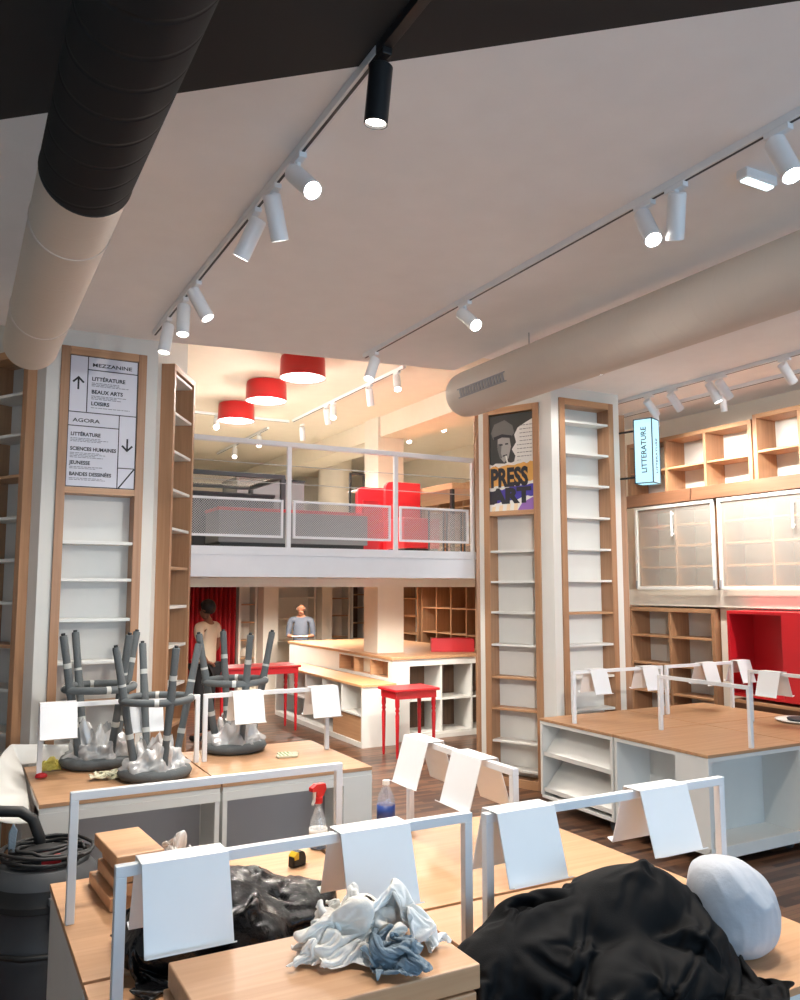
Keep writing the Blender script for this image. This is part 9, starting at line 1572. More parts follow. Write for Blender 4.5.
DRAPE['rag2'] = (46, 42, [
-70,6,3,6,3,1,3,2,-4,-6,2,5,5,4,1,-6,5,-2,-7,-7,-8,-2,6,4,3,4,9,11,8,4,10,10,6,2,0,-6,8,-11,-1,-8,-2,-5,5,5,-1,-1,
-72,1,4,5,1,3,-1,4,3,-4,-5,0,5,4,1,2,-5,-2,3,-10,-10,6,6,6,1,2,4,11,12,4,4,6,8,4,-4,0,3,-10,0,-1,1,-3,-2,0,4,-1,
-73,0,7,-1,-2,-1,-2,2,5,4,-1,-3,-4,3,4,3,-8,5,-3,-6,8,5,-4,4,3,-2,8,6,11,6,4,3,3,4,-2,2,0,-10,1,0,1,-4,-1,1,3,4,
-71,-4,2,-5,-2,-1,-2,1,3,3,3,1,-1,-3,2,4,-4,3,-2,4,12,-9,3,2,-2,4,2,11,4,12,4,1,2,2,1,1,-2,2,-2,-8,10,-1,1,-2,-1,4,
-66,-4,-10,-6,-3,2,-3,1,1,1,4,1,1,2,-2,4,0,0,8,1,2,-1,2,-6,8,-1,9,1,6,13,0,10,-2,-3,5,-2,1,3,-8,2,0,6,-6,1,5,-1,
-68,-6,-11,0,-4,-3,-2,-4,4,6,1,-1,3,-3,3,1,3,4,9,7,-9,-4,4,2,7,5,-3,5,8,9,0,5,9,-5,-3,3,-4,2,-5,8,-8,8,-1,-3,3,3,
-72,-7,-4,-6,-4,-2,0,-6,2,5,2,1,3,1,-5,4,6,3,5,13,-3,-12,4,7,2,7,0,9,-6,10,4,8,7,1,-7,-2,0,-2,-1,9,-1,-8,1,-2,1,6,
-77,-6,-1,-6,-6,-4,0,-3,6,-1,1,3,3,5,-1,-7,3,8,7,8,4,-12,0,6,7,6,7,4,-9,6,6,8,4,7,3,-5,-3,2,-8,1,10,-9,-3,1,5,5,
-74,-14,1,-6,-3,-2,-5,2,3,5,-6,1,5,4,6,-1,-10,0,10,10,9,-10,6,-1,8,4,8,5,-2,-7,9,8,4,6,5,6,-5,-3,-1,-1,-2,2,-1,-1,5,5,
-72,-13,-5,-3,-5,0,4,1,3,-9,0,6,-1,7,-1,5,0,-10,-4,13,8,8,-8,11,8,0,7,2,2,-9,8,4,5,-1,5,8,7,4,-5,3,-1,-5,3,2,3,4,
-76,-6,-3,-7,-5,-1,8,1,-6,3,-3,2,11,10,-1,-4,-3,-2,-13,-2,14,10,-4,8,7,4,2,1,2,3,6,2,3,4,3,3,2,9,4,0,-1,-1,2,2,3,6,
-82,-3,0,-3,-2,-7,-1,3,7,2,-2,11,10,8,1,-6,-6,-4,-11,-15,6,11,9,-3,9,4,4,0,2,5,5,2,7,1,6,-5,9,7,8,4,2,0,-2,4,5,0,
-81,-10,1,5,-5,-9,-3,8,2,9,11,11,10,4,1,-7,-9,-6,-10,-12,-10,9,8,3,10,3,-2,4,3,7,7,3,5,-1,7,-2,6,3,11,8,4,1,-1,4,8,2,
-84,-3,-5,2,2,-11,-6,9,10,11,12,12,2,6,0,-7,-6,-8,-12,-11,-4,-6,10,8,2,3,3,1,5,10,4,5,3,0,8,0,3,4,13,7,7,3,3,0,9,5,
-89,-2,2,-2,2,-10,-3,4,17,13,13,0,5,5,3,-4,-6,-10,-14,-11,-6,1,1,7,3,8,1,10,3,9,8,4,1,-5,7,-6,6,7,9,10,7,5,6,3,10,6,
-92,-3,-1,1,-1,-1,-8,8,14,15,10,1,5,2,2,-3,-2,-12,-12,-12,-7,4,-5,8,7,6,7,7,5,5,7,5,-2,4,-2,-6,11,13,6,9,7,5,1,8,8,11,
-90,-8,-3,-3,8,-8,0,3,14,13,9,7,4,2,0,-5,-1,-11,-11,-14,-6,5,-1,6,5,6,8,7,5,7,8,3,0,-1,-3,-1,12,13,11,6,6,7,-3,3,12,9,
-94,-1,-2,-6,4,-8,4,1,11,14,11,4,1,1,0,-5,-1,-12,-10,-8,-8,5,7,0,6,5,7,7,5,6,8,2,-1,-1,-2,7,11,13,12,8,5,4,0,-1,8,12,
-98,-4,1,-2,-4,-4,0,6,8,14,7,5,3,1,-4,2,-8,-9,-5,-13,-3,8,3,5,3,7,8,5,6,3,9,3,1,-7,2,13,13,12,10,8,2,-2,11,-2,1,8,
-104,1,-2,-9,7,4,-3,-5,8,13,4,6,3,4,1,-9,-11,-7,-2,-12,7,4,-1,6,6,5,8,12,6,1,8,4,-3,-6,11,14,6,14,12,4,5,-5,0,14,2,-1,
-109,0,-2,0,-6,7,6,-10,14,1,7,8,-2,4,0,-9,-12,-2,-8,4,-3,3,5,0,7,5,11,9,10,8,3,1,-7,3,10,15,13,11,3,9,-1,6,1,-1,11,3,
-116,-2,2,4,-7,8,7,-9,10,5,0,6,3,1,-1,-11,-6,-11,4,-5,5,5,0,6,-5,7,12,12,11,6,3,1,-6,7,13,12,19,4,9,11,4,-3,4,-5,3,7,
-119,5,0,-5,2,3,9,-4,-1,6,7,-3,4,2,-3,-3,-12,-7,-1,4,8,5,3,4,-3,-5,6,17,9,8,3,-1,3,6,14,14,12,14,9,2,3,5,-1,-5,2,6,
-116,-3,0,4,-7,5,5,8,0,-1,7,-6,-1,5,-6,0,-4,-8,0,4,9,6,4,5,-2,-9,2,15,16,4,-1,5,2,8,9,19,10,12,11,-1,3,5,-1,-4,-4,10,
-120,-1,6,2,-6,-1,2,8,7,-3,7,-1,-3,-7,-4,-2,5,0,-3,5,5,7,7,4,3,-11,-6,17,11,8,1,5,2,10,7,20,13,6,8,-1,4,4,5,-7,-4,7,
-123,-2,4,4,-2,-2,4,2,5,6,1,5,-7,-4,-4,-6,0,7,6,5,2,7,6,-7,8,-1,-8,9,15,0,8,6,5,5,11,18,12,10,1,-2,4,5,1,5,-6,0,
-127,4,4,-1,-3,-1,7,-2,5,4,4,7,-1,-8,0,-5,-5,0,10,3,11,4,6,-6,-1,1,-5,12,13,0,9,5,4,8,9,16,15,6,6,-3,0,3,4,2,0,-6,
-127,4,1,-2,2,-5,6,-1,10,0,0,8,5,-2,-7,0,-3,-2,-2,9,10,6,6,0,-12,-2,2,13,13,2,5,3,5,9,13,15,9,3,11,-2,0,5,3,0,-6,6,
-132,6,-1,6,-4,-2,1,1,10,7,0,-3,5,8,-2,-8,-8,-2,0,10,7,9,5,1,-14,-4,11,10,14,7,1,0,6,11,7,16,6,2,8,1,0,4,5,-4,3,1,
-130,-3,8,-1,-6,-1,8,5,1,6,4,3,-6,6,9,-2,-9,-12,3,1,9,9,6,-7,6,-11,16,13,13,9,0,-6,1,11,10,7,10,11,-4,1,2,4,3,-5,4,7,
-136,6,3,-1,-4,3,3,-1,9,-2,3,7,-4,1,8,11,-6,-10,-11,2,6,4,1,12,-9,14,12,15,7,1,4,1,-10,12,5,11,10,6,5,-1,-4,6,0,-3,10,6,
-135,2,2,2,-7,3,4,7,5,8,-6,3,5,-6,-1,11,8,-11,-10,-1,6,-2,3,3,13,14,9,3,2,2,4,5,4,-5,13,7,9,1,4,2,-3,6,-2,13,0,5,
-137,2,3,-1,-6,7,5,10,7,-3,7,-1,2,0,-4,-3,11,3,-10,-9,-2,7,7,10,12,2,7,1,8,-8,3,11,11,-5,4,8,8,1,1,2,1,4,10,10,2,13,
-140,2,4,-1,-4,7,12,3,2,6,5,5,0,2,-4,-2,-3,9,-2,-7,2,3,8,-2,9,1,7,8,-6,3,3,10,10,5,-6,4,10,1,1,-3,5,9,10,10,16,0,
-142,3,4,-3,7,8,-1,10,6,5,1,5,2,-4,2,-6,-4,5,-2,4,1,0,8,-3,8,-4,5,5,6,1,0,8,11,8,1,-5,6,5,5,-3,7,10,10,10,3,11,
-144,3,0,12,6,-4,8,9,5,5,-2,5,1,-9,3,-2,-2,0,-1,4,1,5,4,9,-4,7,4,-7,5,6,3,5,10,4,4,2,0,4,-1,9,3,13,12,10,6,10,
-142,-2,4,10,4,6,9,6,7,2,-5,4,-3,-9,0,-2,-1,6,-1,2,4,-1,9,11,0,5,-5,1,4,7,5,6,0,9,-1,7,3,3,2,8,2,10,16,13,7,7,
-141,-4,1,12,3,7,8,6,6,3,1,-6,-3,-1,-7,0,6,-1,3,-3,6,3,4,10,4,10,-3,0,4,4,8,-2,6,4,1,5,6,3,5,6,3,9,10,16,8,8,
-145,4,-4,6,5,7,8,7,4,4,-1,-6,-3,-3,0,3,0,3,0,7,1,6,1,1,7,9,6,4,1,6,-1,3,3,7,2,4,1,6,7,8,3,5,9,13,12,9,
-153,2,12,2,-6,9,12,2,4,3,0,-6,-2,-1,4,-5,4,1,6,6,7,3,5,-2,4,6,7,5,5,0,5,5,3,6,6,5,1,1,6,6,9,2,5,8,12,8,
-165,2,11,12,-7,5,13,5,-1,2,2,-8,1,5,0,0,-3,7,0,4,8,1,7,11,1,3,5,7,6,5,1,5,5,5,4,4,4,3,4,5,8,6,4,1,7,8,
-176,2,7,15,14,-14,13,9,-2,1,0,8,-7,-1,2,2,0,-1,6,6,5,9,-5,10,9,4,5,5,6,4,6,7,5,3,0,-2,4,2,7,8,8,8,6,3,-1,5,
-110,11,-10,4,6,8,5,6,3,-5,5,4,2,-1,4,5,6,2,-6,9,7,8,1,-4,0,-5,-2,-4,-3,-4,5,7,10,10,7,-5,11,6,10,11,12,-1,4,3,6,3,
-99,-11,7,8,2,0,6,1,6,5,-2,5,4,0,-6,5,9,-2,12,6,5,0,-7,-2,4,6,-9,3,0,-5,0,6,5,9,5,11,8,7,12,15,7,7,-7,-3,-1,7,
-105,5,7,0,-6,5,4,6,0,2,6,3,3,4,0,0,4,10,-4,11,6,-7,-6,0,4,5,5,-8,2,6,-2,1,8,5,9,6,12,6,13,8,12,-3,-5,-4,-1,0,
-95,4,-7,6,-7,3,6,3,3,0,0,5,6,4,6,-1,8,11,-3,7,2,-4,-4,-4,6,3,-4,7,2,-1,9,-3,5,9,6,11,5,11,12,10,3,-4,4,-3,-3,-1,
-90,2,-6,0,-7,-3,2,4,6,5,5,0,4,6,6,4,9,13,0,3,-10,-6,-4,0,-1,6,1,13,6,-2,6,5,1,6,8,7,11,12,5,2,11,4,1,0,0,-7,
-84,0,-5,-11,-7,-2,1,3,5,3,7,9,5,3,4,8,9,9,10,-3,-11,-8,5,-4,-1,3,9,-7,11,10,6,5,2,4,6,9,9,10,9,4,1,0,-1,2,4,5,
-88,4,-11,-7,-6,1,6,-4,5,5,4,9,10,5,2,1,8,10,12,4,-12,-8,-1,3,-6,3,1,3,13,9,9,0,6,2,6,7,8,11,13,4,0,0,1,0,4,4,
-86,1,-10,-7,-4,-1,6,1,4,4,5,10,11,6,2,2,-2,7,10,13,-7,-8,-3,-2,3,5,-11,11,11,3,6,10,5,1,2,8,7,10,12,11,0,2,1,1,1,-1,
-81,0,-11,-5,-3,-1,2,4,6,4,8,10,6,8,5,0,-2,-2,6,9,12,-9,-10,4,2,-7,7,8,7,6,6,8,7,1,2,0,6,7,8,12,10,3,-6,4,2,0,
-78,-2,-6,-7,-1,-2,-2,8,8,9,10,8,8,8,6,0,-8,-2,-1,4,11,0,-9,4,-3,2,8,7,6,8,5,8,3,1,0,2,3,5,7,5,11,8,-1,-2,-2,5,
-79,5,-11,-3,0,-1,2,8,9,10,11,11,3,2,6,2,-2,-8,-3,0,7,7,-2,-5,4,4,4,3,14,7,7,7,4,-1,0,0,3,4,-9,11,10,9,-3,2,-3,0,
-84,9,-2,-6,2,2,2,12,8,12,13,-1,2,3,4,-2,5,-5,-7,1,2,8,6,-5,3,0,7,4,13,4,11,9,2,-3,4,-4,-2,7,-5,2,7,7,7,0,-2,-4,
-79,0,4,0,2,2,3,12,13,13,-6,4,-2,4,5,1,-4,10,-5,-9,9,4,3,4,4,0,1,9,8,12,10,7,2,-4,1,-2,-1,-1,2,-7,4,7,3,4,-3,-7,
-77,4,2,1,4,4,4,13,13,-7,9,-1,7,-2,5,1,1,-4,5,-11,7,9,4,1,7,-2,5,9,11,8,11,7,2,-4,-1,-1,-2,-2,0,-7,-2,4,5,-4,-4,-3,
-81,10,5,2,5,6,4,15,-1,3,3,5,-2,3,6,2,0,-2,1,-11,5,10,8,0,7,3,6,5,11,8,4,7,5,2,-3,-7,3,-1,-5,-1,-7,-1,1,-6,-2,-5,
-79,4,9,7,3,11,5,11,2,4,-6,9,-2,2,6,-4,8,-1,-3,-6,1,10,6,4,3,7,7,7,10,4,6,4,5,5,-3,-9,6,-3,-4,-5,-2,-7,-4,-5,-7,-4,
-73,0,7,7,8,4,13,11,4,-1,-7,5,5,5,2,-5,9,-1,-5,-2,0,10,7,2,2,5,6,8,9,5,2,7,6,6,-6,-5,1,4,-5,-6,-4,-3,-9,-9,-5,-10,
-74,8,7,6,9,4,11,12,-12,5,5,-3,1,7,0,3,10,-2,-7,1,3,9,4,3,2,4,7,7,5,9,-2,6,6,7,-7,1,0,-1,1,-3,-5,-8,-9,-12,-9,-5,
-77,10,10,8,5,10,10,12,-13,1,8,-1,-4,6,5,7,-4,6,0,-1,5,7,4,2,0,2,6,9,5,9,-2,4,7,6,-5,2,0,2,1,-3,-8,-7,-5,-14,-15,-9,
-74,11,9,5,9,8,11,12,-12,4,-3,1,5,1,6,-2,0,6,11,0,7,5,1,0,1,-5,8,8,6,8,-1,5,4,6,1,2,1,-7,4,-6,4,-8,-8,-7,-16,-17,
-68,10,5,10,7,8,10,8,-2,-5,4,-1,2,4,7,1,-3,10,5,9,2,6,-1,1,0,-7,-2,12,11,1,7,0,4,2,4,9,-4,-4,-6,-1,7,-4,-6,-4,-13,-18,
-62,9,8,7,6,6,9,8,3,-6,-3,4,3,7,6,-1,5,4,11,3,9,6,-5,-5,4,-7,-6,3,11,13,1,2,4,6,5,3,0,-9,-2,-1,4,5,-7,-8,-5,-16,
-59,7,9,7,9,6,5,9,4,-4,-2,0,5,4,9,3,6,9,5,5,8,7,-6,-7,1,0,-12,2,9,7,10,-3,5,8,2,8,-7,-3,-1,-3,5,2,5,-11,-6,-9,
-55,5,6,8,5,6,10,9,4,3,-4,-2,4,5,3,13,7,11,5,6,4,5,-4,-7,-2,1,-15,4,4,11,10,0,1,6,2,1,3,-6,2,-3,-6,0,10,4,-9,-7,
-48,5,3,5,6,5,8,11,7,2,-1,-1,4,1,5,11,14,6,10,6,4,0,-4,-2,-8,2,-17,2,6,12,9,1,3,4,5,0,-3,-2,-7,-4,1,3,4,6,-2,-5,
-52,6,4,4,9,6,8,9,5,8,0,2,1,4,6,11,9,11,8,7,5,0,-4,-4,-7,-2,-17,4,3,14,7,3,1,6,2,3,-3,-5,-3,-4,0,4,2,6,0,-4,
-56,5,4,5,10,10,8,6,8,5,7,1,3,3,7,8,13,8,10,6,0,5,-4,-5,-14,4,-18,9,1,13,6,2,3,4,3,0,3,-7,1,-9,2,4,4,4,0,-6,
-57,3,8,5,6,12,10,9,6,7,5,2,4,3,8,7,10,11,8,9,-2,4,-4,-12,-6,-1,-17,11,4,12,6,4,1,6,4,0,0,-10,4,-4,1,2,7,0,-5,2,
-54,3,7,8,3,10,12,12,5,7,5,3,3,3,5,10,4,10,12,6,6,0,-4,-10,-4,-16,-5,14,4,9,6,5,-3,4,8,2,-12,2,3,-2,4,5,2,-5,1,-6,
-49,3,2,7,8,10,10,11,7,7,7,4,1,3,4,6,7,8,9,11,3,-1,-3,-8,-8,-11,5,11,4,4,5,2,5,3,9,-7,-3,-1,4,2,4,1,1,-7,-3,5,
-42,3,4,7,8,10,9,7,6,8,6,1,3,5,3,4,7,6,6,11,-2,-4,7,-3,-11,-3,11,5,-3,8,1,7,4,7,0,3,-2,-5,1,3,4,4,-3,-7,8,4,
-36,7,5,8,6,8,10,8,5,1,7,6,-3,5,4,3,5,0,4,9,8,-6,-8,10,-7,9,10,-8,9,8,1,-2,5,13,-1,6,-5,-7,-1,-2,7,8,-8,8,-5,-4,
-25,8,7,7,7,8,10,4,6,-6,2,6,3,-2,7,6,3,5,-2,1,8,-4,-1,0,11,15,-13,12,7,-1,6,2,-5,12,5,6,-4,-7,-4,-1,8,-6,15,0,-5,-1,
-12,8,7,8,7,8,3,11,-4,-1,-4,-1,0,3,6,8,10,3,2,4,1,5,3,0,11,-11,10,1,2,5,3,-7,5,11,9,2,2,-6,-4,-2,-2,11,7,1,-11,10,
-2,8,9,8,7,5,6,2,1,-3,-1,-1,-6,3,6,6,9,7,1,7,4,6,6,3,-9,5,1,-8,1,7,2,4,3,11,7,5,-4,-2,3,-3,-1,9,0,-8,13,-12,
6,7,12,3,9,8,5,1,1,-3,-2,-2,-4,-4,6,11,8,3,6,4,6,7,9,-3,0,-4,-4,0,-6,0,7,9,2,14,7,1,3,-1,-1,0,-3,-6,2,8,4,-11,
10,7,10,7,11,7,1,5,0,-3,-1,-3,-5,-4,4,10,9,7,6,4,4,7,4,4,-3,0,-6,0,-3,-4,2,6,9,7,14,2,1,2,-4,-5,4,-11,-5,8,11,-7,
12,7,10,6,13,6,5,4,2,-3,-4,-4,-6,2,2,8,6,8,6,5,4,6,7,2,1,-5,-4,-4,1,2,0,8,7,2,11,6,1,1,-4,-3,2,-8,-9,0,11,-7,
11,8,10,5,13,10,6,2,5,-2,-7,-8,-8,9,10,7,-2,4,7,2,8,2,9,8,1,-1,-4,-4,-1,1,6,6,1,5,7,6,4,-2,-2,-4,1,-4,-8,-6,2,2,
13,5,7,11,8,11,3,7,5,-1,-7,-8,-7,10,7,10,7,-3,0,2,3,7,6,10,7,2,1,-1,-1,-1,-1,6,2,6,6,4,4,1,-4,-3,-5,1,-5,-6,0,4,
11,4,11,11,0,14,2,7,6,1,-3,-7,-5,6,9,11,10,4,-3,-3,-3,6,8,3,8,7,3,3,1,0,-2,6,7,6,6,3,3,-1,-5,-5,-4,-4,-3,-1,0,3,
14,5,5,8,11,2,3,3,6,3,5,-4,4,-1,7,10,11,9,1,-3,-5,-6,6,4,4,7,6,5,5,6,5,5,7,5,0,-4,0,6,0,-4,-6,-5,-4,-4,1,-6,
24,0,0,7,4,3,1,3,-3,-1,-5,2,3,5,4,-5,7,10,-8,1,-1,2,4,1,0,-1,-4,-3,10,14,-7,-3,1,1,7,10,-4,-8,12,-10,4,8,-1,3,0,-2,
29,-2,6,0,9,7,-6,4,2,-1,-5,-4,2,5,4,4,-4,13,-1,1,2,4,-1,4,0,-3,-3,-7,-8,13,12,-8,5,5,-8,5,11,-7,8,-7,9,-2,5,4,1,-1,
20,10,4,10,5,5,-6,-1,6,5,1,-5,-5,2,5,7,-7,2,11,3,2,4,3,5,1,-5,-4,-5,-7,-10,13,10,-6,7,-5,11,5,-10,-5,11,-5,6,4,2,2,0,
22,10,7,4,2,5,0,-4,4,7,6,3,-3,-4,2,8,-4,-3,12,9,2,1,7,5,1,-2,-8,-3,-13,-3,-9,11,9,-3,7,0,12,-7,-5,3,4,6,0,3,2,0,
27,13,-3,5,1,6,1,-2,-1,4,5,7,6,1,-3,5,0,-2,8,13,-7,6,7,4,1,1,-3,-6,-11,-4,-11,-4,9,6,1,8,4,2,-10,10,-3,4,3,4,1,1,
29,12,-2,1,-1,5,3,2,1,3,5,-1,5,7,4,1,1,1,4,10,-1,2,8,9,2,-3,-3,-8,-5,-4,-12,-10,5,4,5,5,6,4,-7,5,6,-2,6,4,1,0,
26,11,-3,4,-2,5,2,2,3,3,8,3,-3,7,7,6,1,0,-1,8,6,2,10,5,6,0,-11,-7,-4,-5,-9,-8,-4,6,0,6,5,3,5,-8,10,-1,6,3,3,-1,
25,10,-6,3,1,4,3,4,1,8,7,3,-2,5,8,4,7,1,-2,-1,12,-1,11,9,3,-1,-7,-6,-4,-15,-10,0,-6,0,6,1,3,3,2,3,2,2,4,5,2,-1,
27,6,-5,2,3,4,0,6,5,7,4,6,5,2,0,6,1,9,2,-2,3,3,5,11,3,-4,3,-6,-12,-13,-11,-1,-2,3,-1,6,4,-6,6,0,1,7,4,3,3,-1,
32,8,-10,4,-2,3,5,5,7,2,7,5,7,-2,3,2,5,-2,11,3,-6,13,4,-3,1,10,-1,-11,-13,-11,-12,9,5,-7,2,-3,-2,8,-5,8,1,-2,6,5,3,-1,
25,13,0,1,-2,5,0,7,3,8,4,6,3,1,-3,-5,7,9,-3,14,3,-7,13,9,-7,7,-9,-12,-5,-12,-11,9,7,-3,-7,8,-9,-2,7,-2,2,2,5,3,3,2,
21,9,11,3,-6,0,8,3,7,8,4,5,-5,-1,4,-3,1,9,4,2,14,-6,5,10,2,-9,-8,-12,-5,-14,9,3,-3,-5,4,4,3,-4,-7,10,-4,2,-1,6,3,-5,
18,8,9,6,2,-2,10,5,3,5,5,-4,4,5,1,1,-1,1,6,3,5,10,-10,10,3,-9,-11,-9,-11,4,-4,3,-2,-3,0,9,8,-11,-4,5,9,2,-7,-3,4,-2,
14,11,6,7,6,1,10,0,0,6,-1,0,6,-3,4,2,6,-5,5,2,13,5,2,-6,6,-11,-8,-9,-6,-5,1,1,3,-3,-1,10,10,-12,0,-3,7,6,-1,-7,1,8,
16,6,7,6,7,6,15,-2,4,-10,-2,11,-6,-1,2,7,7,-4,-2,3,12,7,5,-7,5,-4,-9,-5,-6,-5,-6,-1,0,2,5,6,9,-11,-5,3,0,7,5,-5,0,6,
15,11,4,2,8,7,14,10,-10,-7,7,-1,-6,4,3,4,4,2,2,-7,12,5,7,-5,-1,1,-5,-7,-6,-8,-6,-3,2,2,10,8,5,-6,-10,-1,4,1,10,3,-6,0,
12,10,5,5,2,9,9,13,-10,7,-6,-2,-1,3,6,-1,7,5,-5,-3,11,4,6,4,-7,-4,-6,-7,-5,-9,-4,-3,1,5,11,13,-5,-4,-5,-5,2,5,4,9,4,-3,
10,7,7,2,4,9,6,12,-4,0,0,8,-6,-1,5,6,0,4,-6,10,7,-2,3,8,-2,-8,-5,-7,-10,-7,-2,-2,0,4,13,14,-12,-8,-5,4,-1,1,6,7,10,5,
16,0,-1,2,11,5,10,6,-2,-1,5,7,4,0,0,-5,5,-2,11,3,10,1,-6,4,8,-5,-6,-8,-11,-9,1,-2,1,0,15,9,-10,-13,5,4,1,0,-1,2,5,12,
19,4,-2,-4,0,11,7,6,-3,3,8,8,2,-6,-4,5,4,8,6,5,5,5,-8,6,3,-6,-2,-3,-11,-9,0,-1,-4,4,9,9,-15,5,6,2,0,1,-7,3,-2,2,
17,3,7,-4,-6,8,3,5,2,9,0,3,6,-5,6,4,-1,9,9,4,11,-5,4,-8,5,-6,-6,-1,-2,-10,-3,-8,-1,13,12,-4,-12,11,12,4,0,-2,-8,-13,2,3,
18,4,1,4,-4,-6,4,6,6,7,9,2,-6,2,9,-2,10,5,6,10,1,1,7,-2,-8,-7,-7,-5,-2,-2,-8,3,-1,8,12,-13,2,15,10,4,-1,-3,-5,-10,-15,3,
24,5,1,-3,1,-7,-6,7,11,7,6,6,-6,6,-3,12,2,7,13,10,4,-1,6,0,-10,-13,-10,2,-11,-6,-4,7,5,6,0,-9,12,9,12,9,0,-2,-9,-6,-13,-11,
18,10,6,-1,-5,-9,-5,2,12,10,1,6,6,-5,8,3,12,7,15,10,7,1,3,-1,-11,-12,-11,-11,3,-8,-7,4,10,7,-16,-3,18,11,12,11,-5,1,-1,-12,-11,-11,
17,6,7,8,-5,-10,-7,-1,6,10,3,7,6,2,5,7,7,16,11,11,9,5,1,-7,-9,-13,-6,-11,-12,5,-9,2,8,5,-16,-4,15,18,11,10,4,-3,1,-8,-14,-13,
20,6,5,10,-3,-9,-6,-8,9,2,8,4,3,5,7,6,14,10,12,11,11,5,-1,-6,-8,-16,-2,-15,-7,3,-5,-2,1,10,-9,-9,15,13,14,11,5,0,-6,-6,-13,-14,
23,6,6,7,-5,-4,-5,-10,7,6,0,3,7,3,8,10,9,15,9,13,4,7,0,-8,-7,-18,-2,-13,-9,6,1,-1,-5,6,-10,4,10,13,11,6,7,1,-3,-9,-13,-12,
29,5,-1,8,-10,-1,1,-8,-3,8,7,2,-1,8,3,11,12,13,14,8,2,5,0,-3,-7,-19,-7,-11,-7,6,4,1,1,-5,-6,5,14,9,4,7,5,-1,-1,-11,-11,-12,
32,4,-4,4,-9,-4,3,0,-1,-2,8,6,1,1,8,5,13,13,11,8,5,1,0,-5,-5,-10,-16,-8,-5,7,1,1,1,-4,8,3,6,12,-1,6,3,0,-8,-11,-12,-12,
28,8,3,-7,-6,-5,-3,3,9,-1,0,5,4,1,1,11,9,8,11,9,5,-1,-2,4,-13,-13,-6,0,-5,-1,1,-4,9,-6,4,15,7,0,4,4,1,-7,-11,-10,-14,-10,
28,3,8,-6,-6,-4,-9,10,-3,6,4,-4,4,5,2,5,11,7,6,6,9,5,-6,-4,-9,-11,4,-4,-11,-1,0,3,7,0,14,9,4,-4,-4,4,1,-8,-13,-13,-6,12,
40,1,-6,-5,-7,-8,6,3,-7,6,-1,0,4,2,7,2,6,6,7,5,4,4,1,-10,-7,-4,4,-12,7,1,-3,-8,10,4,10,12,0,0,-3,-5,1,-9,-13,-5,16,12,
32,4,-2,-6,-9,-5,6,-4,2,-6,4,-3,5,7,2,9,-1,8,0,5,4,0,0,-6,-5,2,-5,1,-1,2,1,-1,-1,4,14,11,0,1,-3,-6,-5,-10,-3,13,15,2,
29,3,-3,-6,-9,-2,-1,6,-9,-2,0,4,6,7,4,6,4,-3,9,0,6,5,-4,-12,0,-9,6,-8,5,-3,2,4,-4,8,11,11,1,1,-4,-6,-10,2,10,13,2,8,
25,3,-3,-6,-4,0,-10,0,6,-1,-5,2,4,5,8,3,3,1,7,-1,4,3,0,-11,-10,11,-12,5,-3,-4,8,3,-3,3,13,10,2,-2,-1,-8,9,2,13,8,-7,-1,
23,-2,3,-3,-2,-9,-5,4,-3,0,6,-1,3,1,8,1,2,8,6,2,-6,0,4,-7,-13,10,-8,-5,-2,4,2,5,8,-5,9,11,6,3,-9,4,11,-2,13,8,-12,-5,
26,-6,-3,6,-1,-7,-6,-2,-1,4,1,4,4,-3,10,1,3,3,4,7,-3,-7,-2,-1,-13,10,-6,-7,-1,1,5,5,7,3,2,6,7,5,-8,3,15,5,6,5,-10,-5,
31,-5,-8,-1,0,-10,3,-4,2,5,4,2,-6,9,5,8,4,4,3,3,-1,-6,-9,-2,-11,1,8,-6,-2,-3,2,6,4,10,3,1,2,4,-3,3,14,8,9,-2,-4,-4,
38,-4,-7,-13,-1,-6,0,4,-3,6,-1,1,4,5,6,9,11,6,2,1,-1,-7,-7,-8,-8,-6,2,2,5,-2,-5,5,12,5,5,0,-3,-2,3,1,11,13,9,3,-4,-1,
28,9,-1,-12,-13,1,2,-3,1,5,1,2,8,6,9,5,6,10,6,1,-4,-5,-8,-7,-8,-6,-4,-1,1,5,4,3,8,4,3,0,-4,-6,-2,6,5,13,10,8,1,-5,
19,10,2,5,-16,-2,0,0,-3,5,6,-1,12,9,9,7,3,5,7,4,-2,-8,-6,-5,-7,-6,-4,-2,-1,4,7,3,-1,6,0,-1,-1,-6,-3,-4,6,9,10,12,8,-3,
7,12,13,-3,-1,-8,3,-3,-3,6,7,4,8,13,11,8,5,-4,6,3,3,-3,-10,-4,-5,-6,-3,-1,0,1,0,1,1,-5,-6,-3,-2,2,0,0,4,7,8,9,10,-2])
def drape(name, key, mat, loc, rz, scale, label, cat, group=None, shape=None, solid=.003, zs=1.0):
    nx, ny, num = DRAPE[key]
    co = []
    for c in range(3):
        for j in range(ny):
            t = 0
            for i in range(nx):
                t += num[(c*ny+j)*nx+i]; co.append(t/1000)
    n = nx*ny
    vs = [Vector((co[k], co[n+k], co[2*n+k])) for k in range(n)]
    if shape: vs = [shape(p) for p in vs]
    z0 = min(p.z for p in vs)
    cx = (min(p.x for p in vs)+max(p.x for p in vs))/2; cy = (min(p.y for p in vs)+max(p.y for p in vs))/2
    b = MB(); vs = [Vector(((p.x-cx)*scale, (p.y-cy)*scale, (p.z-z0)*scale*zs+.003)) for p in vs]
    b.add(vs, [(j*nx+i, j*nx+i+1, (j+1)*nx+i+1, (j+1)*nx+i) for j in range(ny-1) for i in range(nx-1)])
    o = b.build(name, mat, None, smooth=True, sub=1 if nx > 50 else 2, solid=solid)
    o.location = loc; o.rotation_euler = (0, 0, rz)
    return tag(o, label, cat, group)
TZ = .761
def bagged(p):
    k = min(1, p.z/.10); f = .80+.26*math.sin(k*PI*.5)
    return Vector((p.x*f, p.y*f, p.z*1.0))
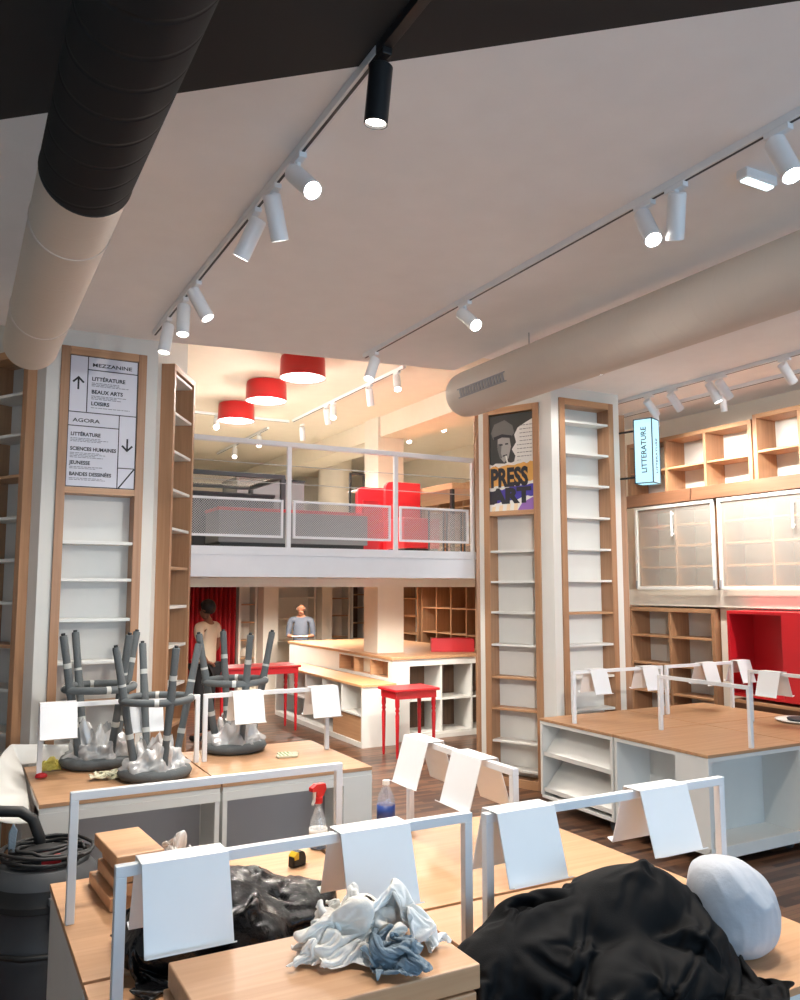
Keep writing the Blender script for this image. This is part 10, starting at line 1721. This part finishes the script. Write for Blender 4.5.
drape('bin_bag', 'trash', 'trash', (.85, 2.70, TZ), 0, 1.12, 'shiny black bin bag slumped behind the lower left book rest', 'bin bag', shape=bagged, zs=1.0)
drape('black_cloth', 'black', 'black_cloth', (1.69, 1.88, TZ), -.10, 1.14, 'large crumpled black cloth heaped on the front right display table', 'cloth', zs=.97)
lump('cloth_bag', 'grey_bag', (2.235, 1.90, TZ), (.135, .13, .20), 9, amp=.014, f1=5, f2=11, label='stuffed pale grey cloth bag beside the black cloth', cat='bag', top=(-.06, .0), sharp=1.3, nu=160, nv=80)

# stack of boards in the foreground and rags on it
def boards(label, x0, x1, y0, y1, z0, n, th, seed, rz=0, mat='beech', jit=.012, group='stacks of wooden boards'):
    rnd = random.Random(seed)
    for k in range(n):
        j = (rnd.uniform(-jit, jit), rnd.uniform(-jit*.4, 0), rnd.uniform(-.02, .02)) if k < n-1 else (0, 0, 0)
        b = MB(); hw, hd = (x1-x0)/2, (y1-y0)/2
        b.box(-hw, -hd, 0, hw, hd, th-.003)
        o = b.build('wooden_board', mat, None, bevel=.004)
        o.location = ((x0+x1)/2+j[0], (y0+y1)/2+j[1], z0+k*th+.001); o.rotation_euler = (0, 0, rz+j[2])
        tag(o, label[k], 'board', group)
ordn = ['bottom', 'second from bottom', 'third from bottom', 'top']
boards(['%s pale wooden board of the stack under the rags' % q for q in ('bottom', 'second', 'third', 'topmost')], .505, 1.165, 1.745, 2.11, .76, 4, .06, 3)
ST = .76+4*.06+.001
boards(['%s small board of the stack behind the bin bag' % q for q in ('bottom', 'second', 'third', 'topmost')], .55, .72, 3.155, 3.50, .76, 4, .047, 8, .08, jit=.03)
def ragged(seed, k=.16):
    return lambda th: 1+k*mnoise.noise(Vector((math.cos(th)*1.6, math.sin(th)*1.6, seed)))+k*.6*mnoise.noise(Vector((math.cos(th)*4, math.sin(th)*4, seed+9)))
drape('rag', 'rag1', 'rag_cream', (.90, 1.925, ST), 0, 1.1, 'crumpled off-white rag in front on the board stack', 'rag', 'rags on the board stack', zs=.9)
drape('rag', 'rag1', 'rag_white', (1.06, 1.94, ST), 2.4, .84, 'white crumpled rag at the right of the rag pile', 'rag', 'rags on the board stack', zs=1.3)
drape('rag', 'rag2', 'rag_white', (.955, 2.01, ST), 2.6, 1.0, 'white rag at the back of the rag pile', 'rag', 'rags on the board stack', zs=1.0)
drape('denim_cloth', 'rag2', 'denim', (.96, 1.815, ST), .6, .8, 'crumpled blue denim cloth at the front of the rag pile', 'cloth', zs=.8)

# white plastic bag by the small stack
drape('plastic_bag', 'rag1', 'sheet_plastic', (.86, 3.44, TZ), 1.2, .62, 'thin white plastic bag behind the small board stack', 'bag', zs=1.9)

# spray bottle
p = atZ(318, 848, .76)
t = thing('spray_bottle', 'clear spray bottle with red trigger head and blue liquid', 'spray bottle', (p.x, p.y, TZ), .3)
b = MB(); b.lathe([(0, 0), (.036, 0), (.04, .006), (.04, .07), (.034, .12), (.02, .155), (.014, .17), (.014, .20)], 28); b.build('bottle', 'pet', t, smooth=True, auto=.8)
b = MB(); b.lathe([(0, .002), (.036, .003), (.037, .045), (0, .045)], 24); b.build('liquid', 'blue_liquid', t, smooth=True, auto=.8)
b = MB(); b.lathe([(.0405, .055), (.0405, .085)], 24); b.build('label_sticker', 'paper', t, smooth=True)
b = MB(); b.lathe([(.0, .19), (.019, .19), (.019, .215), (.014, .22), (0, .22)], 20); b.prism([(-.045, .245), (-.045, .262), (-.02, .275), (.03, .272), (.036, .25), (.018, .218), (-.014, .218), (-.018, .243)], -.014, .014, 1)
b.build('spray_head', 'spray_red', t, bevel=.002)
b = MB(); b.prism([(-.028, .243), (-.018, .243), (-.022, .20), (-.034, .185), (-.036, .19), (-.028, .21)], -.006, .006, 1); b.build('trigger', 'paper', t)
# water bottle
p = atZ(387, 832, .76)
t = thing('water_bottle', 'clear plastic water bottle with blue label behind a book rest', 'bottle', (1.80, 3.46, TZ))
b = MB(); b.lathe([(0, .0), (.036, .0), (.042, .01), (.042, .06), (.039, .065), (.042, .07), (.042, .16), (.038, .185), (.022, .215), (.015, .228), (.015, .24)], 28); b.build('bottle', 'pet', t, smooth=True, auto=.9)
b = MB(); b.lathe([(.0425, .085), (.0425, .15)], 28); b.build('label_sticker', 'bottle_label', t, smooth=True)
b = MB(); b.lathe([(0, .236), (.017, .236), (.017, .255), (0, .256)], 20); b.build('cap', 'paper', t, smooth=True, auto=.6)
b = MB(); b.lathe([(0, .003), (.040, .003), (.040, .12), (0, .12)], 24); b.build('water', 'pet', t, smooth=True, auto=.6)
# tape measure
p = atZ(297, 866, .76)
t = thing('tape_measure', 'black and yellow tape measure lying near the bin bag', 'tape measure', (p.x, p.y, TZ), .4)
b = MB(); b.prism([(-.035, 0), (.035, 0), (.037, .03), (.028, .052), (.008, .062), (-.015, .06), (-.032, .045)], -.018, .018, 1); b.build('case', 'rubber', t, bevel=.005)
b = MB(); b.prism([(-.030, .03), (-.006, .03), (-.006, .056), (-.015, .0605), (-.032, .045)], -.0188, .0188, 1); b.build('yellow_shell', 'tape_yellow', t, bevel=.002)
b = MB(); b.box(.035, -.009, .004, .052, .009, .006); b.build('tape_tip', 'tape_yellow', t)

# ------------------------------------------------------------------ wrapped stools, upside down
def stool(label, loc, rz, scale=1.0):
    t = thing('wrapped_stool', label, 'stool', loc, rz, 'upturned stools wrapped in grey foam')
    t.scale = (scale,)*3
    b = MB(); b.lathe([(0, 0), (.17, 0), (.20, .012), (.212, .035), (.20, .058), (.17, .066), (.13, .05), (0, .045)], 40); b.build('seat', 'foam', t, smooth=True)
    r0, r1, Hh = .12, .255, .76
    ends = []
    for k in range(4):
        a = PI/4+k*PI/2
        p0 = Vector((r0*math.cos(a), r0*math.sin(a), .05)); p1 = Vector((r1*math.cos(a), r1*math.sin(a), Hh))
        ends.append((p0, p1))
        pts = [p0.lerp(p1, s) for s in (0, .2, .4, .52, .56, .6, .8, .985, 1)]
        b = MB(); b.tube(pts, [.024, .021, .021, .024, .027, .024, .021, .022, .020], 14)
        lg = b.build('leg', 'foam', t, smooth=True, auto=.8)
        for s in (.28, .68 if k % 2 else .76):
            c = MB(); c.tube([p0.lerp(p1, s-.02), p0.lerp(p1, s+.02)], .0228, 14); c.build('tape_band', 'tape', lg, smooth=True, auto=.7)
        c = MB(); c.tube([p1, p1.lerp(p0, -.018)], .012, 10); c.build('leg_tip', 'black', lg)
    s = .56; rr = r0+(r1-r0)*s; z = .05+(Hh-.05)*s
    pts = []
    for k in range(64):
        a = 2*PI*k/64
        q = rr*(1.0+.03*math.cos(4*a+PI)); pts.append((q*math.cos(a), q*math.sin(a), z))
    b = MB(); b.tube(pts, .0215, 12, closed=True); ring = b.build('foot_ring', 'foam', t, smooth=True)
    for k in range(4):
        a = PI/8+k*PI/2; c = MB()
        c.tube([(rr*math.cos(a+d), rr*math.sin(a+d), z) for d in (-.06, 0, .06)], .0228, 12)
        c.build('tape_band', 'tape', ring, smooth=True, auto=.7)
    # loose plastic film gathered over the seat
    b = MB()
    def fn(u, v):
        th = 2*PI*u; h = .15*v
        r = .175*(1-v)+.085*v
        n = mnoise.noise(Vector((math.cos(th)*2.3, math.sin(th)*2.3, v*2.5+rz)))
        n2 = mnoise.noise(Vector((math.cos(th)*6, math.sin(th)*6, v*5+rz)))
        r *= 1+.30*n+.18*n2
        return (r*math.cos(th), r*math.sin(th), .055+h*(1+.8*n)+.02*n2)
    b.grid(fn, 72, 16, wrap=True); b.build('plastic_wrap', 'wrap', t, smooth=True)
    return t
p = atY(97, 760, 5.72); stool('grey foam-wrapped stool standing upside down nearest the yellow cloth', (p.x, p.y, TZ), -.30, 1.10)
p = atY(155, 770, 5.2); stool('middle foam-wrapped stool standing upside down, nearest the viewer', (p.x, p.y, TZ), .96, 1.03)
p = atY(234, 748, 5.77); stool('right-hand foam-wrapped stool standing upside down behind the paired rail', (p.x, p.y, TZ), .84, 1.07)

# small items on the left rear tables
p = atZ(48, 770, .76)
drape('duster', 'rag1', 'yellow', (p.x+.01, p.y-.02, TZ), .6, .52, 'crumpled yellow cloth at the left end of the rear table', 'cloth', zs=1.15)
p = atZ(40, 776, .76)
lump('rag', 'red', (p.x-.0, p.y-.07, TZ), (.03, .025, .02), 52, amp=.01, f1=14, f2=26, nu=48, nv=24, label='small red rag beside the yellow cloth', cat='rag')
p = atZ(108, 777, .76)
drape('work_gloves', 'rag2', 'glove', (p.x, p.y-.04, TZ), 2.2, .85, 'crumpled pale work gloves in front of the wrapped stools', 'gloves', zs=.42)
# striped gloves
p = atZ(288, 756, .76)
t = thing('work_gloves', 'flat pair of striped green and cream gloves on the rear table', 'gloves', (p.x, p.y, TZ), -.15)
for s, nm in ((-.035, 'glove'), (.035, 'glove')):
    b = MB()
    b.box(-.075+s*.3, s-.035, 0, .02+s*.3, s+.03, .016)
    for k in range(4):
        y = s-.028+k*.017; b.box(.02+s*.3, y-.007, 0, .075+s*.3-(abs(k-1.5))*.008, y+.007, .014)
    b.box(-.03+s*.3, s+.03, 0, .0+s*.3, s+.055, .013)
    g = b.build(nm, 'glove', t, bevel=.006)
    c = MB()
    for k in range(3): c.box(-.06+k*.025+s*.3, s-.034, .0155, -.05+k*.025+s*.3, s+.029, .0168)
    c.build('stripe', 'glove_green', g)
# white foam sheet standing behind the table and hanging off its left end
b = MB()
def fn(u, v):
    n = mnoise.noise(Vector((u*5, v*3, 2.2)))
    if u < .55:
        k = u/.55; x = 1.05-.64*k
        lo = Vector((x, 5.895, .772)); hi = Vector((x-.03*k, 5.93, .84+.06*k+.012*n))
    else:
        k = (u-.55)/.45
        lo = Vector((.448, 5.89-.95*k, .768-.12*k)); hi = Vector((.38-.22*k, 5.93-.65*k, (.90-.20*k)+.04*math.sin(k*PI)))
    p = lo.lerp(hi, v); p.z -= .05*math.sin(v*PI)*max(0, u-.55)*2; p.x += n*.008*(u > .55)
    return tuple(p)
b.grid(fn, 60, 20); o = b.build('foam_sheet', 'paper', None, smooth=True, solid=.003)
tag(o, 'white foam sheet standing behind and hanging off the left end of the rear table', 'sheet')
# dish on the far right table
p = atZ(797, 722, .76)
t = thing('dish', 'white plastic-wrapped dish on the table at the right edge', 'dish', (p.x+.05, p.y, TZ))
b = MB(); b.lathe([(0, 0), (.16, 0), (.20, .012), (.205, .018), (.16, .008), (0, .006)], 40); b.build('plate', 'paper', t, smooth=True)
b = MB(); b.lathe([(0, .009), (.10, .009), (.11, .025), (.105, .03), (0, .024)], 32); b.build('lid', 'vac_dark', t, smooth=True)

# ------------------------------------------------------------------ vacuum cleaner
VX, VY = .43, 4.12
t = thing('vacuum_cleaner', 'large black drum vacuum cleaner at the lower left edge', 'vacuum cleaner', (VX, VY, 0))
b = MB(); b.lathe([(0, .07), (.20, .07), (.215, .09), (.222, .30), (.226, .33), (.226, .36), (.222, .37), (.224, .52), (.228, .53), (.0, .53)], 48); b.build('tank', 'vac_dark', t, smooth=True, auto=.5)
b = MB(); b.lathe([(.228, .53), (.235, .535), (.235, .56), (.225, .575), (.218, .62), (.0, .62)], 48); b.build('motor_head', 'rubber', t, smooth=True, auto=.5)
b = MB(); b.lathe([(.218, .62), (.212, .65), (.185, .685), (.13, .69), (0, .69)], 48); b.build('shoulder', 'vac_grey', t, smooth=True, auto=.8)
b = MB(); b.lathe([(.13, .69), (.125, .725), (.09, .735), (0, .735)], 40); hd_ = b.build('lid', 'rubber', t, smooth=True, auto=.6)
b = MB(); b.box(-.03, -.13, .70, .05, -.09, .735); b.build('switch', 'red', t, bevel=.006)
for a in (-1.5, -.2, 1.9):
    b = MB(); x, y = .235*math.cos(a), .235*math.sin(a); T = Matrix.Translation((x, y, 0)) @ Matrix.Rotation(a, 4, 'Z')
    b.box(-.004, -.018, .45, .016, .018, .59, T); b.box(-.004, -.026, .57, .022, .026, .60, T); b.build('latch', 'vac_grey', t, bevel=.004)
rnd = random.Random(2)
b = MB(); pts = []
for k in range(150):
    a = k*.30; r = .155+.04*math.sin(k*.17)+rnd.uniform(-.006, .006); pts.append((r*math.cos(a), r*math.sin(a)*.9, .715+.025*math.sin(k*.23)+.012*(k/150)+(.012 if r < .14 else 0)))
b.tube(pts, .008, 8); b.build('power_cable', 'rubber', t, smooth=True)
b = MB(); b.tube([(-.40, .22, .50), (-.37, .20, .78), (-.31, .18, .87), (-.2, .16, .885), (-.10, .14, .875), (-.05, .12, .84), (-.02, .11, .76), (-.01, .10, .67)], .025, 14); b.build('handle_bar', 'rubber', t, smooth=True)
b = MB(); b.tube([(-.20, -.12, .36), (-.10, -.235, .37), (.06, -.245, .36), (.10, -.235, .35)], .012, 10); b.build('hose_hook', 'rubber', t, smooth=True)
for a in (.4, 1.97, 3.5, 5.1):
    b = MB(); x, y = .19*math.cos(a), .19*math.sin(a); b.tube([(x-.015, y, .035), (x+.015, y, .035)], .035, 14); b.box(x-.02, y-.015, .04, x+.02, y+.015, .08); b.build('castor', 'rubber', t)
p = Vector((VX-.10, VY+.16, .70))
b = MB(); b.prism([(-.012, 0), (.012, 0), (.022, .12), (.004, .15), (-.014, .11)], -.008, .008, 1)
o = b.build('blue_brush', 'denim', None, bevel=.004); o.location = (VX-.14, VY+.05, .70); tag(o, 'small blue brush standing on the vacuum cleaner', 'brush')

# ------------------------------------------------------------------ people
def skin_mesh(name, joints, edges, mat, parent, root, sub=2):
    names = list(joints); idx = {n: i for i, n in enumerate(names)}
    me = bpy.data.meshes.new(name)
    me.from_pydata([joints[n][0] for n in names], [(idx[a], idx[c]) for a, c in edges], [])
    o = bpy.data.objects.new(name, me); COL.objects.link(o); o.parent = parent
    md = o.modifiers.new('Skin', 'SKIN'); md.use_smooth_shade = True; md.branch_smoothing = .4
    lay = me.skin_vertices[0].data
    for i, n in enumerate(names):
        r = joints[n][1]; lay[i].radius = r if isinstance(r, tuple) else (r, r); lay[i].use_root = (n == root)
    sb = o.modifiers.new('Subsurf', 'SUBSURF'); sb.levels = sub; sb.render_levels = sub
    me.materials.append(M[mat])
    return o
def person(label, loc, rz, hgt, J, skin, shirt, trous, hairkind, sleeve):
    """J: joint overrides in a frame facing -y, feet at z 0, for a 1.75 m figure"""
    t = thing('person', label, 'person', loc, rz); t.scale = (hgt/1.75,)*3
    B = {'pelvis': ((0, 0, .95), (.145, .11)), 'waist': ((0, 0, 1.10), (.135, .10)), 'chest': ((0, .01, 1.29), (.16, .115)), 'collar': ((0, .01, 1.43), (.085, .07)),
         'neck': ((0, 0, 1.50), .052), 'jaw': ((0, -.025, 1.565), (.062, .068)), 'head': ((0, -.005, 1.64), (.074, .09)), 'crown': ((0, .005, 1.70), (.055, .07)),
         'nose': ((0, -.112, 1.60), .012)}
    for s, q in ((-1, 'r'), (1, 'l')):
        B.update({'sh'+q: ((s*.185, .01, 1.42), .056), 'el'+q: ((s*.24, .02, 1.14), .041), 'wr'+q: ((s*.25, -.03, .90), .027), 'pa'+q: ((s*.25, -.04, .82), (.036, .02)),
                  'hip'+q: ((s*.09, 0, .88), .088), 'kn'+q: ((s*.10, -.01, .50), .056), 'an'+q: ((s*.10, .02, .09), .038), 'toe'+q: ((s*.12, -.13, .04), .035),
                  'ear'+q: ((s*.080, .01, 1.61), .014)})
    for k, v in J.items():
        B[k] = (v, B[k][1]) if k in B else (v, .01)
    E = [('pelvis', 'waist'), ('waist', 'chest'), ('chest', 'collar'), ('collar', 'neck'), ('neck', 'jaw'), ('jaw', 'head'), ('head', 'crown'), ('jaw', 'nose')]
    for q in 'rl':
        E += [('collar', 'sh'+q), ('sh'+q, 'el'+q), ('el'+q, 'wr'+q), ('wr'+q, 'pa'+q), ('pelvis', 'hip'+q), ('hip'+q, 'kn'+q), ('kn'+q, 'an'+q), ('an'+q, 'toe'+q), ('head', 'ear'+q)]
        w = Vector(B['wr'+q][0]); pm = Vector(B['pa'+q][0]); d = (pm-w).normalized()
        side = d.cross(Vector((0, 0, 1)) if abs(d.z) < .8 else Vector((0, 1, 0))).normalized()
        nrm = side.cross(d).normalized()
        for i, (off, ln) in enumerate(((-.03, .065), (-.01, .08), (.01, .075), (.03, .06))):
            a = pm+side*off+d*.02; c = a+d*ln*.5-nrm*.008; e = c+d*ln*.4-nrm*.028
            B['f%d%s' % (i, q)] = (tuple(a), .010); B['g%d%s' % (i, q)] = (tuple(c), .009); B['h%d%s' % (i, q)] = (tuple(e), .008)
            E += [('pa'+q, 'f%d%s' % (i, q)), ('f%d%s' % (i, q), 'g%d%s' % (i, q)), ('g%d%s' % (i, q), 'h%d%s' % (i, q))]
        a = w.lerp(pm, .5)+side*.035; c = a+d*.04+side*.015-nrm*.015
        B['t0'+q] = (tuple(a), .011); B['t1'+q] = (tuple(c), .009)
        E += [('wr'+q, 't0'+q), ('t0'+q, 't1'+q)]
    body = skin_mesh('body', B, E, skin, t, 'pelvis')
    def grow(r, g): return (r[0]+g, r[1]+g) if isinstance(r, tuple) else r+g
    SJ = {k: (B[k][0], grow(B[k][1], .016)) for k in ('pelvis', 'waist', 'chest', 'collar', 'shr', 'shl')}
    SJ['neck'] = (tuple(Vector(B['collar'][0]).lerp(Vector(B['neck'][0]), .75)), .062)
    SE = [('pelvis', 'waist'), ('waist', 'chest'), ('chest', 'collar'), ('collar', 'neck'), ('collar', 'shr'), ('collar', 'shl')]
    for q in 'rl':
        SJ['el'+q] = (tuple(Vector(B['sh'+q][0]).lerp(Vector(B['el'+q][0]), sleeve)), .064 if sleeve < 1 else .055)
        SE.append(('sh'+q, 'el'+q))
        if sleeve > 1:
            SJ['el'+q] = (B['el'+q][0], .047); SJ['wr'+q] = (tuple(Vector(B['el'+q][0]).lerp(Vector(B['wr'+q][0]), .3)), .05); SE.append(('el'+q, 'wr'+q))
    skin_mesh('shirt', SJ, SE, shirt, t, 'waist')
    TJ = {'pelvis': (B['pelvis'][0], grow(B['pelvis'][1], .02))}; TE = []
    for q in 'rl':
        for k in ('hip', 'kn', 'an'): TJ[k+q] = (B[k+q][0], grow(B[k+q][1], .018))
        TE += [('pelvis', 'hip'+q), ('hip'+q, 'kn'+q), ('kn'+q, 'an'+q)]
    skin_mesh('trousers', TJ, TE, trous, t, 'pelvis')
    for q in 'rl':
        a = Vector(B['an'+q][0]); c = Vector(B['toe'+q][0])
        skin_mesh('shoe', {'a': ((a.x, a.y+.02, .045), .044), 'c': ((c.x, c.y, .038), .040), 'm': (((a.x+c.x)/2, (a.y+c.y)/2, .045), .046)}, [('a', 'm'), ('m', 'c')], 'black', t, 'm', 1)
    hd = Vector(B['head'][0]); jw = Vector(B['jaw'][0]); up = (hd-jw).normalized(); nz = (Vector(B['nose'][0])-jw); fwd = (nz-up*nz.dot(up)).normalized(); sd = up.cross(fwd)
    for s in (-1, 1):
        b = MB(); c = jw.lerp(hd, .72)+fwd*.083+sd*s*.03
        b.lathe([(0, -.007), (.006, -.004), (.007, 0), (.006, .004), (0, .007)], 12, tuple(c)); b.build('eye', 'hair', t, smooth=True)
    b = MB(); c = jw+fwd*.074-up*.012; b.tube([c-sd*.022, c+fwd*.006, c+sd*.022], .005, 8); b.build('mouth', 'red_dark', t, smooth=True)
    # hair
    b = MB(); c = hd+up*.02-fwd*.012
    Rm = Matrix((sd, -fwd, up)).transposed().to_4x4()
    T = Matrix.Translation(c) @ Rm
    if hairkind == 'full':
        def fn(u, v):
            th = 2*PI*u; ph = v*2.35
            front = max(0, -math.sin(th)); ph *= 1-.55*front
            n = 1+.05*mnoise.noise(Vector((math.cos(th)*3, math.sin(th)*3, v*4)))
            return T @ Vector((.084*n*math.sin(ph)*math.cos(th), .104*n*math.sin(ph)*math.sin(th), .098*n*math.cos(ph)))
        b.grid(fn, 40, 16, wrap=True); b.build('hair', 'hair', t, smooth=True, solid=.006)
    else:
        def fn(u, v):
            th = -.15+(PI+.3)*u; z = -.055+.07*v
            r = 1.0
            return T @ Vector((.080*math.cos(th), .098*math.sin(th), z-.01))
        b.grid(fn, 24, 8); b.build('hair', 'hair_grey', t, smooth=True, solid=.01)
    return t, B
# man in the cream shirt, seen from behind, turned to the left, one hand on the hip
p = atZ(204, 740, 0)
person('person in a cream shirt and dark trousers seen from behind, hand on hip', (p.x, p.y, 0), -2.45, 1.74,
       {'ell': (.27, .10, 1.15), 'wrl': (.19, .13, .99), 'pal': (.12, .14, .97), 'elr': (-.25, .0, 1.14), 'wrr': (-.22, -.18, 1.0), 'par': (-.18, -.25, 1.0)},
       'skin_dark', 'shirt_cream', 'trousers', 'full', .62)
# bald man looking down at papers
mx, my = atY(301, 620, 13.25).x, 13.25
hm = 1.66
t, B = person('balding person in a grey-blue shirt reading papers behind the counter', (mx, my, 0), -.42, hm,
       {'elr': (-.225, .0, 1.14), 'wrr': (-.13, -.22, 1.13), 'par': (-.06, -.30, 1.14), 'ell': (.225, .0, 1.14), 'wrl': (.13, -.22, 1.13), 'pal': (.06, -.30, 1.14),
        'jaw': (0, -.06, 1.55), 'head': (0, -.055, 1.63), 'crown': (0, -.04, 1.695), 'nose': (0, -.14, 1.575), 'earr': (-.08, -.035, 1.605), 'earl': (.08, -.035, 1.605)},
       'skin', 'shirt_grey', 'trousers', 'bald', 1.2)
b = MB()
b.box(-.13, -.09, 0, .13, .09, .012)
o = b.build('papers', 'paper', None, bevel=.002)
ca, sa = math.cos(-.42), math.sin(-.42); k = hm/1.75; lx, ly = 0, -.36
o.location = (mx+(lx*ca-ly*sa)*k, my+(lx*sa+ly*ca)*k, 1.12*k+.01); o.rotation_euler = (-.15, 0, -.42)
tag(o, 'sheaf of white papers held by the balding person', 'papers')

# ------------------------------------------------------------------ daylight and world
w = bpy.data.worlds.new('World'); S.world = w; w.use_nodes = True
nt = w.node_tree; bg = nt.nodes['Background']
sky = nt.nodes.new('ShaderNodeTexSky'); sky.sky_type = 'HOSEK_WILKIE'; sky.turbidity = 4; sky.sun_direction = (.3, .5, .7)
nt.links.new(sky.outputs[0], bg.inputs[0]); bg.inputs[1].default_value = .4
for i, (x, wd) in enumerate(((.35, 3.8), (4.85, 4.0))):
    l = bpy.data.lights.new('daylight', 'AREA'); l.shape = 'RECTANGLE'; l.size = wd; l.size_y = 2.6; l.energy = 92; l.color = (.54, .77, 1)
    o = bpy.data.objects.new('daylight', l); COL.objects.link(o); o.location = (x, YF-.35, 1.75); o.rotation_euler = (PI/2, 0, 0)

vs = S.view_settings
vs.view_transform = 'Standard'; vs.look = 'None'; vs.gamma = 1; vs.exposure = 0.47
vs.use_curve_mapping = False
S.cycles.max_bounces = 8; S.cycles.diffuse_bounces = 4; S.cycles.transparent_max_bounces = 16
S.cycles.sample_clamp_indirect = 6

# lettering as real meshes
bpy.context.view_layer.update()
dg = bpy.context.evaluated_depsgraph_get()
for o in [x for x in COL.objects if x.type == 'FONT']:
    me = bpy.data.meshes.new_from_object(o.evaluated_get(dg))
    n = bpy.data.objects.new('lettering', me); COL.objects.link(n)
    n.parent = o.parent; n.location = o.location; n.rotation_euler = o.rotation_euler; n.scale = o.scale
    bpy.data.objects.remove(o)
